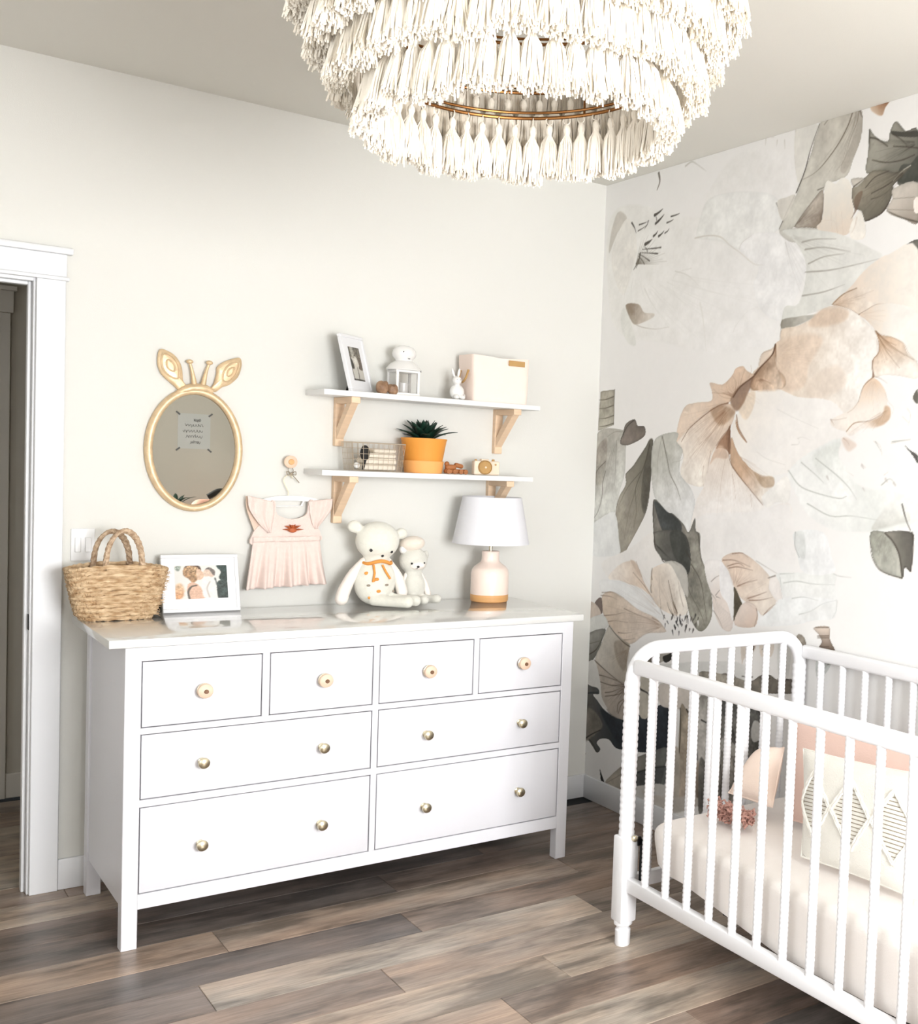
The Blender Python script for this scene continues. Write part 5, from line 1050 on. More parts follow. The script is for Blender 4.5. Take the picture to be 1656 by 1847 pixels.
('S',[(303,717),(249,679),(189,641)],2.2,0.7,(130,108,88),0.33868764454786515),
('S',[(306,715),(273,685),(232,654)],2.1,0.7,(130,108,88),0.20466894547276696),
('S',[(308,713),(266,669),(207,624)],2.3,0.7,(130,108,88),0.20259601741890423),
('S',[(309,715),(272,671),(226,625)],3.1,0.7,(130,108,88),0.3199467103500564),
('S',[(306,706),(285,676),(254,636)],2.9,0.7,(130,108,88),0.28658020370711407),
('S',[(313,701),(307,685),(291,653)],3.2,0.7,(130,108,88),0.39920046743716625),
('S',[(317,714),(302,668),(280,620)],3.0,0.7,(130,108,88),0.30389765231817434),
('S',[(323,701),(320,672),(307,628)],2.0,0.7,(130,108,88),0.37684273316484534),
('S',[(324,709),(325,688),(324,661)],3.3,0.7,(130,108,88),0.3905072219035103),
('S',[(289,565),(253,573),(198,580)],3.3,0.8,(80,66,56),0.3344039456708233),
('S',[(293,563),(218,571),(122,568)],3.5,0.9,(80,66,56),0.3399154999614579),
('S',[(290,560),(263,560),(219,559)],2.3,0.8,(80,66,56),0.4932815310106654),
('S',[(304,558),(251,553),(196,546)],4.7,0.9,(80,66,56),0.4781391317914643),
('S',[(304,558),(217,543),(129,517)],3.0,0.9,(80,66,56),0.4118268874721731),
('S',[(296,556),(257,548),(210,534)],2.5,0.8,(80,66,56),0.49981509688740655),
('S',[(294,554),(258,543),(212,527)],3.5,0.8,(80,66,56),0.36930339157856545),
('S',[(306,555),(247,528),(189,498)],4.2,0.8,(80,66,56),0.33958818313122857),
('S',[(286,544),(237,515),(172,472)],4.5,0.9,(80,66,56),0.48256792415722655),
('S',[(291,545),(238,512),(180,463)],2.4,0.8,(80,66,56),0.40598948209516117),
('S',[(290,540),(244,502),(186,448)],4.3,0.8,(80,66,56),0.38764046490413334),
('S',[(301,548),(265,516),(228,477)],4.6,0.8,(80,66,56),0.3813131511067508),
('S',[(300,542),(286,526),(263,498)],4.5,0.8,(80,66,56),0.41140296049996317),
('S',[(299,541),(273,508),(246,462)],2.7,0.8,(80,66,56),0.44244788261224566),
('S',[(308,549),(278,504),(258,454)],2.6,0.9,(80,66,56),0.37075699962121333),
('S',[(307,542),(284,487),(270,423)],2.9,0.8,(80,66,56),0.3034001379936219),
('S',[(1016,1079),(994,1116),(967,1152)],4.2,0.8,(150,112,88),0.2368507291405706),
('S',[(1020,1084),(1017,1101),(1011,1121)],3.7,0.7,(150,112,88),0.24634829799721525),
('S',[(1022,1088),(1020,1126),(1011,1170)],3.8,0.7,(150,112,88),0.33705207367707546),
('S',[(1025,1082),(1036,1130),(1034,1177)],3.7,0.7,(150,112,88),0.31791116336579994),
('S',[(1030,1095),(1037,1114),(1046,1146)],3.2,0.8,(150,112,88),0.38759778101576087),
('S',[(1036,1090),(1058,1128),(1073,1175)],3.3,0.7,(150,112,88),0.32246492405952987),
('S',[(1036,1085),(1056,1109),(1075,1137)],3.5,0.7,(150,112,88),0.39092686765799894),
('S',[(1042,1092),(1067,1118),(1099,1157)],3.3,0.7,(150,112,88),0.23700567399249928),
('S',[(1035,1080),(1059,1098),(1082,1118)],3.8,0.7,(150,112,88),0.30125593734424555),
('S',[(1048,1086),(1081,1107),(1122,1137)],3.8,0.7,(150,112,88),0.26146126026402694),
('S',[(1044,1080),(1083,1099),(1125,1121)],3.1,0.7,(150,112,88),0.30862410296072806),
('S',[(1052,1080),(1093,1095),(1142,1116)],2.0,0.7,(150,112,88),0.3992968297656416),
('S',[(1051,1078),(1094,1090),(1145,1106)],3.8,0.7,(150,112,88),0.3904313567235272),
('S',[(1046,1074),(1109,1087),(1173,1103)],3.7,0.7,(150,112,88),0.23427917961799022),
('S',[(1104,1046),(1148,1073),(1212,1105)],2.0,0.7,(150,112,88),0.3184054453771471),
('S',[(1092,1035),(1133,1058),(1178,1079)],2.2,0.7,(150,112,88),0.2889147147746026),
('S',[(1092,1034),(1128,1051),(1166,1067)],2.0,0.7,(150,112,88),0.34200164004898204),
('S',[(1106,1039),(1139,1052),(1187,1070)],2.6,0.7,(150,112,88),0.21151090592984367),
('S',[(1106,1037),(1159,1055),(1225,1074)],3.0,0.7,(150,112,88),0.39414704551579144),
('S',[(1101,1034),(1141,1047),(1190,1059)],3.1,0.7,(150,112,88),0.3321064218500636),
('S',[(1105,1032),(1142,1041),(1189,1051)],3.2,0.7,(150,112,88),0.31812193958683405),
('S',[(1098,1031),(1149,1041),(1204,1050)],2.2,0.7,(150,112,88),0.264682469775332),
('S',[(1097,1029),(1170,1039),(1243,1047)],2.0,0.7,(150,112,88),0.2077866339206846),
('S',[(1114,1030),(1142,1034),(1188,1037)],2.5,0.7,(150,112,88),0.2739307864012199),
('S',[(1109,1027),(1137,1028),(1180,1028)],3.0,0.7,(150,112,88),0.25168370477785657),
('S',[(1105,1026),(1125,1025),(1157,1023)],3.6,0.7,(150,112,88),0.24760527957716902),
('S',[(1101,1023),(1137,1019),(1180,1010)],3.8,0.7,(150,112,88),0.2334519512196085),
('S',[(1094,1020),(1142,1006),(1193,988)],1.8,0.7,(150,112,88),0.3619126531863705),
('S',[(1570,2746),(1489,2671),(1382,2601)],3.0,0.6,(130,120,104),0.2686714827128432),
('S',[(1553,2734),(1488,2677),(1395,2603)],1.6,0.5,(130,120,104),0.38397705509333757),
('S',[(1566,2739),(1500,2666),(1404,2590)],2.8,0.6,(130,120,104),0.44727951357450196),
('S',[(1555,2725),(1534,2700),(1488,2650)],2.5,0.5,(130,120,104),0.3249466426925125),
('S',[(1576,2747),(1535,2684),(1481,2623)],2.5,0.5,(130,120,104),0.4147323203277451),
('S',[(1571,2742),(1538,2695),(1496,2641)],2.2,0.5,(130,120,104),0.3075744090502733),
('S',[(1574,2740),(1521,2648),(1434,2556)],2.7,0.5,(130,120,104),0.24066234599743155),
('S',[(1568,2727),(1553,2697),(1522,2646)],2.6,0.5,(130,120,104),0.448195048497223),
('S',[(1569,2730),(1527,2655),(1463,2563)],2.8,0.5,(130,120,104),0.24605882357570022),
('S',[(1578,2747),(1544,2677),(1503,2605)],2.1,0.5,(130,120,104),0.37583575834314187),
('S',[(1575,2737),(1537,2650),(1483,2552)],2.9,0.5,(130,120,104),0.3971264824329991),
('S',[(1576,2734),(1555,2676),(1522,2603)],1.7,0.5,(130,120,104),0.3698825131876601),
('S',[(1577,2729),(1560,2669),(1527,2591)],1.9,0.5,(130,120,104),0.330499197032833),
('S',[(1581,2746),(1561,2661),(1528,2574)],2.2,0.5,(130,120,104),0.3227799670905945),
('S',[(1582,2741),(1566,2660),(1537,2571)],1.4,0.5,(130,120,104),0.32644603444764864),
('S',[(1583,2731),(1580,2691),(1569,2632)],1.4,0.5,(130,120,104),0.44758017360266816),
('S',[(1302,2421),(1319,2434),(1344,2455)],1.8,0.6,(96,80,66),0.4679270280613594),
('S',[(1304,2424),(1328,2442),(1362,2470)],1.8,0.6,(96,80,66),0.32647524506736103),
('S',[(1295,2416),(1328,2438),(1360,2463)],2.5,0.6,(96,80,66),0.4580601308441441),
('S',[(1305,2421),(1336,2441),(1373,2469)],2.8,0.6,(96,80,66),0.29523469609913544),
('S',[(1297,2416),(1334,2440),(1370,2465)],3.0,0.6,(96,80,66),0.4090073810481598),
('S',[(1304,2418),(1326,2431),(1355,2448)],1.7,0.6,(96,80,66),0.29023312333717766),
('S',[(1306,2418),(1339,2433),(1381,2454)],2.2,0.6,(96,80,66),0.28176997924108116),
('S',[(1299,2412),(1355,2432),(1411,2453)],2.8,0.6,(96,80,66),0.3052038788278338),
('S',[(1304,2410),(1339,2418),(1380,2428)],2.2,0.6,(96,80,66),0.37618281255267244),
('S',[(1311,2409),(1341,2412),(1384,2418)],1.9,0.6,(96,80,66),0.2619349471986111),
('S',[(1844,2604),(1768,2624),(1683,2644)],2.7,0.5,(66,62,54),0.2641893217859277),
('S',[(1848,2603),(1766,2622),(1679,2638)],2.7,0.5,(66,62,54),0.37568436594981225),
('S',[(1823,2608),(1773,2618),(1695,2629)],2.3,0.5,(66,62,54),0.4610358629411901),
('S',[(1848,2601),(1764,2615),(1677,2624)],3.2,0.5,(66,62,54),0.30557042387165734),
('S',[(1827,2603),(1801,2606),(1753,2611)],3.2,0.5,(66,62,54),0.3410696857490493),
('S',[(1824,2600),(1762,2601),(1673,2603)],2.0,0.5,(66,62,54),0.38587708312402086),
('S',[(1849,2597),(1803,2596),(1756,2593)],2.6,0.5,(66,62,54),0.3902808135628988),
('S',[(1838,2596),(1763,2589),(1678,2575)],3.0,0.5,(66,62,54),0.3001828977022385),
('S',[(1825,2591),(1762,2578),(1673,2558)],2.2,0.5,(66,62,54),0.357015739394585),
('S',[(1848,2593),(1785,2577),(1719,2559)],2.6,0.5,(66,62,54),0.4285230576603858),
('S',[(1842,2592),(1813,2584),(1776,2573)],2.9,0.5,(66,62,54),0.49760924077251084),
('S',[(1850,2593),(1815,2583),(1779,2571)],2.9,0.5,(66,62,54),0.4855542619162707),
('S',[(1852,2594),(1794,2573),(1737,2549)],1.7,0.5,(66,62,54),0.3099188092970988),
('S',[(1838,2586),(1825,2581),(1797,2568)],2.1,0.5,(66,62,54),0.47671473735484593),
('S',[(1779,2522),(1725,2517),(1644,2504)],1.9,0.5,(70,62,52),0.266342308846125),
('S',[(1796,2520),(1714,2507),(1622,2489)],3.1,0.5,(70,62,52),0.29583369241624846),
('S',[(1804,2520),(1708,2501),(1610,2475)],3.2,0.5,(70,62,52),0.39324962842135724),
('S',[(1783,2516),(1758,2510),(1711,2498)],2.8,0.5,(70,62,52),0.4143820506324663),
('S',[(1779,2509),(1703,2485),(1598,2449)],2.7,0.5,(70,62,52),0.31323473926173223),
('S',[(1787,2511),(1725,2489),(1645,2457)],2.8,0.5,(70,62,52),0.38105841379793604),
('S',[(1798,2513),(1760,2498),(1713,2478)],3.0,0.5,(70,62,52),0.4828067087336908),
('S',[(1802,2513),(1723,2477),(1640,2432)],2.9,0.5,(70,62,52),0.3162643565615337),
('S',[(1784,2501),(1717,2464),(1625,2408)],1.6,0.5,(70,62,52),0.4449277280852536),
('S',[(1798,2508),(1754,2482),(1700,2447)],2.1,0.5,(70,62,52),0.35942125669202046),
('S',[(1801,2507),(1735,2461),(1661,2404)],3.1,0.5,(70,62,52),0.29442711636984437),
('S',[(1799,2505),(1762,2478),(1714,2441)],1.8,0.5,(70,62,52),0.44110758367014946),
('S',[(1806,2507),(1763,2472),(1714,2431)],1.6,0.5,(70,62,52),0.335934869266971),
('S',[(1804,2504),(1783,2486),(1752,2459)],2.8,0.5,(70,62,52),0.32495485331226026),
('S',[(1805,2504),(1773,2476),(1733,2436)],3.1,0.5,(70,62,52),0.3041500093128275),
('S',[(1802,2500),(1768,2466),(1725,2415)],2.7,0.5,(70,62,52),0.2509723540256389),
('S',[(405,1573),(371,1528),(318,1461)],2.0,0.7,(84,78,66),0.28312417983624033),
('S',[(418,1585),(357,1491),(278,1389)],2.4,0.6,(84,78,66),0.460565984165691),
('S',[(421,1591),(375,1516),(323,1439)],2.1,0.6,(84,78,66),0.2737462919585279),
('S',[(400,1547),(328,1427),(209,1262)],1.9,0.7,(84,78,66),0.4760000108422155),
('S',[(412,1558),(368,1465),(290,1341)],2.1,0.6,(84,78,66),0.30813841320120094),
('S',[(423,1587),(348,1441),(261,1292)],3.2,0.7,(84,78,66),0.40825984752845856),
('S',[(408,1541),(383,1480),(330,1374)],2.1,0.6,(84,78,66),0.28095477554182247),
('S',[(418,1567),(372,1459),(312,1331)],1.8,0.7,(84,78,66),0.4409353171209721),
('S',[(421,1564),(362,1408),(277,1229)],2.2,0.7,(84,78,66),0.48847006519551994),
('S',[(427,1574),(371,1393),(280,1200)],2.0,0.7,(84,78,66),0.44182555486852476),
('S',[(425,1558),(404,1471),(367,1360)],1.8,0.7,(84,78,66),0.29941828187816394),
('S',[(421,1547),(375,1392),(299,1198)],3.1,0.6,(84,78,66),0.3496450355393691),
('S',[(429,1547),(409,1448),(362,1310)],2.7,0.7,(84,78,66),0.38616558870400874),
('S',[(427,1553),(407,1461),(370,1336)],2.2,0.7,(84,78,66),0.46637564882881605),
('S',[(425,1543),(413,1485),(386,1381)],1.7,0.7,(84,78,66),0.35177753248705934),
('S',[(431,1552),(418,1465),(385,1341)],2.9,0.6,(84,78,66),0.37606556698987204),
('S',[(492,1602),(478,1556),(465,1488)],2.2,0.6,(130,128,116),0.33982763091946866),
('S',[(494,1595),(487,1561),(479,1499)],1.8,0.6,(130,128,116),0.32505823930162436),
('S',[(499,1590),(495,1562),(492,1503)],2.2,0.6,(130,128,116),0.3617500018105682),
('S',[(501,1603),(495,1542),(499,1466)],1.9,0.6,(130,128,116),0.32263035589031613),
('S',[(503,1597),(502,1535),(510,1455)],2.0,0.6,(130,128,116),0.3766151727739489),
('S',[(509,1607),(514,1539),(526,1464)],2.4,0.6,(130,128,116),0.4018754562833288),
('S',[(513,1585),(523,1518),(550,1425)],2.7,0.6,(130,128,116),0.3701610755627257),
('S',[(519,1583),(533,1524),(562,1438)],1.8,0.6,(130,128,116),0.4359667241586132),
('S',[(520,1606),(549,1524),(584,1438)],2.3,0.6,(130,128,116),0.24058482888507876),
('S',[(529,1585),(555,1520),(598,1431)],2.5,0.6,(130,128,116),0.43543933100202753),
('S',[(537,1579),(574,1502),(636,1396)],2.9,0.6,(130,128,116),0.4426465071207358),
('S',[(524,1605),(576,1498),(653,1391)],2.0,0.6,(130,128,116),0.4437691107011224),
('S',[(540,1580),(552,1558),(585,1504)],1.9,0.6,(130,128,116),0.2589242431543725),
('S',[(543,1583),(604,1493),(708,1383)],2.9,0.6,(130,128,116),0.39595127828682736),
('S',[(138,1606),(83,1495),(32,1381)],3.1,0.7,(120,112,98),0.2722519564986895),
('S',[(126,1581),(99,1522),(63,1436)],3.6,0.7,(120,112,98),0.32884492726409065),
('S',[(134,1598),(71,1456),(26,1299)],1.9,0.7,(120,112,98),0.2609777300016641),
('S',[(126,1570),(89,1470),(49,1330)],3.6,0.7,(120,112,98),0.37224535963229916),
('S',[(145,1607),(111,1499),(80,1388)],3.3,0.7,(120,112,98),0.37619318561967485),
('S',[(136,1580),(106,1480),(79,1349)],3.1,0.7,(120,112,98),0.42641452136072244),
('S',[(144,1596),(129,1540),(113,1471)],3.3,0.7,(120,112,98),0.42234232179923353),
('S',[(149,1600),(136,1530),(124,1450)],2.4,0.7,(120,112,98),0.39816788160404176),
('S',[(147,1599),(133,1519),(126,1428)],2.7,0.7,(120,112,98),0.2669329541266367),
('S',[(148,1578),(142,1503),(141,1394)],3.7,0.7,(120,112,98),0.342004148669331),
('S',[(149,1576),(147,1552),(145,1492)],2.6,0.7,(120,112,98),0.33427138018493),
('S',[(157,1606),(160,1498),(173,1382)],3.1,0.7,(120,112,98),0.3768700123820152),
('S',[(155,1602),(158,1529),(175,1442)],2.5,0.7,(120,112,98),0.27573908463356755),
('S',[(160,1609),(165,1569),(175,1519)],3.3,0.7,(120,112,98),0.36450691496860244),
('S',[(163,1609),(173,1564),(193,1507)],2.4,0.7,(120,112,98),0.4043934727662999),
('S',[(162,1618),(178,1570),(206,1517)],2.7,0.7,(120,112,98),0.38727974098695467),
('S',[(493,1190),(506,1180),(525,1168)],3.7,0.7,(60,60,56),0.2846727333036577),
('S',[(500,1186),(513,1177),(537,1162)],2.4,0.7,(60,60,56),0.4351637997350015),
('S',[(500,1187),(538,1166),(587,1141)],3.1,0.7,(60,60,56),0.3531425207945127),
('S',[(494,1192),(559,1158),(628,1127)],4.2,0.7,(60,60,56),0.35073645290272915),
('S',[(502,1188),(531,1172),(569,1153)],4.3,0.7,(60,60,56),0.30258306995774503),
('S',[(507,1184),(536,1168),(578,1149)],4.3,0.7,(60,60,56),0.4596707116437894),
('S',[(518,1181),(550,1165),(604,1142)],4.4,0.7,(60,60,56),0.25759242863601595),
('S',[(513,1180),(572,1150),(653,1119)],2.6,0.7,(60,60,56),0.4491485681988123),
('S',[(518,1181),(583,1151),(667,1117)],2.6,0.7,(60,60,56),0.260353358953067),
('S',[(514,1183),(565,1159),(628,1132)],3.6,0.7,(60,60,56),0.4590433040938835),
('S',[(748,1117),(743,1101),(738,1082)],3.3,0.6,(90,88,76),0.374063123062852),
('S',[(750,1112),(748,1075),(748,1031)],3.4,0.7,(90,88,76),0.3806998276907341),
('S',[(750,1111),(750,1056),(763,996)],1.6,0.6,(90,88,76),0.4388167965813258),
('S',[(756,1101),(760,1080),(766,1044)],3.2,0.6,(90,88,76),0.4591443823423796),
('S',[(755,1112),(773,1033),(797,953)],1.8,0.6,(90,88,76),0.4944364196163872),
('S',[(756,1112),(768,1070),(780,1028)],1.7,0.6,(90,88,76),0.25956664710408595),
('S',[(760,1104),(776,1055),(797,999)],3.4,0.6,(90,88,76),0.2918705521796675),
('S',[(762,1097),(786,1027),(825,946)],2.7,0.6,(90,88,76),0.44253609708164265),
('S',[(763,1102),(790,1038),(825,966)],2.1,0.6,(90,88,76),0.3501609206969889),
('S',[(760,1110),(804,1018),(857,928)],2.5,0.6,(90,88,76),0.45317192036684595),
('S',[(760,1111),(788,1057),(823,1003)],1.7,0.6,(90,88,76),0.4154363521559079),
('S',[(765,1109),(781,1085),(803,1054)],2.0,0.6,(90,88,76),0.25909118259271213),
('S',[(767,1106),(777,1092),(797,1068)],3.4,0.6,(90,88,76),0.3729265918557667),
('S',[(767,1112),(807,1075),(864,1037)],2.6,0.6,(90,88,76),0.37716729237355673),
('S',[(1314,2367),(1422,2333),(1573,2295)],2.3,1.2,(160,156,146),0.37166849280193),
('S',[(1275,2377),(1456,2312),(1641,2265)],3.2,1.2,(160,156,146),0.3638513875178176),
('S',[(1293,2366),(1405,2321),(1544,2275)],2.6,1.1,(160,156,146),0.4373012602434053),
('S',[(1280,2372),(1420,2315),(1572,2260)],2.9,1.2,(160,156,146),0.23683455953146526),
('S',[(1284,2366),(1410,2306),(1558,2248)],3.6,1.2,(160,156,146),0.4337965227430975),
('S',[(1266,2372),(1401,2303),(1540,2242)],1.9,1.2,(160,156,146),0.44550504497976645),
('S',[(1302,2350),(1361,2317),(1462,2262)],3.2,1.1,(160,156,146),0.25271614526987124),
('S',[(1266,2366),(1352,2309),(1449,2248)],1.8,1.2,(160,156,146),0.34305381829413173),
('S',[(1257,2366),(1336,2304),(1423,2240)],1.9,1.1,(160,156,146),0.2324057926016312),
('S',[(1264,2350),(1364,2256),(1497,2155)],2.0,1.2,(160,156,146),0.2585136636792472),
('S',[(1244,2367),(1298,2308),(1355,2248)],2.4,1.2,(160,156,146),0.2706513212628145),
('S',[(1250,2352),(1288,2299),(1344,2233)],2.8,1.2,(160,156,146),0.30556376470377017),
('S',[(1240,2357),(1295,2270),(1368,2178)],2.0,1.2,(160,156,146),0.33326349675989236),
('S',[(1232,2364),(1274,2282),(1328,2198)],3.7,1.2,(160,156,146),0.2283360593826191),
('S',[(1234,2356),(1273,2268),(1328,2170)],3.7,1.2,(160,156,146),0.3829726995470365),
('S',[(1232,2344),(1248,2298),(1275,2228)],1.9,1.2,(160,156,146),0.24467999431679752),
('S',[(1789,1326),(1775,1313),(1759,1292)],3.2,0.6,(110,106,92),0.42349196868045225),
('S',[(1793,1326),(1778,1310),(1765,1289)],2.3,0.7,(110,106,92),0.24626990170337973),
('S',[(1797,1325),(1785,1300),(1774,1271)],2.7,0.6,(110,106,92),0.39968492917615206),
('S',[(1800,1325),(1787,1287),(1777,1246)],2.0,0.6,(110,106,92),0.34919107637266683),
('S',[(1794,1312),(1785,1279),(1783,1231)],2.6,0.6,(110,106,92),0.3682551629450285),
('S',[(1802,1321),(1798,1293),(1797,1262)],2.5,0.6,(110,106,92),0.36163253042477694),
('S',[(1803,1317),(1803,1282),(1808,1240)],2.0,0.6,(110,106,92),0.40841733999688923),
('S',[(1804,1309),(1807,1278),(1818,1235)],2.1,0.6,(110,106,92),0.2513316743505876),
('S',[(1806,1309),(1809,1287),(1819,1253)],2.3,0.6,(110,106,92),0.3997296294489377),
('S',[(1807,1321),(1815,1284),(1829,1248)],2.9,0.6,(110,106,92),0.44558650968036795),
('S',[(1810,1320),(1824,1282),(1843,1243)],2.1,0.6,(110,106,92),0.2776170537642534),
('S',[(1814,1317),(1830,1287),(1850,1252)],1.8,0.6,(110,106,92),0.34303399113472277),
('S',[(181,2330),(144,2297),(117,2239)],4.4,1.5,(214,212,204),0.32147669872590423),
('S',[(207,2317),(178,2255),(184,2163)],4.1,1.5,(214,212,204),0.4822998639195538),
('S',[(236,2307),(231,2281),(230,2233)],3.7,1.5,(214,212,204),0.43759196828438507),
('S',[(239,2322),(231,2264),(250,2205)],3.8,1.4,(214,212,204),0.34363681400387674),
('S',[(263,2313),(268,2276),(281,2238)],2.8,1.4,(214,212,204),0.3312464916681155),
('S',[(293,2307),(320,2258),(353,2206)],4.3,1.5,(214,212,204),0.2707647984734929),
('S',[(335,2270),(349,2251),(393,2197)],3.6,1.5,(214,212,204),0.4556207739570949),
('S',[(324,2284),(426,2172),(573,2057)],3.0,1.4,(214,212,204),0.31616119998713554),
('S',[(332,2271),(407,2191),(530,2102)],3.9,1.4,(214,212,204),0.4722423252206174),
('S',[(361,2267),(478,2166),(648,2059)],2.3,1.4,(214,212,204),0.34434197918730425),
('S',[(393,2259),(525,2160),(710,2047)],2.7,1.4,(214,212,204),0.3957670456216823),
('S',[(414,2247),(459,2213),(562,2147)],2.1,1.4,(214,212,204),0.41631524465871),
('S',[(389,2276),(466,2224),(559,2168)],2.4,1.4,(214,212,204),0.4731469107520313),
('S',[(449,2275),(611,2194),(805,2101)],3.9,1.3,(214,212,204),0.29131727634214044),
('S',[(461,2274),(666,2179),(904,2082)],2.9,1.3,(214,212,204),0.2634056856803012),
('S',[(495,2263),(621,2208),(805,2137)],3.4,1.4,(214,212,204),0.2924292168452831),
('S',[(548,2258),(702,2200),(942,2119)],2.2,1.3,(214,212,204),0.4441531310721189),
('S',[(497,2283),(595,2248),(730,2203)],3.1,1.3,(214,212,204),0.42182621723702174),
('S',[(578,2281),(794,2219),(1087,2142)],3.5,1.3,(214,212,204),0.27578340328123074),
('S',[(522,2291),(783,2220),(1068,2164)],4.0,1.3,(214,212,204),0.29052732504102174),
('S',[(595,2294),(745,2261),(984,2213)],2.7,1.3,(214,212,204),0.3123250499812538),
('S',[(560,2308),(908,2243),(1271,2194)],3.5,1.3,(214,212,204),0.2948226176345139)
]

# ------------------------------------------------------------------ materials
M_WALL = mat('wall_paint', (223,222,216), .75, bump=.15, bscale=300)
M_CEIL = mat('ceiling_paint', (220,218,210), .9, bump=.15, bscale=250)
M_TRIM = mat('trim_white', (229,230,232), .35)
M_WHITE = mat('lacquer_white', (228,228,233), .3)
M_DRTOP = mat('lacquer_top', (224,224,221), .09, coat=.6, spec=.7)
M_CRIB = mat('crib_white', (236,236,238), .35)
M_BLACK = mat('black_metal', (18,18,18), .45, metal=.3)
M_BRASS = mat('brass', (140,96,56), .35, metal=1)
M_NICKEL = mat('aged_nickel', (206,196,170), .28, metal=1)
M_PINE = mat('pine', (238,208,176), .6, var=.12, vscale=6, stretch=(2,2,14))
M_SHELF = mat('shelf_white', (233,233,232), .4)
M_GOLD = mat('gold_leaf', (232,204,164), .4, metal=.3, var=.22, vscale=40, bump=.5, bscale=120)
M_MIRROR = mat('mirror_glass', (180,178,171), .01, metal=1)
M_YARN = mat('cotton_yarn', (250,242,228), .9, sss=.0, sheen=.3)
M_STRAW = mat('seagrass', (226,200,164), .8, col2=(164,128,88), vscale=34, bump=.8, bscale=220, stretch=(1,1,3))
M_ROPE = mat('seagrass_rope', (214,190,162), .85, col2=(150,120,92), vscale=90, bump=.8, bscale=260)
M_FRAMEW = mat('frame_white', (234,234,236), .35)
M_DARK = mat('dark_backing', (24,22,20), .7)
M_DRESS = mat('pink_gauze', (238,218,209), .85, var=.06, vscale=60, bump=.9, bscale=420, sheen=.2)
M_LINING = mat('gauze_lining', (224,198,180), .9)
M_RUST = mat('rust_leather', (190,98,52), .6, var=.25, vscale=60)
M_HANG = mat('hanger_white', (246,244,242), .4)
M_TWINE = mat('grey_twine', (150,138,120), .9)
M_PLUSH = mat('cream_plush', (238,236,224), .95, var=.06, vscale=60, bump=1, bscale=500, sheen=.4)
M_PLUSH2 = mat('grey_white_plush', (228,226,216), .95, var=.06, vscale=60, bump=1, bscale=500, sheen=.4)
M_BLUSHP = mat('blush_plush', (238,226,212), .95, var=.05, vscale=60, bump=.6, bscale=400, sheen=.3)
M_LIMB = mat('smooth_cream_felt', (244,236,228), .9, bump=.4, bscale=500)
M_ORANGE = mat('mustard_orange_yarn', (224,152,72), .85)
M_GREYDOT = mat('taupe_stitch', (150,138,124), .85)
M_INK = mat('black_thread', (16,15,15), .5)
M_SHADE = mat('linen_shade', (232,232,237), .8, bump=.3, bscale=500, sss=.0)
M_LBASE = mat('blush_ceramic', (248,228,216), .35, coat=.3)
M_LWOOD = mat('light_wood', (226,172,112), .5, var=.15, vscale=8, stretch=(1,1,10))
M_TERRA = mat('terracotta_glaze', (236,158,64), .55, var=.06, vscale=9)
M_SAUCER = mat('terracotta_pale', (246,178,104), .6, var=.05, vscale=9)
M_LEAF = mat('leaf_dark', (24,60,44), .45, col2=(14,36,28), vscale=30)
M_SOIL = mat('soil', (48,36,28), .95, bump=1, bscale=200)
M_WIRE = mat('wire_champagne', (200,186,166), .4, metal=.6)
M_CREAMCL = mat('cream_cloth', (238,228,212), .9, var=.08, vscale=50, bump=.5, bscale=300)
M_TOYW = mat('toy_wood', (178,112,62), .55, var=.3, vscale=30, stretch=(1,1,5))
M_TOYL = mat('toy_wood_pale', (240,222,200), .55, var=.06, vscale=20)
M_LEATH = mat('tan_leather', (190,150,92), .6, var=.1)
M_BINF = mat('blush_felt', (248,228,216), .95, bump=.4, bscale=300, sheen=.3)
M_STONE = mat('brown_agate', (172,138,108), .5, col2=(120,88,64), vscale=40)
M_CERAM = mat('white_ceramic', (236,234,231), .25, coat=.3)
M_GLASS = mat('window_glass', (255,255,255), .02, trans=1)
M_SHEET = mat('blush_cotton_sheet', (250,244,239), .85, var=.03, vscale=9, bump=.3, bscale=300)
M_PINK = mat('dusty_pink_cotton', (224,194,182), .85, bump=.5, bscale=260)
M_KNIT = mat('cream_knit', (236,233,224), .95, bump=.9, bscale=260, sheen=.3)
M_CABLE = mat('cream_cable', (242,239,231), .95, bump=.6, bscale=300)
M_BLUSHC = mat('blush_cushion', (244,224,210), .9, bump=.5, bscale=300)
M_FRINGE = mat('rose_fringe', (188,144,132), .95)
M_PLATE = mat('switch_plastic', (234,234,234), .3)
M_KNOBP = mat('pale_wood_knob', (232,202,178), .45)
M_KNOBD = mat('knob_dark_wood', (120,84,56), .5)  # dark wood of the ringed knob centre
M_HALL = mat('hall_paint', (196,190,178), .8)
M_HTRIM = mat('hall_trim', (214,208,198), .6)
M_ROSEW = mat('rose_armchair', (206,160,140), .9)

# ------------------------------------------------------------------ room shell
XL, XR, YF, H, HY = -1.4, 2.04, -5.2, 2.7565, 1.25
DX0, DX1, DH = -.93, -.11, 2.03           # doorway
w = MB(); T = .12
w.box((XL-.1,0,0),(DX0-.02,T,H)); w.box((DX1+.02,0,0),(XR+.12,T,H)); w.box((DX0-.02,0,DH+.02),(DX1+.02,T,H))
struct(w.build('wall_back', M_WALL))
w = MB(); w.box((XR,YF-.1,0),(XR+.12,0,H)); wall_right = struct(w.build('wall_right', M_WALL))
def holed(name, ax, pos, th, a0, a1, h0, h1, z0, z1):
    w = MB()
    for (u0,u1,q0,q1) in ((a0,h0,0,H),(h1,a1,0,H),(h0,h1,0,z0),(h0,h1,z1,H)):
        if ax == 'y': w.box((u0,pos-th,q0),(u1,pos,q1))
        else: w.box((pos-th,u0,q0),(pos,u1,q1))
    return struct(w.build(name, M_WALL))
holed('wall_front','y',YF,.12,XL-.1,XR+.12,-.42,1.32,.85,2.25)
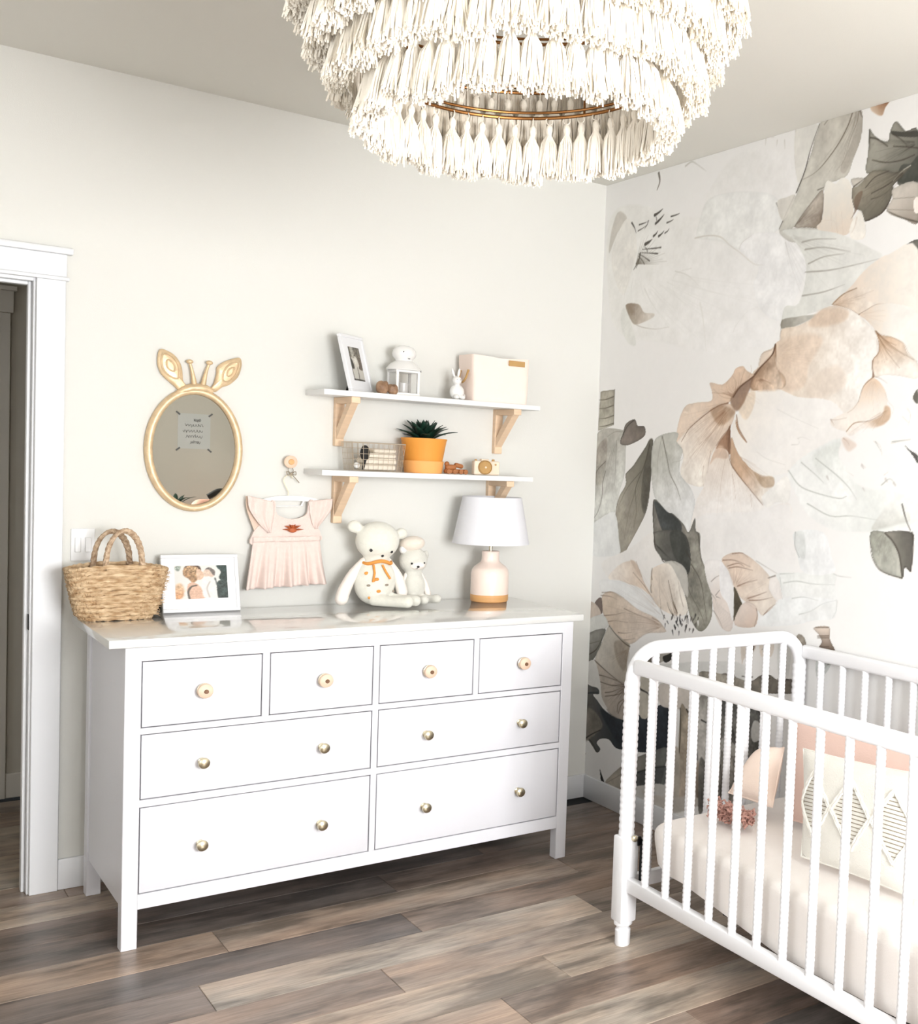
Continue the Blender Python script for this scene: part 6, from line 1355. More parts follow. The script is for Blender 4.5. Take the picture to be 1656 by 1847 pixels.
holed('wall_left','x',XL,.12,YF,0,-3.8,-2.2,1.0,2.35)
w = MB(); w.box((XL-.12,YF-.12,H),(XR+.12,T,H+.1)); struct(w.build('ceiling', M_CEIL))
def window(name, ax, pos, a0, a1, z0, z1, nx):
    w = MB(); e = .05
    def b(u0,u1,q0,q1,d0,d1):
        w.bbox((u0,pos+d0,q0),(u1,pos+d1,q1),.002,1) if ax == 'y' else w.bbox((pos+d0,u0,q0),(pos+d1,u1,q1),.002,1)
    b(a0,a1,z0,z0+e,-.09,-.03); b(a0,a1,z1-e,z1,-.09,-.03); b(a0,a0+e,z0,z1,-.09,-.03); b(a1-e,a1,z0,z1,-.09,-.03)
    for i in range(1,nx): x = a0+(a1-a0)*i/nx; b(x-.02,x+.02,z0,z1,-.085,-.035)
    b(a0-.06,a1+.06,z0-.04,z0,-.09,.04)
    o = struct(w.build(name, M_TRIM))
    g = MB(); g.box((a0+e,pos-.062,z0+e),(a1-e,pos-.058,z1-e)) if ax == 'y' else g.box((pos-.062,a0+e,z0+e),(pos-.058,a1-e,z1-e))
    g.build('pane', M_GLASS, o)
window('window_1','y',YF,-.42,1.32,.85,2.25,2); window('added_window','x',XL,-3.8,-2.2,1.0,2.35,2)  # the left-wall window is unseen, added to go with the side fill
# hallway beyond the door
w = MB(); w.box((XL-.3,HY,0),(.9,HY+.1,H)); struct(w.build('wall_hall_back', M_HALL))
w = MB(); w.box((XL-.4,T,0),(XL-.3,HY,H)); struct(w.build('wall_hall_left', M_HALL))
w = MB(); w.box((.8,T,0),(.9,HY,H)); struct(w.build('wall_hall_right', M_HALL))
w = MB(); w.box((XL-.4,T,2.45),(.9,HY+.1,2.55)); struct(w.build('ceiling_hall', M_HALL))
w = MB(); w.bbox((-.115,HY-.02,0),(-.024,HY,2.03),.002,1); w.bbox((-1.0,HY-.022,2.03),(-.014,HY,2.12),.002,1); w.bbox((-1.01,HY-.035,2.12),(-.004,HY,2.14),.002,1); w.bbox((-1.0,HY-.02,0),(-.91,HY,2.03),.002,1)
t2 = struct(w.build('trim_2', M_HTRIM))
w = MB(); w.bbox((-.91,HY-.012,.01),(-.115,HY,2.03),.002,1); w.bbox((-.80,HY-.02,.2),(-.22,HY-.012,.9),.004,1); w.bbox((-.80,HY-.02,1.05),(-.22,HY-.012,1.9),.004,1)
struct(w.build('door_2', M_HTRIM))
w = MB(); w.bbox((-.024,HY-.015,0),(.8,HY,.105),.003,1); struct(w.build('baseboard_hall', M_HTRIM))
# bedroom doorway: jamb, stop, casing, header
d1 = MB()
d1.bbox((DX1,-.002,0),(DX1+.02,T+.002,DH+.02),.001,1); d1.bbox((DX0-.02,-.002,0),(DX0,T+.002,DH+.02),.001,1); d1.bbox((DX0,-.002,DH),(DX1,T+.002,DH+.02),.001,1)
door = struct(d1.build('door_1', M_TRIM))
w = MB(); w.bbox((DX1-.011,.03,0),(DX1,.06,DH),.002,1); w.bbox((DX0,.03,0),(DX0+.011,.06,DH),.002,1); w.bbox((DX0+.011,.03,DH-.011),(DX1-.011,.06,DH),.002,1); w.build('door_stop', M_TRIM, door)
for a,b in ((DX1+.006,-.022),(DX0-.088,DX0-.006)):
    w = MB(); w.bbox((a,-.02,0),(b,0,2.04),.002,1); w.build('casing', M_TRIM, door)
w = MB(); w.bbox((DX0-.1,-.024,2.04),(-.012,0,2.052),.003,2); w.bbox((DX0-.09,-.022,2.052),(-.02,0,2.125),.002,1); w.bbox((DX0-.105,-.036,2.125),(-.004,0,2.146),.004,2)
w.build('header', M_TRIM, door)
w = MB(); w.bbox((DX1-.0025,-.001,.888),(DX1+.0005,.028,.940),.001,1); sp_ = w.build('strike_plate', M_BLACK, door); sp_['label'] = 'black metal strike plate'
w = MB(); w.bbox((-.022,-.015,0),(XR-.001,0,.105),.004,2); struct(w.build('baseboard_back', M_TRIM))
w = MB(); w.bbox((XR-.015,YF,0),(XR,-.015,.105),.004,2); struct(w.build('baseboard_right', M_TRIM))
w = MB(); w.bbox((XL,YF,0),(XL+.015,0,.105),.004,2); struct(w.build('baseboard_left', M_TRIM))
w = MB(); w.bbox((XL+.015,YF,0),(XR-.015,YF+.015,.105),.004,2); struct(w.build('baseboard_front', M_TRIM))

# floor: laid planks
m = bpy.data.materials.new('floor_plank'); m.use_nodes = True; N = m.node_tree.nodes; L = m.node_tree.links; B = N['Principled BSDF']
oi = N.new('ShaderNodeObjectInfo'); tc = N.new('ShaderNodeTexCoord'); ad = N.new('ShaderNodeVectorMath'); ad.operation = 'MULTIPLY_ADD'
cb = N.new('ShaderNodeCombineXYZ'); L.new(oi.outputs['Random'],cb.inputs[0]); L.new(oi.outputs['Random'],cb.inputs[1]); L.new(oi.outputs['Random'],cb.inputs[2])
L.new(cb.outputs[0],ad.inputs[0]); ad.inputs[1].default_value = (37,53,11); L.new(tc.outputs['Object'],ad.inputs[2])
def fl(scale, st, det, rgh=.6):
    mp = N.new('ShaderNodeMapping'); mp.inputs['Scale'].default_value = st; L.new(ad.outputs[0],mp.inputs[0])
    n = N.new('ShaderNodeTexNoise'); n.inputs['Scale'].default_value = scale; n.inputs['Detail'].default_value = det; n.inputs['Roughness'].default_value = rgh; L.new(mp.outputs[0],n.inputs[0]); return n.outputs['Fac']
def ramp(s, stops):
    r = N.new('ShaderNodeValToRGB'); L.new(s,r.inputs[0]); e = r.color_ramp.elements
    while len(e) < len(stops): e.new(.5)
    for q,(p,v) in zip(e,stops): q.position = p; q.color = (v,v,v,1) if not isinstance(v,tuple) else v+(1,)
    return r.outputs[0]
def mul(a, b):
    x = N.new('ShaderNodeMix'); x.data_type = 'RGBA'; x.blend_type = 'MULTIPLY'; x.inputs[0].default_value = 1; L.new(a,x.inputs[6]); L.new(b,x.inputs[7]); return x.outputs[2]
g1 = ramp(fl(1.0,(2.6,18,1),5),[(.32,.74),(.5,1.0),(.7,1.18)]); g2 = ramp(fl(1.0,(9,150,1),4),[(.35,.82),(.65,1.12)]); g3 = ramp(fl(1.0,(2.2,8,1),4,.7),[(.38,.52),(.5,.96),(.62,1.2)])
tint = ramp(fl(1.0,(1.6,4,1),3),[(.38,(1.06,.99,.93)),(.6,(.95,1.0,1.03))])
L.new(mul(mul(mul(mul(oi.outputs['Color'],g1),g2),g3),tint),B.inputs['Base Color']); B.inputs['Roughness'].default_value = .36; B.inputs['Specular IOR Level'].default_value = .45
bp_ = N.new('ShaderNodeBump'); bp_.inputs['Strength'].default_value = .25; bp_.inputs['Distance'].default_value = .002; L.new(g2,bp_.inputs['Height']); L.new(bp_.outputs[0],B.inputs['Normal'])
M_PLANK = m
w = MB(); w.box((XL-.4,YF-.12,-.09),(XR+.12,HY+.1,-.0105)); floor = struct(w.build('floor', M_DARK))
PW_, PL_ = .183, 1.22
def plank_mesh(l, wd_):
    w = MB(); e = .0012; h = .0105
    a,b,c,d = (.0006,.0006),(l-.0006,.0006),(l-.0006,wd_-.0006),(.0006,wd_-.0006)
    vs = [(x,y,-h) for x,y in (a,b,c,d)]+[(x,y,-e) for x,y in (a,b,c,d)]+[(a[0]+e,a[1]+e,0),(b[0]-e,b[1]+e,0),(c[0]-e,c[1]-e,0),(d[0]+e,d[1]-e,0)]
    fs = []
    for k in (0,4):
        for i in range(4): j = (i+1)%4; fs.append((k+i,k+j,k+4+j,k+4+i))
    fs.append((8,9,10,11)); w.add(vs,fs); return w.mesh('plank',M_PLANK,.3)
PMESH = {}
TON = {'L':(172,157,142),'l':(160,143,129),'M':(142,124,111),'m':(128,112,102),'D':(100,91,86),'d':(112,102,96)}
ROWS = {-.827:(.83,'dMm'), -1.010:(.17,'mLM'), -1.193:(.62,'MlL'), -1.376:(1.05,'LLd'), -1.559:(.82,'lMm'), -.644:(.30,'llM'), -.461:(.9,'dmd'), -.278:(.1,'mdm'), -1.742:(.4,'mLl'), -1.925:(1.2,'Mml')}  # the two rows beneath the dresser carry its shade in darker tones
rp = random.Random(11); k0 = int((YF+.827)/PW_)-1
for k in range(k0, int((HY+.827)/PW_)+1):
    y1 = -.827+PW_*k+0; y0 = y1-PW_
    y1c, y0c = min(y1,HY), max(y0,YF)
    if y1c-y0c < .01: continue
    key = round(y1,3); sp = None
    for kk,vv in ROWS.items():
        if abs(kk-key) < .02: sp = vv
    xs = sp[0] if sp else rp.uniform(0,PL_)
    while xs > XL-.4: xs -= PL_
    base = sp[0] if sp else None
    lo, hi = (XL,XR) if y1 <= .01 else (XL-.3,.8)
    x = xs
    while x < hi:
        a, b = max(x,lo), min(x+PL_,hi)
        if b-a > .01:
            kk = (round(b-a,3),round(y1c-y0c,3))
            if kk not in PMESH: PMESH[kk] = plank_mesh(*kk)
            o = bpy.data.objects.new('plank', PMESH[kk]); COL.objects.link(o); o.parent = floor; o.location = (a,y0c,0)
            if sp:
                j = int(round((x-base)/PL_))+1; tn = TON[sp[1][max(0,min(2,j))]]
            else: tn = TON[rp.choice('LlMMmmdD')]
            o.color = tuple(lin(tn))+(1,)
        x += PL_

# ------------------------------------------------------------------ wallpaper mural on the right wall
WX = XR-.0012
cv = Canvas(0,1960,0,2756,490,985,(240,238,235),5)
for op in MURAL_OPS:
    if op[0] == 'F': cv.fill(*op[1:])
    else: cv.stroke(*op[1:])
cv.img *= (1+cv.n[...,None]*.008)
lum = cv.img.mean(-1,keepdims=True); cv.img = lum+(cv.img-lum)*.82; cv.img += (242-cv.img)*.10*np.clip((lum-120)/80,0,1)
mural_m = vcmat('mural_print',.8)
me = canvas_mesh('mural', cv, lambda U,V: np.stack([np.full(U.shape,WX),-U/1000.,V/1000.],-1), mural_m, MURAL_K)
mo = bpy.data.objects.new('mural_wallpaper', me); COL.objects.link(mo); mo.parent = wall_right
mo['label'] = 'wallpaper with large watercolour peonies and grey leaves'
# the same paper repeats further along the wall, coarser where it is far out of view
class _C: pass
c2 = Canvas(1960,3920,0,2756,196,276,(238,236,233),6); c2.img = cv.img[np.linspace(0,cv.nv,277).astype(int)][:,np.linspace(cv.nu,0,197).astype(int)]
me = canvas_mesh('mural_repeat', c2, lambda U,V: np.stack([np.full(U.shape,WX),-U/1000.,V/1000.],-1), mural_m, MURAL_K)
o = bpy.data.objects.new('mural_wallpaper', me); COL.objects.link(o); o.parent = wall_right
w = MB(); w.bbox((.004,-.006,1.115),(.074,0,1.225),.003,2)
sw = thing('light_switch','white double light switch plate on the wall behind the straw tote','switch',(.039,0,1.17))
s_ = w.build('plate', M_PLATE, sw, (-.039,0,-1.17))
for x in (.024,.054):
    w = MB(); w.bbox((x-.009,-.011,1.145),(x+.009,-.005,1.195),.002,1); w.build('rocker', M_PLATE, sw, (-.039,0,-1.17))

# ------------------------------------------------------------------ dresser
DF, DB, DT = -.6574, -.0778, .94
dr = thing('dresser','long white eight drawer dresser standing against the back wall','dresser',(.8,(DF+DB)/2,0)); DO = (-.8,-(DF+DB)/2,0)
w = MB(); w.bbox((0,DF,DT-.025),(1.6,DB+.005,DT),.002,2); w.build('top', M_DRTOP, dr, DO)
LX0, LX1, LW = .043, 1.557, .044
for x in (LX0, LX1-LW):
    for y in (DF, DB-LW-.002):
        w = MB(); w.bbox((x,y,0),(x+LW,y+LW,DT-.0255),.002,1); w.build('leg', M_WHITE, dr, DO)
for x in (LX0+.006, LX1-.006-.016):
    w = MB(); w.bbox((x,DF+LW,.123),(x+.016,DB-LW-.002,DT-.026),.001,1); w.build('side_panel', M_WHITE, dr, DO)
w = MB(); w.box((LX0+LW,DB-.012,.13),(LX1-LW,DB-.006,DT-.026)); w.build('back_panel', M_WHITE, dr, DO)
fr = MB(); A0, A1, y0, y1 = LX0+LW, LX1-LW, DF+.0015, DF+.022
for z0,z1 in ((.873,.9145),(.652,.671),(.431,.453),(.12,.166)): fr.bbox((A0-.001,y0,z0),(A1+.001,y1,z1),.0012,1)
fr.bbox((.787,y0-.0002,.166),(.807,y1,.873),.0012,1); fr.bbox((.430,y0-.0001,.671),(.452,y1,.873),.0012,1); fr.bbox((1.152,y0-.0001,.671),(1.172,y1,.873),.0012,1)
fr.build('face_frame', M_WHITE, dr, DO)
w = MB(); w.box((A0,DF+.04,.131),(A1,DB-.02,.137)); w.build('bottom_panel', M_WHITE, dr, DO)
def drawer(x0,x1,z0,z1,knobs,kind):
    g = .0032; w = MB(); w.bbox((x0+g,DF+.0022,z0+g),(x1-g,DF+.020,z1-g),.0015,2)
    d = w.build('drawer', M_WHITE, dr, DO)
    w = MB(); w.box((x0+.02,DF+.02,z0+.02),(x0+.03,DB-.05,z1-.03)); w.box((x1-.03,DF+.02,z0+.02),(x1-.02,DB-.05,z1-.03)); w.box((x0+.02,DF+.02,z0+.014),(x1-.02,DB-.05,z0+.02)); w.box((x0+.03,DB-.06,z0+.02),(x1-.03,DB-.05,z1-.03))
    w.build('drawer_box', M_PINE, d)
    for kx,kz in knobs:
        R = Matrix.Translation((kx,DF+.001,kz)) @ Matrix.Rotation(PI/2,4,'X')
        w = MB()
        if kind == 'wood':
            w.lathe([(.009,0),(.009,.008),(.007,.010),(.014,.013),(.0205,.017),(.023,.023),(.0215,.030),(.016,.034),(.008,.0355),(.003,.0355)],28,M=R); k = w.build('knob', M_KNOBP, d); k['label'] = 'round pale blush wooden knob with a dark ringed centre'
            w = MB(); w.lathe([(.0035,.0354),(.0065,.0354),(.0066,.0385),(.0055,.040),(.0035,.040)],18,M=R,cap=True); w.build('knob_ring', M_KNOBD, k)
            w = MB(); w.lathe([(.0215,.0115),(.0228,.0135),(.0228,.0165),(.0205,.0175)],28,M=R,cap=False); w.build('knob_collar', M_NICKEL, k)
        else:
            w.lathe([(.012,0),(.0125,.003),(.007,.006),(.006,.012),(.009,.017),(.0155,.021),(.0172,.026),(.0158,.031),(.010,.0345),(.003,.0355)],28,M=R); k = w.build('knob', M_NICKEL, d); k['label'] = 'small aged nickel knob'
KA,KB = .257,.621
for (x0,x1,kx) in ((.087,.430,KA),(.452,.787,KB),(.807,1.152,1.6-KB),(1.172,1.513,1.6-KA)): drawer(x0,x1,.671,.873,[(kx,.7725)],'wood')
for (z0,z1,kz) in ((.453,.652,.549),(.166,.431,.292)):
    drawer(.087,.787,z0,z1,[(KA,kz),(KB,kz)],'n'); drawer(.807,1.513,z0,z1,[(1.6-KB,kz),(1.6-KA,kz)],'n')

# ------------------------------------------------------------------ crib
CX, CY, CL = 1.30, -1.45, 1.40           # outer long side x, near end y, length
CXB = 2.008
crib = thing('crib','white spindle crib with spool turned posts standing along the floral wall','crib',((CX+CXB)/2,CY-CL/2,0)); CO = (-(CX+CXB)/2,-(CY-CL/2),0)
def spool(z0, z1, r, pitch=.0135, amp=.0014):
    n = max(2,int((z1-z0)/pitch)); out = []
    for i in range(n):
        a = z0+(z1-z0)*i/n; d = (z1-z0)/n
        out += [(r-amp,a),(r,a+d*.3),(r,a+d*.7)]
    return out+[(r-amp,z1)]
R_A = .10; ZT = .945
for i,(x,y) in enumerate(((CX,CY),(CXB,CY),(CX,CY-CL),(CXB,CY-CL))):
    w = MB(); w.lathe(spool(.35,ZT-R_A,.025,.021,.0022),20,(x,y,0)); p = w.build('post', M_CRIB, crib, CO)
    w = MB(); w.bbox((x-.030,y-.030,.078),(x+.030,y+.030,.352),.007,2); w.lathe([(.022,.0),(.024,.004),(.0245,.05),(.020,.055),(.020,.062),(.029,.068),(.030,.08)],20,(x,y,0)); w.build('foot', M_CRIB, p)
for y in (CY, CY-CL):
    pts = [(CX,y,ZT-R_A-.01)]+arc((CX+R_A,y,ZT-R_A),R_A,PI,PI/2,10)+arc((CXB-R_A,y,ZT-R_A),R_A,PI/2,0,10)+[(CXB,y,ZT-R_A-.01)]
    w = MB(); w.tube(pts,.0225,14,up=(0,1,0)); w.build('arched_rail', M_CRIB, crib, CO)
    w = MB(); w.bbox((CX+.02,y-.012,.175),(CXB-.02,y+.012,.222),.005,2); w.build('lower_rail', M_CRIB, crib, CO)
for x in (CX, CXB):
    w = MB(); w.bbox((x-.014,CY-CL+.02,.868),(x+.014,CY-.02,.916),.010,3); w.build('top_rail', M_CRIB, crib, CO)
    w = MB(); w.bbox((x-.014,CY-CL+.02,.178),(x+.014,CY-.02,.224),.006,2); w.build('lower_rail', M_CRIB, crib, CO)
w = MB(); w.lathe(spool(.215,.875,.0128),12); spm = w.mesh('spindle', M_CRIB)
w = MB(); w.lathe(spool(.215,.925,.0128),12); spe = w.mesh('spindle_tall', M_CRIB)
def spindle(me, x, y):
    o = bpy.data.objects.new('spindle', me); COL.objects.link(o); o.parent = crib; o.location = (x+CO[0],y+CO[1],0)
for x in (CX,CXB):
    for i in range(12): spindle(spm, x, CY-.112-i*.1075)
for y in (CY,CY-CL):
    for i in range(8): spindle(spe, CX+.085+i*.0775, y)
w = MB(); w.lathe([(.009,0),(.010,.002),(.010,.010),(.006,.013)],14,M=Matrix.Translation((CX+.008,CY-.030,.349)) @ Matrix.Rotation(PI/2,4,'X')); b_ = w.build('bolt', M_NICKEL, crib, CO)
w = MB(); w.bbox((CX+.020,CY-.036,.322),(CX+.034,CY-.031,.352),.002,1); w.bbox((CX+.030,CY-.060,.200),(CX+.036,CY-.031,.345),.002,1); br = w.build('hanger_bracket', M_BLACK, crib, CO)
w = MB()
for x in (CX+.13,CXB-.13): w.bbox((x-.01,CY-CL+.05,.182),(x+.01,CY-.35,.200),.002,1)
for i in range(4,14): y = CY-.06-i*.098; w.tube([(CX+.10,y,.198),(CXB-.10,y,.198)],.004,6)
w.build('mattress_support', M_BLACK, crib, CO)
# mattress in a fitted sheet
def mattress(u, v):
    pass
mt = MB(); X0,X1,Y0,Y1,Z0,Z1 = CX+.035,CXB-.035,CY-CL+.045,CY-.045,.206,.398
def mfn(a, t):
    # a around the outline, t from the bottom edge over the side to the middle of the top
    n = 4.0+8*0; an = a*2*PI; ca,sa = math.cos(an),math.sin(an); e = .16
    cx,cy = math.copysign(abs(ca)**e,ca), math.copysign(abs(sa)**e,sa)
    hx,hy = (X1-X0)/2,(Y1-Y0)/2
    if t < .45:
        q = t/.45; z = Z0+(Z1-.03-Z0)*q; r = 1-.012*(1-q)**2
        wv = mnoise.noise(Vector((cx*hx*9,cy*hy*9,z*4)))*.012*(1-q)
        z += (mnoise.noise(Vector((cx*hx*6+5,cy*hy*6,0)))*.014+ 0)*(1-q); zb = max(0,min(1,(cy-.05)/.85)); z += (.062*zb*zb*(3-2*zb))*(1-q)
        return ((X0+X1)/2+cx*(hx*r+wv),(Y0+Y1)/2+cy*(hy*r+wv),z)
    if t < .62:
        q = (t-.45)/.17*PI/2; d = .03*(1-math.cos(q)); z = Z1-.03+.03*math.sin(q)
        return ((X0+X1)/2+cx*(hx-d),(Y0+Y1)/2+cy*(hy-d),z)
    q = 1-(t-.62)/.38; x = (X0+X1)/2+cx*(hx-.03)*q; y = (Y0+Y1)/2+cy*(hy-.03)*q
    return (x,y,Z1+.004*mnoise.noise(Vector((x*5,y*5,2)))*(1-q**4)+.006*(1-q*q))
mt.grid(mfn,120,40)
mo_ = thing('crib_mattress','crib mattress in a pale blush fitted sheet lying inside the white crib','mattress',((X0+X1)/2,(Y0+Y1)/2,Z0))
mt.build('fitted_sheet', M_SHEET, mo_, (-(X0+X1)/2,-(Y0+Y1)/2,-Z0), angle=1.2)
# cushions
def pillow(corners, th, n=22, pinch=.05):
    """corners TL,TR,BR,BL of the middle surface; th half thickness; bulges on both sides"""
    TL,TR,BR,BL = [Vector(c) for c in corners]; c0 = (TL+TR+BR+BL)/4
    nrm = ((TR-BL).cross(TL-BR)).normalized(); w = MB()
    def P(a, b, s):
        x,y = 2*a-1,2*b-1; k = 1-pinch*(1-x*x)*abs(y)**4 ; k2 = 1-pinch*(1-y*y)*abs(x)**4
        aa = .5+x*k2/2; bb = .5+y*k/2
        p = (TL*(1-aa)+TR*aa)*(1-bb)+(BL*(1-aa)+BR*aa)*bb
        h = th*((max(0,1-abs(x)**2.6))**.55)*((max(0,1-abs(y)**2.6))**.55)
        h *= 1+.06*mnoise.noise(Vector((p.x*9,p.y*9,p.z*9)))
        return p+nrm*h*s
    w.grid(lambda a,b: P(a,b,1),n,n); w.grid(lambda a,b: P(a,b,-1),n,n)
    return w, P, nrm
def cushion(name, label, corners, th, m, pinch=.05):
    c = sum((Vector(q) for q in corners),Vector())/4; t = thing(name,label,'cushion',(c.x,c.y,min(q[2] for q in corners)-.0))
    off = -Vector(t.location); w, P, nrm = pillow(corners, th, pinch=pinch)
    bm_w = w.build('cover', m, t, off, angle=2)
    w2 = MB(); pts = []
    for s in range(4):
        for i in range(12):
            q = i/12; a,b = ((q,0),(1,q),(1-q,1),(0,1-q))[s]; pts.append(P(a,b,0))
    w2.tube(pts,.003,6,closed=True); w2.build('piping', m, t, off)
    return t, off, P, nrm
pk = cushion('pink_cushion','large dusty pink cushion leaning at the back of the crib',[(1.815,-1.625,.715),(1.87,-2.30,.735),(1.74,-2.42,.425),(1.69,-1.77,.425)],.045,M_PINK)
w = MB()
for s,(dy,dz) in enumerate(((.03,-.07),(-.02,-.08),(.06,-.03),(-.05,-.02))):
    q = pk[2](.93,.12,-1 if pk[3].x > 0 else 1); w.tube([q+Vector((-.008,0,0)),q+Vector((-.018,dy*.6,dz*.4)),q+Vector((-.016,dy,dz))],.0035,6)
w.ball(q+Vector((-.012,0,0)),.009,10,8); w.build('tie_bow', M_RUST, pk[0], pk[1])
ck = cushion('knit_cushion','cream cable knit cushion in front of the pink cushion in the crib',[(1.60,-1.93,.695),(1.64,-2.38,.715),(1.52,-2.50,.425),(1.49,-2.06,.425)],.05,M_KNIT,.04)
sd = -1 if ck[3].x > 0 else 1
def on_knit(a, b, lift=.002): return ck[2](a,b,sd)+ck[3]*sd*lift
for cx in (.17,.5,.83):
    for sx in (-1,1):
        for (a0,b0,a1,b1) in ((0,.20,.16,.50),(.16,.50,0,.80)):
            w = MB()
            for k in (-1,1): w.tube([on_knit(cx+sx*(a0+(a1-a0)*i/14)+k*.008, b0+(b1-b0)*i/14,.003+.0015*math.sin(i*1.6+k)) for i in range(15)],.0042,6)
            w.build('cable', M_CABLE, ck[0], ck[1])
w = MB(); w_k = mat('knit_hole', (150,138,118), .95)
for cx in (.17,.5,.83):
    for j in range(15):
        b = .26+j*.034; hw = .13*(1-abs(b-.5)/.30)
        if hw > .02: w.tube([on_knit(cx-hw+2*hw*i/6,b,.0008) for i in range(7)],.0013,4)
w.build('ladder_stitch', w_k, ck[0], ck[1])
bk = cushion('blush_cushion','small blush cushion with rose fringe lying left of the pink cushion in the crib',[(1.76,-1.535,.58),(1.80,-1.62,.605),(1.64,-1.755,.464),(1.62,-1.56,.466)],.05,M_BLUSHC,.02)
w = MB(); rf = random.Random(3)
for i in range(260):
    t_ = rf.random(); c = Vector((1.535+rf.uniform(-.03,.03),-1.60-.17*t_,.418+rf.uniform(0,.045))); d = Vector((rf.uniform(-1,1),rf.uniform(-1,1),rf.uniform(-.1,.9)))*.016
    e = d.cross(Vector((rf.uniform(-1,1),rf.uniform(-1,1),rf.uniform(-1,1)))).normalized()*.010
    w.tube([c,c+d*.5+e,c+d,c+d*.6-e*.6],[.0032,.0034,.003,.002],5)
o = w.build('fringe', M_FRINGE, bk[0], bk[1]); o['label'] = 'curly rose coloured yarn fringe'; o['kind'] = 'stuff'

# ------------------------------------------------------------------ chandelier
CC = Vector((0,0,0)); CN = Vector((-.059,.072,1)).normalized(); C1 = Vector((.475,-2.172,2.345)); HH = (H-C1.z)/CN.z; CH_ = C1+CN*HH
ch = thing('tassel_chandelier','tiered cream cotton tassel chandelier hanging from the ceiling','chandelier',tuple(CH_)); HO = (0,0,-HH); CQ = Vector((0,0,1)).rotation_difference(CN); ch.rotation_euler = CQ.to_euler(); CQi = CQ.to_matrix().inverted()
TIERS = [(.305,0,50),(.357,.077,58),(.396,.150,66),(.434,.222,72)]
def TC(z): q = CQi @ Vector((0,0,z)); return Vector((q.x,q.y,z-HH))
def ring_pts(r, z, n=72, z0=0): c = TC(z0); return [(c.x+r*math.cos(2*PI*i/n),c.y+r*math.sin(2*PI*i/n),z) for i in range(n)]
tas = []
for v in range(4):
    rt = random.Random(40+v); w = MB(); LT = .124
    for i in range(170):
        a = rt.random()*2*PI; rr_ = math.sqrt(rt.random()); r0 = .005*rr_; r1 = .022*rr_+.002; L_ = LT*(1-.17*rt.random()); tw = rt.uniform(-.5,.5); rs = .0011+.0008*rt.random()
        ps = []; rd = []
        for k,(q,s_) in enumerate(((0,.9),(.08,1.2),(.17,1.0),(.36,3.0),(.68,4.0),(1,4.3+rt.uniform(-.5,1.2)))):
            rad = r0*s_ if k < 3 else r1*(s_/4.1)
            an = a+tw*q; ps.append((rad*math.cos(an)+rt.uniform(-.0018,.0018)*q,rad*math.sin(an)+rt.uniform(-.0018,.0018)*q,-.022-L_*q)); rd.append(rs*(1.25 if k > 2 else 1))
        w.tube(ps,rd,3,cap=False)
    w.lathe([(.003,-.014),(.0075,-.020),(.0085,-.028),(.0055,-.040),(.0125,-.060),(.016,-.085),(.015,-.110),(.002,-.116)],8)
    w.tube(arc((0,0,-.006),.0085,-PI/2,1.5*PI,10,'yz'),.0013,4,closed=False)
    tas.append(w.mesh('tassel', M_YARN))
rt = random.Random(9)
for r,z,n in TIERS:
    w = MB(); w.tube(ring_pts(r,z,72,z),.0042,8,closed=True,up=(0,0,1)); w.tube(ring_pts(r,z+.013,72,z),.0035,8,closed=True,up=(0,0,1)); rg = w.build('ring', M_BRASS, ch, HO); rg['label'] = 'antique brass ring'
    for i in range(n):
        a = 2*PI*(i+rt.uniform(-.12,.12))/n; o = bpy.data.objects.new('tassel', tas[rt.randrange(4)]); COL.objects.link(o); o.parent = ch
        cz_ = TC(z); o.location = (cz_.x+r*math.cos(a),cz_.y+r*math.sin(a),z-HH-.002); o.rotation_euler = (rt.uniform(-.05,.05),rt.uniform(-.05,.05),rt.random()*6.28)
        tilt = .08+rt.uniform(-.04,.05); o.rotation_euler = (CQi @ Matrix.Rotation(a,3,'Z') @ Matrix.Rotation(-tilt,3,'Y') @ Matrix.Rotation(rt.random()*6.28,3,'Z')).to_euler()
        o.scale = (1,1,rt.uniform(.93,1.07))
w = MB()
for a in (0.6,0.6+2*PI/3,0.6+4*PI/3):
    for i in range(3):
        r0,z0,_ = TIERS[i]; r1,z1,_ = TIERS[i+1]; c0,c1 = TC(z0),TC(z1); w.tube([(c0.x+r0*math.cos(a),c0.y+r0*math.sin(a),z0),(c1.x+r0*math.cos(a),c1.y+r0*math.sin(a),z1),(c1.x+r1*math.cos(a),c1.y+r1*math.sin(a),z1)],.0032,6)
    r3,z3,_ = TIERS[3]; c3 = TC(z3); w.tube([(c3.x+r3*math.cos(a),c3.y+r3*math.sin(a),z3),(CC.x+.02*math.cos(a),CC.y+.02*math.sin(a),z3+.06)],.0035,6)
w.build('frame', M_BRASS, ch, HO)
w = MB(); w.tube([(0,0,.155),(0,0,HH-.02)],.006,10); w.lathe([(.050,HH-.028),(.055,HH-.022),(.055,HH-.006)],24); w.build('stem', M_BRASS, ch, HO)
w = MB()
for a in (.2,2.3,4.4): w.tube([(0,0,.165),(.07*math.cos(a),.07*math.sin(a),.145),(.09*math.cos(a),.09*math.sin(a),.175)],.005,8); w.lathe([(.014,0),(.016,.03)],12,(.09*math.cos(a),.09*math.sin(a),.17))
w.build('socket_cluster', M_BRASS, ch, HO)

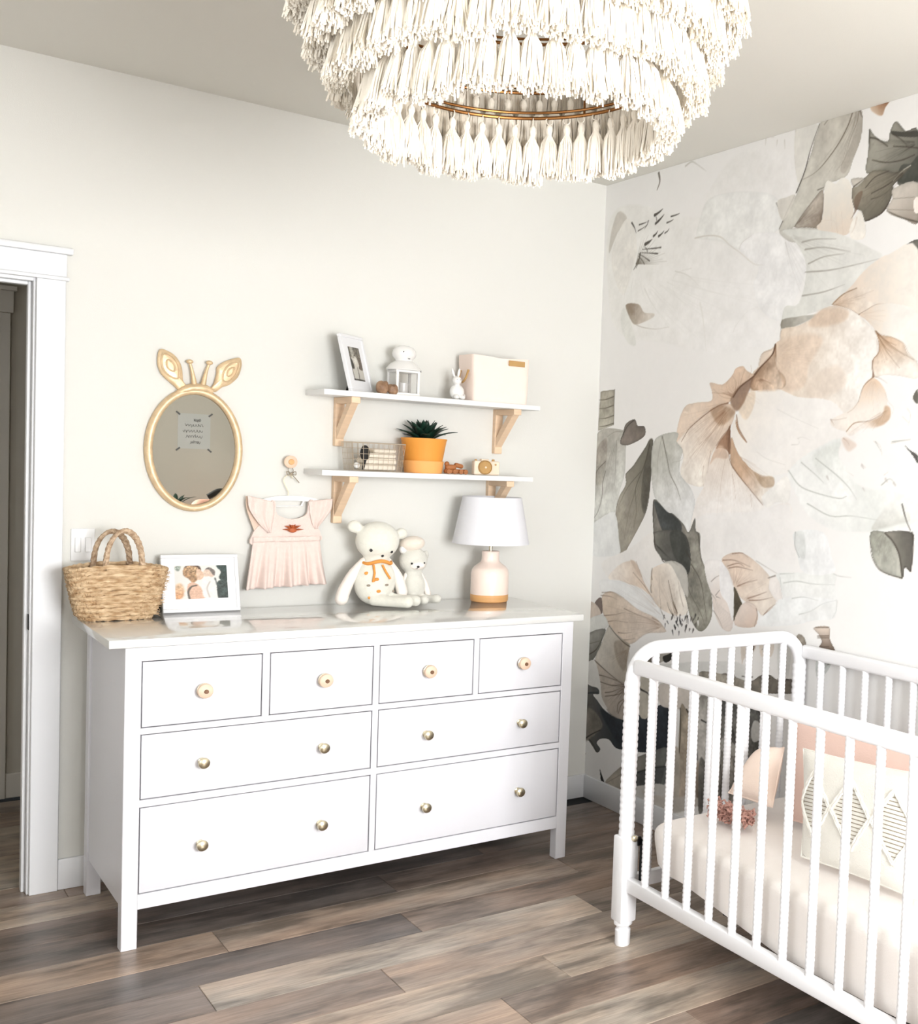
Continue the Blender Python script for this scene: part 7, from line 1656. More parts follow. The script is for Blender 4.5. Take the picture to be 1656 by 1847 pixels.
# ------------------------------------------------------------------ giraffe mirror
mc = Vector((.376,-.02,1.505)); mi = thing('giraffe_mirror','oval gold mirror with giraffe ears and horns hanging on the back wall','mirror',(mc.x,0,mc.z)); MO = (-mc.x,0,-mc.z)
n = 64; rx,rz = .1465,.2065
w = MB(); ring = [(mc.x+rx*math.cos(2*PI*i/n),-.016,mc.z+rz*math.sin(2*PI*i/n)) for i in range(n)]
w.tube(ring,.0125,12,closed=True,up=(0,-1,0)); w.tube([(mc.x+(rx+.006)*math.cos(2*PI*i/n),-.008,mc.z+(rz+.006)*math.sin(2*PI*i/n)) for i in range(n)],.0075,8,closed=True,up=(0,-1,0))
w.tube([(.318,-.016,1.70),(.335,-.018,1.712),(.36,-.019,1.722),(.384,-.019,1.724),(.408,-.019,1.722),(.43,-.018,1.714)],[.010,.014,.015,.015,.014,.010],10)
w.build('oval_frame', M_GOLD, mi, MO)
w = MB(); w.lathe([(.0001,0),(1,0),(1,.006)],64,M=Matrix.Translation((mc.x,-.012,mc.z)) @ Matrix.Rotation(-PI/2,4,'X') @ Matrix.Diagonal((.1375,.1975,1,1))); w.build('glass', M_MIRROR, mi, MO, angle=.3)
def plate(name, outline, y0, y1, m, parent, off, dome=.006):
    P = smooth_closed(outline,4); c = P.mean(0); w = MB(); k = len(P); vs = []; fs = []
    lv = [(1,y1),(1,y0+.002),(.96,y0),(.7,y0-dome*.6),(.35,y0-dome),(.02,y0-dome*1.1)]
    for s,y in lv: vs += [(c[0]+(p[0]-c[0])*s,y,c[1]+(p[1]-c[1])*s) for p in P]
    for j in range(len(lv)-1): fs += [(j*k+i,j*k+(i+1)%k,(j+1)*k+(i+1)%k,(j+1)*k+i) for i in range(k)]
    fs.append(tuple(range(k))); fs.append(tuple((len(lv)-1)*k+i for i in range(k))); w.add(vs,fs,True); return w.build(name,m,parent,off,angle=1.2)
earL = [(.325,1.707),(.306,1.725),(.281,1.746),(.263,1.767),(.253,1.801),(.259,1.846),(.284,1.843),(.307,1.829),(.324,1.804),(.331,1.777),(.334,1.745),(.345,1.728),(.348,1.714)]
earR = [(.420,1.718),(.434,1.743),(.443,1.78),(.444,1.802),(.463,1.821),(.49,1.835),(.517,1.843),(.525,1.827),(.523,1.802),(.512,1.771),(.485,1.743),(.461,1.732),(.440,1.714)]
for E_,I_ in ((earL,[(.315,1.75),(.286,1.759),(.266,1.785),(.264,1.823),(.275,1.835),(.297,1.825),(.314,1.804),(.321,1.776)]),(earR,[(.462,1.756),(.462,1.781),(.473,1.804),(.493,1.821),(.514,1.825),(.514,1.804),(.501,1.774),(.481,1.754)])):
    e = plate('ear',E_,-.018,-.006,M_GOLD,mi,MO,.004)
    w = MB(); w.tube([(p[0],-.0235,p[1]) for p in smooth_closed(I_,4)],.0035,6,closed=True,up=(0,-1,0)); ci = np.array(I_).mean(0)
    w.tube([(ci[0]+(p[0]-ci[0])*.45,-.0245,ci[1]+(p[1]-ci[1])*.45) for p in smooth_closed(I_,3)],.003,6,closed=True,up=(0,-1,0)); w.build('ear_ridge', M_GOLD, e)
for pts in (((.353,1.812),(.362,1.778),(.371,1.728)),((.417,1.814),(.406,1.778),(.397,1.728))):
    w = MB(); P = smooth_open([(p[0],-.018,p[1]) for p in pts],5); w.tube(P,[.0045+.006*(i/(len(P)-1))**2 for i in range(len(P))],10); w.ball((pts[0][0],-.02,pts[0][1]+.001),(.0115,.009,.008),14,10); w.build('horn', M_GOLD, mi, MO)

# ------------------------------------------------------------------ straw tote
bc = Vector((.105,-.19,DT)); tb = thing('straw_tote','woven straw tote with two rope handles on the left end of the dresser','basket',tuple(bc))
w = MB(); NR = 13; rb = random.Random(5)
def superell(an, a, b, e=.55):
    c_,s_ = math.cos(an),math.sin(an); return math.copysign(abs(c_)**e,c_)*a, math.copysign(abs(s_)**e,s_)*b
for j in range(NR):
    q = j/(NR-1); zz = .008+.158*q; a = .106+.036*q**.8; b = .052+.012*q; pts = []; rd = []; NS = 150
    if j == 0: a -= .006; b -= .004
    for i in range(NS):
        an = 2*PI*i/NS; x,y = superell(an,a,b,.6); arch = (.014*(1-(x/a)**2)-.004)*q
        tw = math.sin(i*PI*2/5+j*1.7); jit = rb.uniform(-.0012,.0012)
        pts.append((x+jit,y+jit,zz+arch+.0016*tw)); rd.append(.0074+.0013*abs(math.sin(i*PI/4+j))+rb.uniform(-.0008,.0008))
    w.tube(pts,rd,7,closed=True,up=(0,0,1))
w.grid(lambda u,v: (superell(2*PI*u,.1*v,.048*v)[0],superell(2*PI*u,.1*v,.048*v)[1],.006),40,4)
for i in range(420):
    q = rb.random(); an = rb.uniform(PI,2*PI) if rb.random() < .8 else rb.uniform(0,PI); a = .106+.036*q**.8+.006; b = .052+.012*q+.007; x,y = superell(an,a,b,.6); z = .01+.155*q+(.014*(1-(x/a)**2)-.004)*q
    d = rb.uniform(.006,.016); w.tube([(x,y,z),(x+d*.5,y-.002,z+rb.uniform(-.004,.004)),(x+d,y+.0005,z+rb.uniform(-.006,.006))],[.0011,.0010,.0004],3,cap=False)
w.build('woven_body', M_STRAW, tb)
for y,dx,hh in ((-.05,.012,.158),(.045,-.006,.150)):
    P = [(dx-.052,y,.135),(dx-.055,y,.175)]+[(dx+.052*math.cos(PI-PI*i/16),y,.185+(hh-.05)*math.sin(PI*i/16)) for i in range(17)]+[(dx+.055,y,.175),(dx+.052,y,.135)]
    P = smooth_open(P,4); w = MB()
    for ph in (0,2.1,4.2):
        q = [Vector(p)+Vector(((.0048*math.cos(i*.5+ph)*.7),.0048*math.sin(i*.5+ph),.0048*math.cos(i*.5+ph)*.7)) for i,p in enumerate(P)]
        w.tube(q,.0062,7)
    w.build('handle', M_ROPE, tb)

# ------------------------------------------------------------------ photographs (painted flat prints)
def photo_mesh(ops, base, TLc, TRc, BLc, nu, nv, seed, k=.8):
    TLc,TRc,BLc = [np.array(c) for c in (TLc,TRc,BLc)]; c = Canvas(0,100,0,100,nu,nv,base,seed); c.n = c.n
    for o in ops: (c.fill if o[0] == 'F' else c.stroke)(*o[1:])
    return canvas_mesh('photo_print', c, lambda U,V: TLc+(TRc-TLc)*(U/100.)[...,None]+(BLc-TLc)*(1-V/100.)[...,None], vcmat('photo_print',.35,spec=.5), k)
ops = [('F',[(0,40),(14,45),(16,10),(0,0)],(232,168,120),(244,214,180),(0,0,10,50),6,0,.2,1,1),('F',[(80,100),(100,100),(100,52),(84,60),(88,80)],(44,62,58),None,None,3,0,.5,1,1),('F',[(80,48),(100,50),(100,0),(82,0)],(58,72,68),None,None,3,0,.5,1,1),
 ('F',[(20,98),(45,100),(50,84),(40,76),(22,80)],(84,62,48),None,None,2,0,.3,1,1),('F',[(18,92),(30,100),(46,92),(50,78),(44,60),(34,48),(26,60),(16,72)],(168,128,92),(206,170,130),(20,60,45,90),3,0,.4,1,1),('F',[(42,90),(52,82),(56,70),(50,58),(42,60)],(236,198,170),None,None,2,0,.1,1,1),
 ('F',[(56,84),(62,90),(72,86),(76,74),(70,62),(60,64),(55,72)],(232,206,186),None,None,2,0,.1,1,1),('F',[(58,88),(66,94),(76,84),(76,70),(72,72),(66,86)],(122,112,106),None,None,2,0,.2,1,1),('F',[(24,44),(40,46),(54,20),(56,0),(26,0)],(232,190,164),None,None,3,0,.1,1,1),
 ('S',[(26,0),(24,20),(30,36),(40,40)],4,4,(90,84,76),.9),('S',[(76,60),(80,30),(82,0)],4,4,(60,66,62),.8),('F',[(54,62),(72,64),(78,40),(76,0),(56,0),(50,30)],(246,244,240),None,None,4,0,.04,1,1),('S',[(66,50),(60,30),(64,4)],3,3,(190,176,164),.6),('F',[(2,98),(12,98),(8,84),(2,88)],(150,160,150),None,None,3,0,.5,1,1)]
fd = thing('picture_frame','white landscape photo frame leaning on the wall right of the straw tote','picture frame',(.387,-.1,DT)); FO = (-.387,.1,-DT)
BLf,BRf,TLf = Vector((.262,-.118,DT+.001)),Vector((.512,-.118,DT+.001)),Vector((.262,-.062,DT+.196)); ux = (BRf-BLf).normalized(); uz = (TLf-BLf).normalized(); un = ux.cross(uz)
def FR(L0, ux, uz, un):
    M = Matrix.Identity(4)
    for i in range(3): M[i][0],M[i][1],M[i][2],M[i][3] = ux[i],-un[i],uz[i],L0[i]
    return M
def frame(t, off, BL, ux, uz, un, W_, H_, bw, px0, px1, pz0, pz1, ops, base, seed, easel=True, dp=.016, nu=96, nv=64):
    Mx = FR(BL,ux,uz,un); w = MB()   # local y points away from the viewer when un faces him
    w.bbox((0,0,0),(W_,dp,bw),.0015,1,Mx); w.bbox((0,0,H_-bw),(W_,dp,H_),.0015,1,Mx); w.bbox((0,0,bw),(bw,dp,H_-bw),.0015,1,Mx); w.bbox((W_-bw,0,bw),(W_,dp,H_-bw),.0015,1,Mx); w.build('moulding', M_FRAMEW, t, off)
    w = MB(); w.box((bw,.0045,bw),(W_-bw,.0055,H_-bw),Mx); w.build('mat_board', M_FRAMEW, t, off)
    o = bpy.data.objects.new('photo', photo_mesh(ops,base,Mx @ Vector((px0,.0041,pz1)),Mx @ Vector((px1,.0041,pz1)),Mx @ Vector((px0,.0041,pz0)),nu,nv,seed)); COL.objects.link(o); o.parent = t; o.location = off
    w = MB(); w.box((.003,dp-.004,.003),(W_-.003,dp,H_-.003),Mx); w.build('backing', M_DARK, t, off)
    return Mx
frame(fd,FO,BLf,ux,uz,un,.250,.204,.012,.042,.212,.047,.165,ops,(244,242,236),2)
w = MB(); w.bbox((.236,-.046,DT+.001),(.27,-.034,DT+.155),.002,1); fb = thing('thin_frame','thin black frame edge standing between the straw tote and the white frame','picture frame',(.25,-.04,DT)); w.build('moulding', M_DARK, fb, (-.25,.04,-DT))

# ------------------------------------------------------------------ wall knob, hanger and dress
kb = thing('wall_hook','round pale wooden wall knob above the pink dress','hook',(.70,0,1.475)); w = MB()
w.lathe([(.010,0),(.009,.016),(.017,.020),(.0235,.026),(.0235,.033),(.018,.037),(.0001,.0385)],26,M=Matrix.Translation((0,0,0)) @ Matrix.Rotation(PI/2,4,'X')); w.build('knob', M_KNOBP, kb)
w = MB(); w.lathe([(.0001,.0385),(.011,.0385),(.010,.0415),(.006,.042),(.0001,.0405)],18,M=Matrix.Rotation(PI/2,4,'X')); w.build('knob_centre', M_LWOOD, kb)
tw = thing('twine_bow','small grey twine bow tied under the wooden wall knob','twine',(.705,-.02,1.43)); w = MB()
w.tube(smooth_open([(-.005,.006,.030),(-.010,0,.015),(0,-.004,0),(.008,0,.015),(-.001,.006,.030)],5),.0013,5)
w.tube(smooth_open([(0,-.004,0),(-.016,-.004,.010),(-.014,-.006,-.004),(0,-.005,0),(.014,-.005,.010),(.016,-.004,-.003),(0,-.004,0)],5),.0016,5); w.tube(smooth_open([(0,-.005,0),(.012,-.004,-.012),(.030,-.002,-.032)],5),.0016,5); w.ball((0,-.004,0),(.006,.004,.006),10,8)
w.build('bow', M_TWINE, tw)
hg = thing('clothes_hanger','white childrens clothes hanger under the twine bow holding the pink dress','hanger',(.70,-.02,1.345)); w = MB()
w.tube(smooth_open([(-.005,0,.002),(-.003,0,.018),(-.018,0,.050),(-.020,0,.066),(-.008,0,.080),(.006,0,.078),(.012,0,.068)],6),.0015,6); w.build('hook', M_NICKEL, hg)
w = MB(); out = [(-.115,-.018),(-.06,-.001),(-.02,.003),(.03,.003),(.10,-.006),(.122,-.022),(.120,-.030),(.060,-.016),(-.05,-.015),(-.112,-.026)]
w.prism([tuple(p) for p in smooth_closed(out,3)],-.004,.004); w.tube([(-.06,0,-.036),(.05,0,-.034)],.002,6); w.tube([(.045,0,-.034),(.054,0,-.014)],.003,6); w.tube([(-.055,0,-.036),(-.06,0,-.014)],.003,6); w.build('shoulder_bar', M_HANG, hg)
dz = thing('baby_dress','dusty pink flutter sleeve baby dress hanging from the white hanger','dress',(.69,-.03,1.34)); DZO = (-.69,.03,-1.34)
def cloth(name, outline, y, fold, parent, off, m, n=(34,26), depth=.012):
    """a panel between a left and a right edge curve (lists of x,z top to bottom), waved in depth by fold(u,v)"""
    Lc,Rc = [smooth_open(e,8) for e in outline]
    def pick(C, v): k = v*(len(C)-1); i = min(int(k),len(C)-2); return C[i]*(1-(k-i))+C[i+1]*(k-i)
    w = MB(); w.grid(lambda u,v: ((pick(Lc,v)*(1-u)+pick(Rc,v)*u)[0], y-fold(u,v), (pick(Lc,v)*(1-u)+pick(Rc,v)*u)[1]),*n)
    return w.build(name,m,parent,off,angle=3,solid=.003)
import math as _m
bod = MB()
nb = smooth_closed([(.572,1.165),(.570,1.205),(.590,1.235),(.622,1.262),(.632,1.325),(.648,1.325),(.652,1.285),(.672,1.270),(.705,1.262),(.738,1.268),(.762,1.284),(.768,1.328),(.786,1.330),(.795,1.25),(.812,1.215),(.811,1.178),(.70,1.158)],4)
bod.prism([tuple(p) for p in nb],-.034,-.024); bd = bod.build('bodice', M_DRESS, dz, DZO)
cloth('skirt',[[(.573,1.185),(.560,1.10),(.543,1.004)],[(.811,1.185),(.822,1.10),(.836,1.018)]],-.032,lambda u,v: (.006+.026*v)*(.5+.5*_m.sin(u*2*PI*4.3+1.1*_m.sin(u*9)+.4)+.30*_m.sin(u*2*PI*9.5+1.3))*(.35+.65*v)+(-.012*v*max(0,1-abs(u-.72)/.04)),dz,DZO,M_DRESS,(110,26))
w = MB(); w.grid(lambda u,v: (.571+.242*u,-.0375-.0015*_m.sin(u*60),1.196-.020*v+.004*u),50,3); w.build('waistband', M_DRESS, dz, DZO, solid=.002)
cloth('flutter_sleeve',[[(.546,1.348),(.553,1.300),(.586,1.250),(.622,1.212)],[(.640,1.326),(.642,1.29),(.640,1.25),(.634,1.212)]],-.036,lambda u,v: .012*(1-u)*(1-.6*v)+.003*_m.sin(u*14+v*4),dz,DZO,M_DRESS)
cloth('flutter_sleeve',[[(.766,1.330),(.772,1.28),(.782,1.245),(.792,1.225)],[(.850,1.342),(.846,1.30),(.826,1.265),(.800,1.228)]],-.036,lambda u,v: .012*u*(1-.6*v)+.003*_m.sin(u*14+v*4),dz,DZO,M_DRESS)
cloth('sleeve_lining',[[(.546,1.345),(.549,1.300),(.566,1.248),(.582,1.205)],[(.556,1.343),(.575,1.295),(.600,1.245),(.628,1.212)]],-.028,lambda u,v: 0,dz,DZO,M_LINING)
w = MB()
for a,l,q in ((PI*.80,.036,.009),(PI*.62,.030,.008),(PI*.38,.030,.008),(PI*.20,.038,.009),(PI*.97,.036,.007),(PI*.03,.040,.007),(PI*.5,.026,.008)):
    w.tube([(.708,-.040,1.220),(.708+.5*l*math.cos(a),-.044,1.222+.55*l*math.sin(a)),(.708+l*math.cos(a),-.042,1.222+l*.75*math.sin(a))],[.004,q,.001],8,flat=.5)
w.ball((.708,-.044,1.222),(.016,.005,.010),12,8); w.build('leather_lotus_brooch', M_RUST, dz, DZO)

# ------------------------------------------------------------------ wall shelves
def shelf(label, x0, x1, z, name='wall_shelf'):
    t = thing(name,label,'shelf',((x0+x1)/2,-.1,z),0,None); off = (-(x0+x1)/2,.1,-z)
    w = MB(); w.bbox((x0,-.2,z-.020),(x1,0,z),.002,2); w.build('board', M_SHELF, t, off)
    for bx in (x0+.105,x1-.112):
        w = MB(); a,b = bx,bx+.034
        w.bbox((a,-.026,z-.205),(b,0,z-.020),.002,1); w.bbox((a,-.186,z-.044),(b,-.026,z-.020),.002,1)
        Mx = Matrix(((1,0,0,0),(0,0,1,0),(0,1,0,0),(0,0,0,1)))
        vs = [(-.026,z-.178),(-.026,z-.140),(-.128,z-.044),(-.172,z-.044)]; q = [(a+.003,y,zz) for y,zz in vs]+[(b-.003,y,zz) for y,zz in vs]
        w.add(q,[(0,1,2,3),(7,6,5,4)]+[(i,(i+1)%4,(i+1)%4+4,i+4) for i in range(4)]); w.build('bracket', M_PINE, t, off, bevel=.001)
    return t
S1, S2 = 1.747, 1.452
shelf('upper white wall shelf on pale wood brackets holding frame, lantern and blush bin',.757,1.637,S1)
shelf('lower white wall shelf on pale wood brackets holding the orange plant pot',.757,1.615,S2)
# upper shelf: photo frame
th_ = math.radians(38); ux = Vector((math.cos(th_),math.sin(th_),0)); nn_ = Vector((math.sin(th_),-math.cos(th_),0)); ln = .26; uz = (Vector((0,0,1))*math.cos(ln)-nn_*math.sin(ln)).normalized(); un = ux.cross(uz)
f2 = thing('picture_frame','white portrait frame with black and white photo leaning on the upper shelf','picture frame',(.90,-.13,S1)); F2O = (-.90,.13,-S1)
q = Vector((0.8721,-0.1650,1.7612)); BL2 = Vector((q.x,-.165,S1+.001))
ops = [('F',[(0,100),(100,100),(100,66),(60,60),(20,70),(0,60)],(96,90,80),(140,132,118),(50,100,50,60),4,0,.6,1,1),('F',[(18,100),(40,98),(44,78),(28,70),(14,80)],(180,176,164),None,None,3,0,.4,1,1),('F',[(0,66),(18,60),(26,40),(14,34),(0,40)],(70,64,56),None,None,3,0,.3,1,1),('F',[(70,70),(100,66),(100,36),(76,34),(60,44)],(110,98,86),None,None,3,0,.4,1,1),
 ('F',[(30,66),(50,74),(66,64),(70,46),(56,34),(36,36),(26,50)],(222,216,204),None,None,4,0,.1,1,1),('F',[(30,58),(40,66),(54,70),(60,60),(44,50)],(236,232,222),None,None,3,0,.1,1,1),('S',[(52,38),(54,20),(50,0)],7,9,(120,114,104),.8),('S',[(2,34),(4,12),(10,0)],6,8,(90,84,76),.7),('S',[(0,2),(50,3),(100,1)],4,5,(50,46,42),.9)]
frame(f2,F2O,BL2,ux,uz,un,.150,.222,.012,.038,.112,.046,.176,ops,(216,212,202),3,nu=40,nv=60)
w = MB(); b0 = BL2+ux*.075-un*.014; w.add([b0+uz*.10,b0+uz*.10+ux*.03,b0-un*.060*1+ux*.03-uz*0,b0-un*.060],[(0,1,2,3)]); 
q_ = [b0+uz*.11,b0+uz*.11+ux*.03]; lo = [Vector((p.x-nn_.x*.075*1,p.y-nn_.y*.075,S1+.001)) for p in (BL2+ux*.075,BL2+ux*.105)]
w = MB(); w.add([q_[0],q_[1],lo[1],lo[0]],[(0,1,2,3)]); w.build('easel_leg', M_DARK, f2, F2O, solid=.003)
# stones
for i,(px,lab) in enumerate(((0.9892,'brown agate stone between the small frame and the white lantern'),(1.0279,'smaller brown agate stone touching the foot of the white lantern'))):
    s_ = thing('agate_stone',lab,'stone',(px,-.155,S1)); w = MB(); rs = random.Random(i); sc_ = (.024,.019,.026) if i == 0 else (.020,.016,.021)
    bm = bmesh.new(); bmesh.ops.create_icosphere(bm,subdivisions=3,radius=1)
    for v in bm.verts:
        k = 1+.16*mnoise.noise(v.co*1.7+Vector((i*7,0,0)))+(.12 if v.co.z > .4 and abs(v.co.x) > .4 else 0)-(.12 if v.co.z > .6 and abs(v.co.x) < .2 else 0); v.co = Vector((v.co.x*sc_[0]*k,v.co.y*sc_[1]*k,max(0,v.co.z*k*sc_[2]+sc_[2]*.9)))
    w.frombm(bm); w.build('stone', M_STONE, s_)
# lantern
q = Vector((1.0924,-0.1000,1.7594)); lt = thing('lantern','white metal lantern with domed top on the upper shelf','lantern',(q.x,-.10,S1)); w = MB(); a = .042
w.bbox((-a-.006,-a-.006,.0),(a+.006,a+.006,.012),.002,2)
for sx in (-1,1):
    for sy in (-1,1): w.bbox((sx*a-.005,sy*a-.005,.012),(sx*a+.005,sy*a+.005,.094),.001,1)
w.bbox((-a-.006,-a-.006,.090),(a+.006,a+.006,.099),.002,2); w.build('body_frame', M_CERAM, lt)
for r_ in range(4):
    w = MB(); w.box((-a+.004,-a-.001,.012),(a-.004,-a+.0005,.091),Matrix.Rotation(r_*PI/2,4,'Z')); w.build('glass_pane', M_GLASS, lt)
w = MB(); w.lathe([(.064,.099),(.066,.103),(.060,.112),(.050,.124),(.038,.132),(.032,.136),(.033,.142),(.041,.150),(.045,.162),(.043,.176),(.034,.187),(.018,.194),(.002,.196)],30); w.build('roof', M_CERAM, lt)
w = MB(); w.ball((-.017,-.0385,.168),(.0035,.0025,.0035),8,6); w.ball((.004,-.040,.143),(.005,.003,.0018),8,6); w.ball((.046,-.046,.097),(.007,.002,.002),8,6); w.build('vent_holes', M_DARK, lt)
w = MB(); w.lathe([(.018,.012),(.018,.05),(.016,.052),(.002,.050)],18); w.build('candle', M_CERAM, lt)
# figurine
q = Vector((1.3053,-0.1200,1.7625)); fg = thing('animal_figurine','small white ceramic bunny figurine left of the blush bin','figurine',(q.x,-.12,S1)); w = MB()
w.ball((0,0,.032),(.030,.024,.032),20,14); w.ball((-.004,-.006,.078),(.019,.018,.018),18,12); w.ball((-.018,0,.108),(.006,.005,.020),12,10,Matrix.Rotation(-.35,4,'Y')); w.ball((.006,0,.110),(.006,.005,.020),12,10,Matrix.Rotation(.15,4,'Y')); w.ball((-.012,-.022,.012),(.012,.012,.010),12,8); w.ball((.014,-.022,.012),(.012,.012,.010),12,8); w.ball((.030,.006,.02),.010,12,8)
o = w.build('body', M_CERAM, fg); md = o.modifiers.new('blend','REMESH'); md.mode = 'VOXEL'; md.voxel_size = .0028; md.use_smooth_shade = True; ms = o.modifiers.new('smooth','SMOOTH'); ms.iterations = 4
w = MB(); w.ball((-.010,-.0215,.081),.0016,8,6); w.ball((.003,-.0235,.081),.0016,8,6); w.build('eyes', M_INK, fg)
# blush storage bin
qa, qb = Vector((1.3477,-0.1750,1.7603)), Vector((1.5986,-0.1750,1.7634)); bn = thing('storage_bin','soft blush fabric bin with tan leather label on the right of the upper shelf','storage bin',((qa.x+qb.x)/2,-.10,S1)); hw = (qb.x-qa.x)/2
w = MB()
def binf(u, t, inner=0):
    an = 2*PI*u; z = .001+.186*t; x,y = superell(an,hw-inner-.004*(1-t),.074-inner,.22); sag = .012*math.sin(PI*t)*(1 if x > 0 else .2); lean = -.018*(1-t)*0
    z2 = z-(.008*t*(1-abs(x)/hw)); return (x*(1+.02*t)+.002*mnoise.noise(Vector((x*20,y*20,z*20))),y+.003*mnoise.noise(Vector((x*15,y*15,z*15+4))),z2)
w.grid(lambda u,t: binf(u,t),72,14); w.grid(lambda u,t: binf(u,1-t*.95,.006),72,14); w.grid(lambda u,t: tuple(Vector(binf(u,1))*(1-t)+Vector(binf(u,1,.006))*t),72,1); w.grid(lambda u,t: (binf(u,0)[0]*t,binf(u,0)[1]*t,.001),72,3)
w.build('fabric_body', M_BINF, bn, angle=1.5)
w = MB(); qa2 = Vector((1.5343,-0.1760,1.9109)); lx = qa2.x-bn.location.x; w.bbox((lx-.036,-.0805,qa2.z-S1-.011),(lx+.036,-.0775,qa2.z-S1+.011),.001,1); w.build('leather_label', M_LEATH, bn)
w = MB(); w.tube(smooth_open([(-hw-.003,-.035,.125),(-hw-.012,-.03,.09),(-hw-.013,0,.075),(-hw-.012,.03,.09),(-hw-.003,.035,.125)],5),.0045,6); w.build('side_handle', M_LEATH, bn)

# lower shelf -----------------------------------------------------
q0,q1 = Vector((0.8807,-0.1250,1.4493)), Vector((1.0647,-0.1250,1.4513)); wb = thing('wire_basket','small champagne wire basket on the left of the lower shelf','basket',((q0.x+q1.x)/2,-.125,S2)); w = MB(); a0,b0,a1,b1,hh = (q1.x-q0.x)/2,.050,(q1.x-q0.x)/2+.009,.058,.104
def bx(u, t):
    a,b = a0+(a1-a0)*t,b0+(b1-b0)*t; per = u%1*4; s = int(per); f_ = per-s; c_ = [(-a,-b),(a,-b),(a,b),(-a,b),(-a,-b)]; p,q_ = c_[s],c_[s+1]; return (p[0]+(q_[0]-p[0])*f_,p[1]+(q_[1]-p[1])*f_,.003+hh*t)
for i in range(40): w.tube([bx(i/40,0),bx(i/40,1)],.0009,4)
for j,t in enumerate((0,.2,.4,.6,.8,1)): w.tube([bx(i/40,t) for i in range(40)],.0022 if j == 5 else .0009,5,closed=True)
for i in range(9): x = -a0+2*a0*(i+.5)/9; w.tube([(x,-b0,.003),(x,b0,.003)],.0009,4)
w.build('wire_mesh', M_WIRE, wb)
bx0 = wb.location.x
cl = thing('folded_cloths','folded cream cloths inside the wire basket','cloth',(bx0+.010,-.125,S2+.006)); w = MB()
for i,(x0,x1,z0,z1) in enumerate(((-.065,.065,0,.022),(-.06,.068,.023,.045),(-.05,.066,.046,.064),(-.02,.066,.065,.080))): w.bbox((x0,-.038,z0),(x1,.042,z1),.008,3)
w.build('cloth_stack', M_CREAMCL, cl)
hb = thing('hair_brush','dark oval baby hair brush standing in the wire basket','brush',(bx0-.046,-.161,S2+.006)); w = MB(); w.ball((0,0,.062),(.0185,.007,.030),16,12,None); w.tube([(0,0,.035),(-.004,0,.012),(-.006,0,.0)],[.006,.005,.004],8); w.build('brush', M_DARK, hb)
pb = thing('white_ball','little white ball at the front left of the wire basket','ball',(bx0-.0745,-.158,S2+.0215)); w = MB(); w.ball((0,0,0),.0115,14,10); w.build('ball', M_CERAM, pb)
q = Vector((1.1851,-0.0950,1.4500)); pt = thing('potted_plant','spiky dark green plant in an orange pot on the lower shelf','plant',(q.x,-.095,S2))
w = MB(); w.lathe([(.070,.0),(.072,.004),(.0775,.044),(.0785,.048),(.076,.048),(.0725,.012),(.002,.010)],40,cap=True); w.build('saucer', M_SAUCER, pt)
w = MB(); w.lathe([(.066,.0115),(.068,.02),(.086,.128),(.088,.132),(.088,.136),(.084,.137),(.080,.128),(.078,.118),(.002,.118)],40); w.build('pot', M_TERRA, pt)
w = MB(); w.lathe([(.079,.117),(.04,.122),(.002,.123)],30); w.build('soil', M_SOIL, pt)
rl = random.Random(12)
def leaf_blade(base, az, el, ln, wd_, curl, parent):
    w = MB(); d = Vector((math.cos(az),math.sin(az),0)); s = Vector((-math.sin(az),math.cos(az),0)); rows = []; p = Vector(base); e = el
    for i in range(8):
        t = i/7; ww = wd_*(math.sin(PI*(.16+.84*t**.8))**.8 if t < 1 else .02); rows.append([p-s*ww+Vector((0,0,.18*ww)),p-Vector((0,0,.12*ww)),p+s*ww+Vector((0,0,.18*ww))]); e2 = e-curl*t; p = p+(d*math.cos(e2)+Vector((0,0,1))*math.sin(e2))*ln/7
    vs = [v for r in rows for v in r]; fs = [(i*3+j,i*3+j+1,(i+1)*3+j+1,(i+1)*3+j) for i in range(7) for j in range(2)]; w.add(vs,fs,True); return w.build('leaf', M_LEAF, parent, solid=.0015)
for k in range(30):
    g = k/30; az = k*2.39996; el = 1.5-.95*g**.9+rl.uniform(-.08,.08); leaf_blade((.016*math.cos(az)*g,.016*math.sin(az)*g,.120),az,el,.088+.040*g+rl.uniform(-.008,.008),.0185,.25+.55*g,pt)
# wooden toys
q = Vector((1.3017,-0.1300,1.4482)); ty = thing('wooden_toy','small brown wooden animal toy lying right of the orange pot','toy',(q.x,-.13,S2)); w = MB()
w.bbox((-.044,-.012,.002),(.046,.012,.020),.007,3); w.bbox((-.040,-.013,.016),(.004,.011,.038),.009,3); w.bbox((-.012,-.010,.028),(.026,.010,.046),.008,3,Matrix.Translation((0,0,0)) @ Matrix.Rotation(.25,4,'Y')); w.ball((-.034,0,.040),(.010,.009,.010),12,8)
for x in (-.032,-.006,.02,.040): w.lathe([(.009,-.003),(.010,0),(.009,.003)],14,M=Matrix.Translation((x,-.015,.0102)) @ Matrix.Rotation(PI/2,4,'X'))
w.build('toy_body', M_TOYW, ty)
q = Vector((1.4314,-0.1300,1.4478)); tc_ = thing('toy_camera','pale wooden toy camera with round brown lens on the lower shelf','toy camera',(q.x,-.13,S2)); w = MB(); w.bbox((-.052,-.014,.001),(.060,.014,.058),.006,3); w.bbox((-.020,-.010,.056),(.014,.010,.066),.003,2); w.build('camera_body', M_TOYL, tc_)
w = MB(); Rx = Matrix.Translation((-.008,-.013,.032)) @ Matrix.Rotation(PI/2,4,'X'); w.lathe([(.0285,0),(.0285,.012),(.0255,.015),(.024,.011),(.002,.011)],32,M=Rx); l_ = w.build('lens', M_LEATH, tc_); l_['label'] = 'round brown wooden lens'
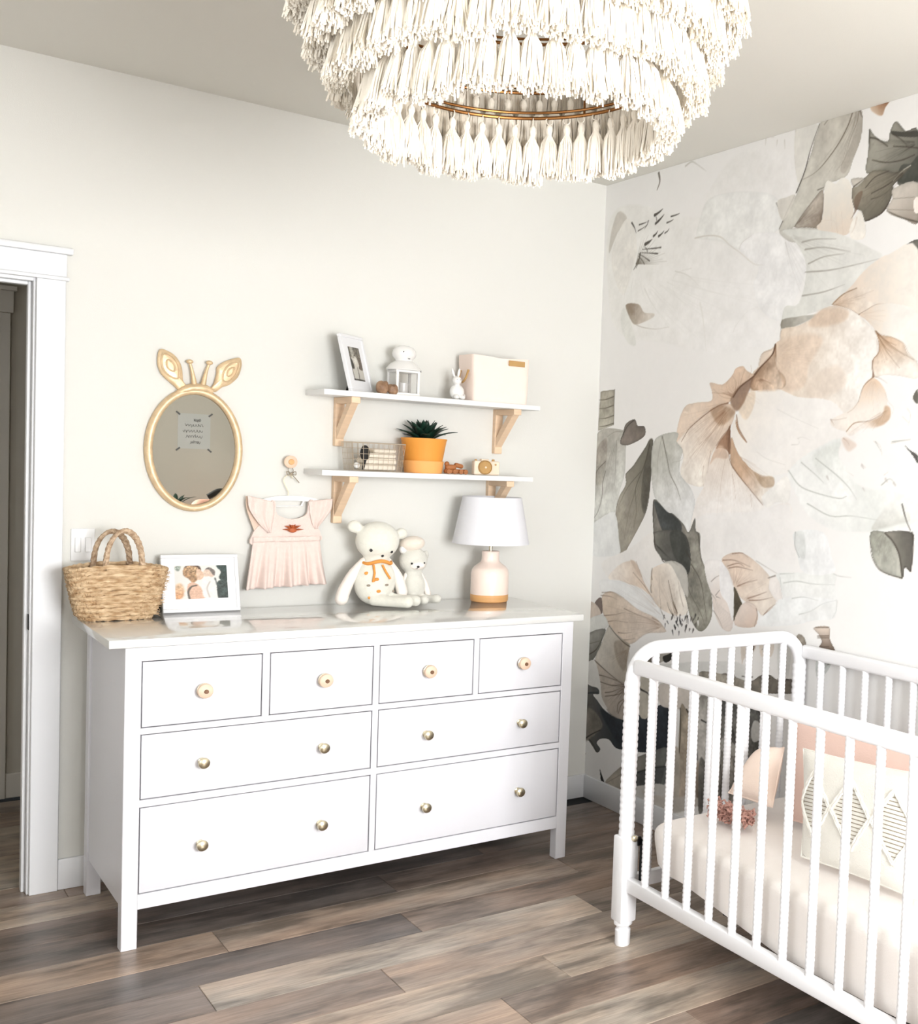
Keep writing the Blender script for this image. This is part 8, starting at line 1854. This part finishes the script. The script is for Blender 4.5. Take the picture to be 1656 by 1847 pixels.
w = MB(); w.lathe([(.004,.0105),(.004,.014),(.002,.015)],12,M=Rx); w.build('lens_pin', M_TOYL, l_)
w = MB(); w.lathe([(.006,0),(.006,.007),(.002,.008)],14,(.036,0,.058)); w.lathe([(.005,0),(.005,.005),(.002,.006)],14,(-.040,0,.058)); w.lathe([(.004,0),(.004,.003),(.001,.004)],10,M=Matrix.Translation((.040,-.0135,.044)) @ Matrix.Rotation(PI/2,4,'X')); w.build('buttons', M_LEATH, tc_)

# ------------------------------------------------------------------ plush toys
def blob(name, shapes, m, parent, vox=.005, it=5):
    w = MB()
    for s in shapes:
        if s[0] == 'b': w.ball(s[1],s[2],22,16,s[3] if len(s) > 3 else None)
        else: w.tube(smooth_open(s[1],5) if len(s[1]) > 2 else s[1],s[2] if not isinstance(s[2],list) else list(np.interp(np.linspace(0,1,(len(s[1])-1)*5+1),np.linspace(0,1,len(s[2])),s[2])),14); w.ball(s[1][0],s[2][0] if isinstance(s[2],list) else s[2],14,10); w.ball(s[1][-1],s[2][-1] if isinstance(s[2],list) else s[2],14,10)
    o = w.build(name, m, parent); r = o.modifiers.new('blend','REMESH'); r.mode = 'VOXEL'; r.voxel_size = vox; r.use_smooth_shade = True; s = o.modifiers.new('smooth','SMOOTH'); s.iterations = it; s.factor = .5; return o
def hit(x, z, c, r):
    """point on the front of an ellipsoid at a given x and height"""
    k = 1-((x-c[0])/r[0])**2-((z-c[2])/r[2])**2; return Vector((x,c[1]-r[1]*math.sqrt(max(0,k)),z))
BX,BY = 1.005,-.135; bear = thing('teddy_bear','larger cream bear plush with orange bow tie sitting on the dresser','plush toy',(BX,BY,DT))
hc, hr = Vector((.992,-.14,1.188)), (.083,.062,.074); bcn, br_ = Vector((.985,-.14,1.035)), (.080,.058,.094)
Lc = lambda v: Vector(v)-Vector((BX,BY,DT))
blob('body',[('b',Lc(hc),hr),('b',Lc((.990,-.14,1.115)),(.050,.040,.040)),('b',Lc(bcn),br_),('b',Lc((.905,-.135,1.242)),(.028,.018,.024)),('b',Lc((1.088,-.135,1.215)),(.024,.018,.022)),
 ('t',[Lc((.975,-.17,.966)),Lc((1.02,-.22,.962)),Lc((1.062,-.272,.964))],[.025,.021,.023]),('t',[Lc((1.03,-.15,.966)),Lc((1.075,-.19,.962)),Lc((1.108,-.235,.963))],[.025,.021,.022])],M_PLUSH,bear)
blob('arm',[('t',[Lc((.945,-.135,1.108)),Lc((.900,-.14,1.060)),Lc((.866,-.15,1.000)),Lc((.855,-.155,.970))],[.018,.020,.024,.024])],M_LIMB,bear)
blob('arm',[('t',[Lc((1.035,-.135,1.105)),Lc((1.070,-.15,1.05)),Lc((1.085,-.165,.99))],[.018,.020,.022])],M_LIMB,bear)
w = MB()
def spot(px, py, c, r, rr, dep=.5):
    p = hit(px,py,c,r); w.ball(Lc(p),(rr,rr*dep,rr),12,8)
spot(0.9505,1.1556,hc,hr,.0062); spot(1.0312,1.1480,hc,hr,.0055); spot(0.9966,1.1335,hc,hr,.0055,.7); w.build('eyes_and_nose', M_INK, bear)
w = MB(); p = [hit(x,y,hc,hr) for x,y in ((0.9971,1.1323),(1.0036,1.1226),(0.9976,1.1177),(0.9861,1.1243))]; w.tube([Lc(q) for q in p],.0011,5); p = [hit(x,y,hc,hr) for x,y in ((1.0036,1.1226),(1.0181,1.1166))]; w.tube([Lc(q) for q in p],.0011,5); w.build('mouth_stitch', M_INK, bear)
w = MB()
for x,y in ((0.9369,1.0683),(0.9718,1.0457),(0.9810,0.9997),(0.9543,0.9745)): p = hit(x,y,bcn,br_); w.ball(Lc(p),(.0085,.003,.0062),12,8)
w.build('orange_dots', M_ORANGE, bear)
w = MB()
for x,y in ((0.9437,1.0226),(1.0109,1.0231),(1.0450,0.9957)): p = hit(x,y,bcn,br_); w.ball(Lc(p),(.0078,.003,.0046),12,8)
w.build('taupe_dots', M_GREYDOT, bear)
w = MB(); nr = (.056,.046,.03)
nk = Vector((.990,-.14,1.108)); w.tube([Lc(nk+Vector((.054*math.cos(a),.048*math.sin(a),.006*math.sin(3*a)))) for a in [2*PI*i/28 for i in range(28)]],.0068,8,closed=True,up=(0,0,1))
br2 = (.085,.064,.098)
for pts in (((0.9619,1.0996),(0.9623,1.0692),(0.9559,1.0360),(0.9635,1.0444),(0.9756,1.0484)),((0.9950,1.0992),(1.0051,1.0744),(1.0232,1.0464))): w.tube([Lc(hit(x,y,bcn,br2)) for x,y in pts],.0042,7)
w.build('bow_tie', M_ORANGE, bear)
B2 = Vector((1.150,-.12,DT)); b2 = thing('small_bear','smaller bear plush in a blush beret sitting beside the larger bear','plush toy',tuple(B2)); Lc = lambda v: Vector(v)-B2
h2, r2 = Vector((1.145,-.12,1.108)), (.056,.044,.052); c2_ = Vector((1.148,-.12,1.005))
blob('body',[('b',Lc(h2),r2),('b',Lc(c2_),(.047,.036,.062)),('b',Lc((1.147,-.12,1.062)),(.034,.028,.03)),('b',Lc((1.199,-.115,1.128)),(.012,.010,.020)),('t',[Lc((1.13,-.14,.960)),Lc((1.145,-.185,.958)),Lc((1.153,-.215,.962))],[.018,.017,.018]),('t',[Lc((1.17,-.13,.960)),Lc((1.20,-.165,.958)),Lc((1.215,-.19,.962))],[.018,.016,.018])],M_PLUSH2,b2,.004)
blob('arm',[('t',[Lc((1.120,-.12,1.055)),Lc((1.100,-.125,1.01)),Lc((1.092,-.13,.968))],[.010,.012,.013])],M_LIMB,b2,.0035); blob('arm',[('t',[Lc((1.178,-.12,1.05)),Lc((1.196,-.125,1.01)),Lc((1.205,-.13,.972))],[.010,.012,.013])],M_LIMB,b2,.0035)
w = MB(); w.ball(Lc((1.100,-.128,1.152)),(.016,.012,.016),16,12); w.build('ear', M_CERAM, b2)
w = MB(); w.ball(Lc((1.138,-.122,1.174)),(.050,.038,.030),22,12,Matrix.Rotation(-.12,4,'Y')); w.ball(Lc((1.138,-.122,1.198)),.005,8,6); w.build('beret', M_BLUSHP, b2)
w = MB(); mz = Vector((1.150,-.145,1.092)); w.ball(Lc(mz),(.034,.024,.020),20,12); w.build('muzzle', M_LIMB, b2)
w = MB()
for x,y,rr in ((1.1218,1.0994,.0042),(1.1733,1.1004,.0034)): p = hit(x,y,h2,r2); w.ball(Lc(p)+Vector((0,-.003,0)),(rr,rr*.6,rr),10,8)
p = hit(1.1454,1.0867,mz,(.034,.024,.020)); w.ball(Lc(p),(.0058,.004,.0046),10,8); q = hit(1.1447,1.0786,mz,(.034,.024,.020)); w.tube([Lc(p),Lc(q),Lc(q)+Vector((-.006,0,.001))],.001,5); w.build('eyes_and_nose', M_INK, b2)

# ------------------------------------------------------------------ lamp
lp = thing('table_lamp','blush bottle lamp with white shade at the right end of the dresser','lamp',(1.452,-.165,DT)); z_s0 = Vector((1.4333,-0.1650,1.1764)).z-DT; z_s1 = Vector((1.4266,-0.1650,1.3657)).z-DT
w = MB(); w.lathe([(.070,.0),(.074,.003),(.0755,.010),(.0755,.030)],44); o = w.build('wooden_foot', M_LWOOD, lp); o['label'] = 'pale wood foot band'
w = MB(); w.lathe([(.0750,.030),(.0755,.036),(.0752,.115),(.072,.130),(.063,.142),(.050,.152),(.040,.160),(.0355,.168),(.0345,.178),(.035,.196),(.036,.203),(.033,.206),(.01,.207)],44); w.build('ceramic_body', M_LBASE, lp)
w = MB(); w.lathe([(.007,.205),(.007,z_s0+.06),(.014,z_s0+.065),(.014,z_s0+.10),(.003,z_s0+.105)],16)
for a in (0,2*PI/3,4*PI/3): w.tube([(0,0,z_s1-.02),(.115*math.cos(a),.115*math.sin(a),z_s1-.012)],.0015,5)
w.tube([(0,0,z_s0+.1),(0,0,z_s1-.015)],.002,6); w.build('stem', M_NICKEL, lp)
w = MB(); r0,r1 = .152,.117; w.lathe([(r0-.0015,z_s0),(r0,z_s0),(r0,z_s0+.004),(r1+.001,z_s1-.004),(r1,z_s1),(r1-.003,z_s1),(r0-.004,z_s0+.002),(r0-.0015,z_s0)],64,cap=False); w.build('shade', M_SHADE, lp)

# ------------------------------------------------------------------ behind the camera, seen in the mirror
ps = thing('poster','small hand lettered paper poster taped on the front wall','poster',(1.635,YF,1.625)); w = MB(); w.box((-.115,0,-.135),(.115,.0012,.135)); M_PAPER = mat('poster_paper',(226,232,236),.8); w.build('paper', M_PAPER, ps)
w = MB(); M_PENC = mat('pencil_ink',(120,124,130),.8)
for cx,cz,wd_,s in ((.02,.085,.05,1),(.0,.045,.13,2),(-.01,0.0,.14,3),(.0,-.04,.12,4),(.01,-.085,.07,5)):
    rs = random.Random(s); pts = [(cx-wd_/2+wd_*i/22+.003*math.sin(i*2.2),.0022,cz+.009*math.sin(i*1.9+s)*(1 if i%4 else 1.6)) for i in range(23)]; w.tube(smooth_open(pts,4),.0011,4)
w.build('lettering', M_PENC, ps)
for x,z,r in ((-.115,.135,.7),(.115,.13,-.7),(-.112,-.14,-.7),(.112,-.145,.7)):
    w = MB(); w.box((-.018,.0012,-.006),(.018,.0022,.006),Matrix.Translation((x,0,z)) @ Matrix.Rotation(r,4,'Y')); w.build('tape', M_PENC, ps)
ac = thing('armchair','rose upholstered armchair standing by the front wall','armchair',(1.755,-4.50,0)); 
w = MB(); w.bbox((-.22,-.30,.22),(.22,.32,.44),.05,4); w.build('seat', M_ROSEW, ac); w = MB(); w.bbox((-.235,-.36,.38),(.235,-.20,1.12),.07,5); w.build('backrest', M_ROSEW, ac)
for s in (-1,1):
    w = MB(); w.bbox((s*.235-.04,-.32,.20),(s*.235+.04,.32,.62),.05,4); w.build('arm', M_ROSEW, ac)
    for y in (-.27,.27): w = MB(); w.lathe([(.014,0),(.022,.22)],12,(s*.2,y,0)); w.build('leg', M_LWOOD, ac)
w = MB(); w.tube(smooth_open([(-.14,-.2,1.14),(-.06,-.19,1.185),(.04,-.2,1.16)],6),.022,10); w.build('head_pillow', M_DARK, ac)
fp = thing('floor_plant','tall dark plant in a basket beside the armchair','plant',(1.47,-5.03,0)); w = MB(); w.lathe([(.11,0),(.14,.28),(.13,.28),(.12,.05),(.01,.05)],28); w.build('pot', M_STRAW, fp)
w = MB(); w.lathe([(.13,.24),(.01,.25)],20); w.build('soil', M_SOIL, fp)
w = MB(); w.tube([(0,0,.24),(.02,.01,.6),(0,.02,1.09)],[.015,.012,.008],8); w.build('stem', M_TOYW, fp)
for k in range(26):
    az = k*2.4; b_ = (.0+.02*math.cos(az),.02+.02*math.sin(az),.93+.006*k); leaf_blade(b_,az,1.25-1.0*rl.random(),.12+.03*rl.random(),.017,.9,fp)
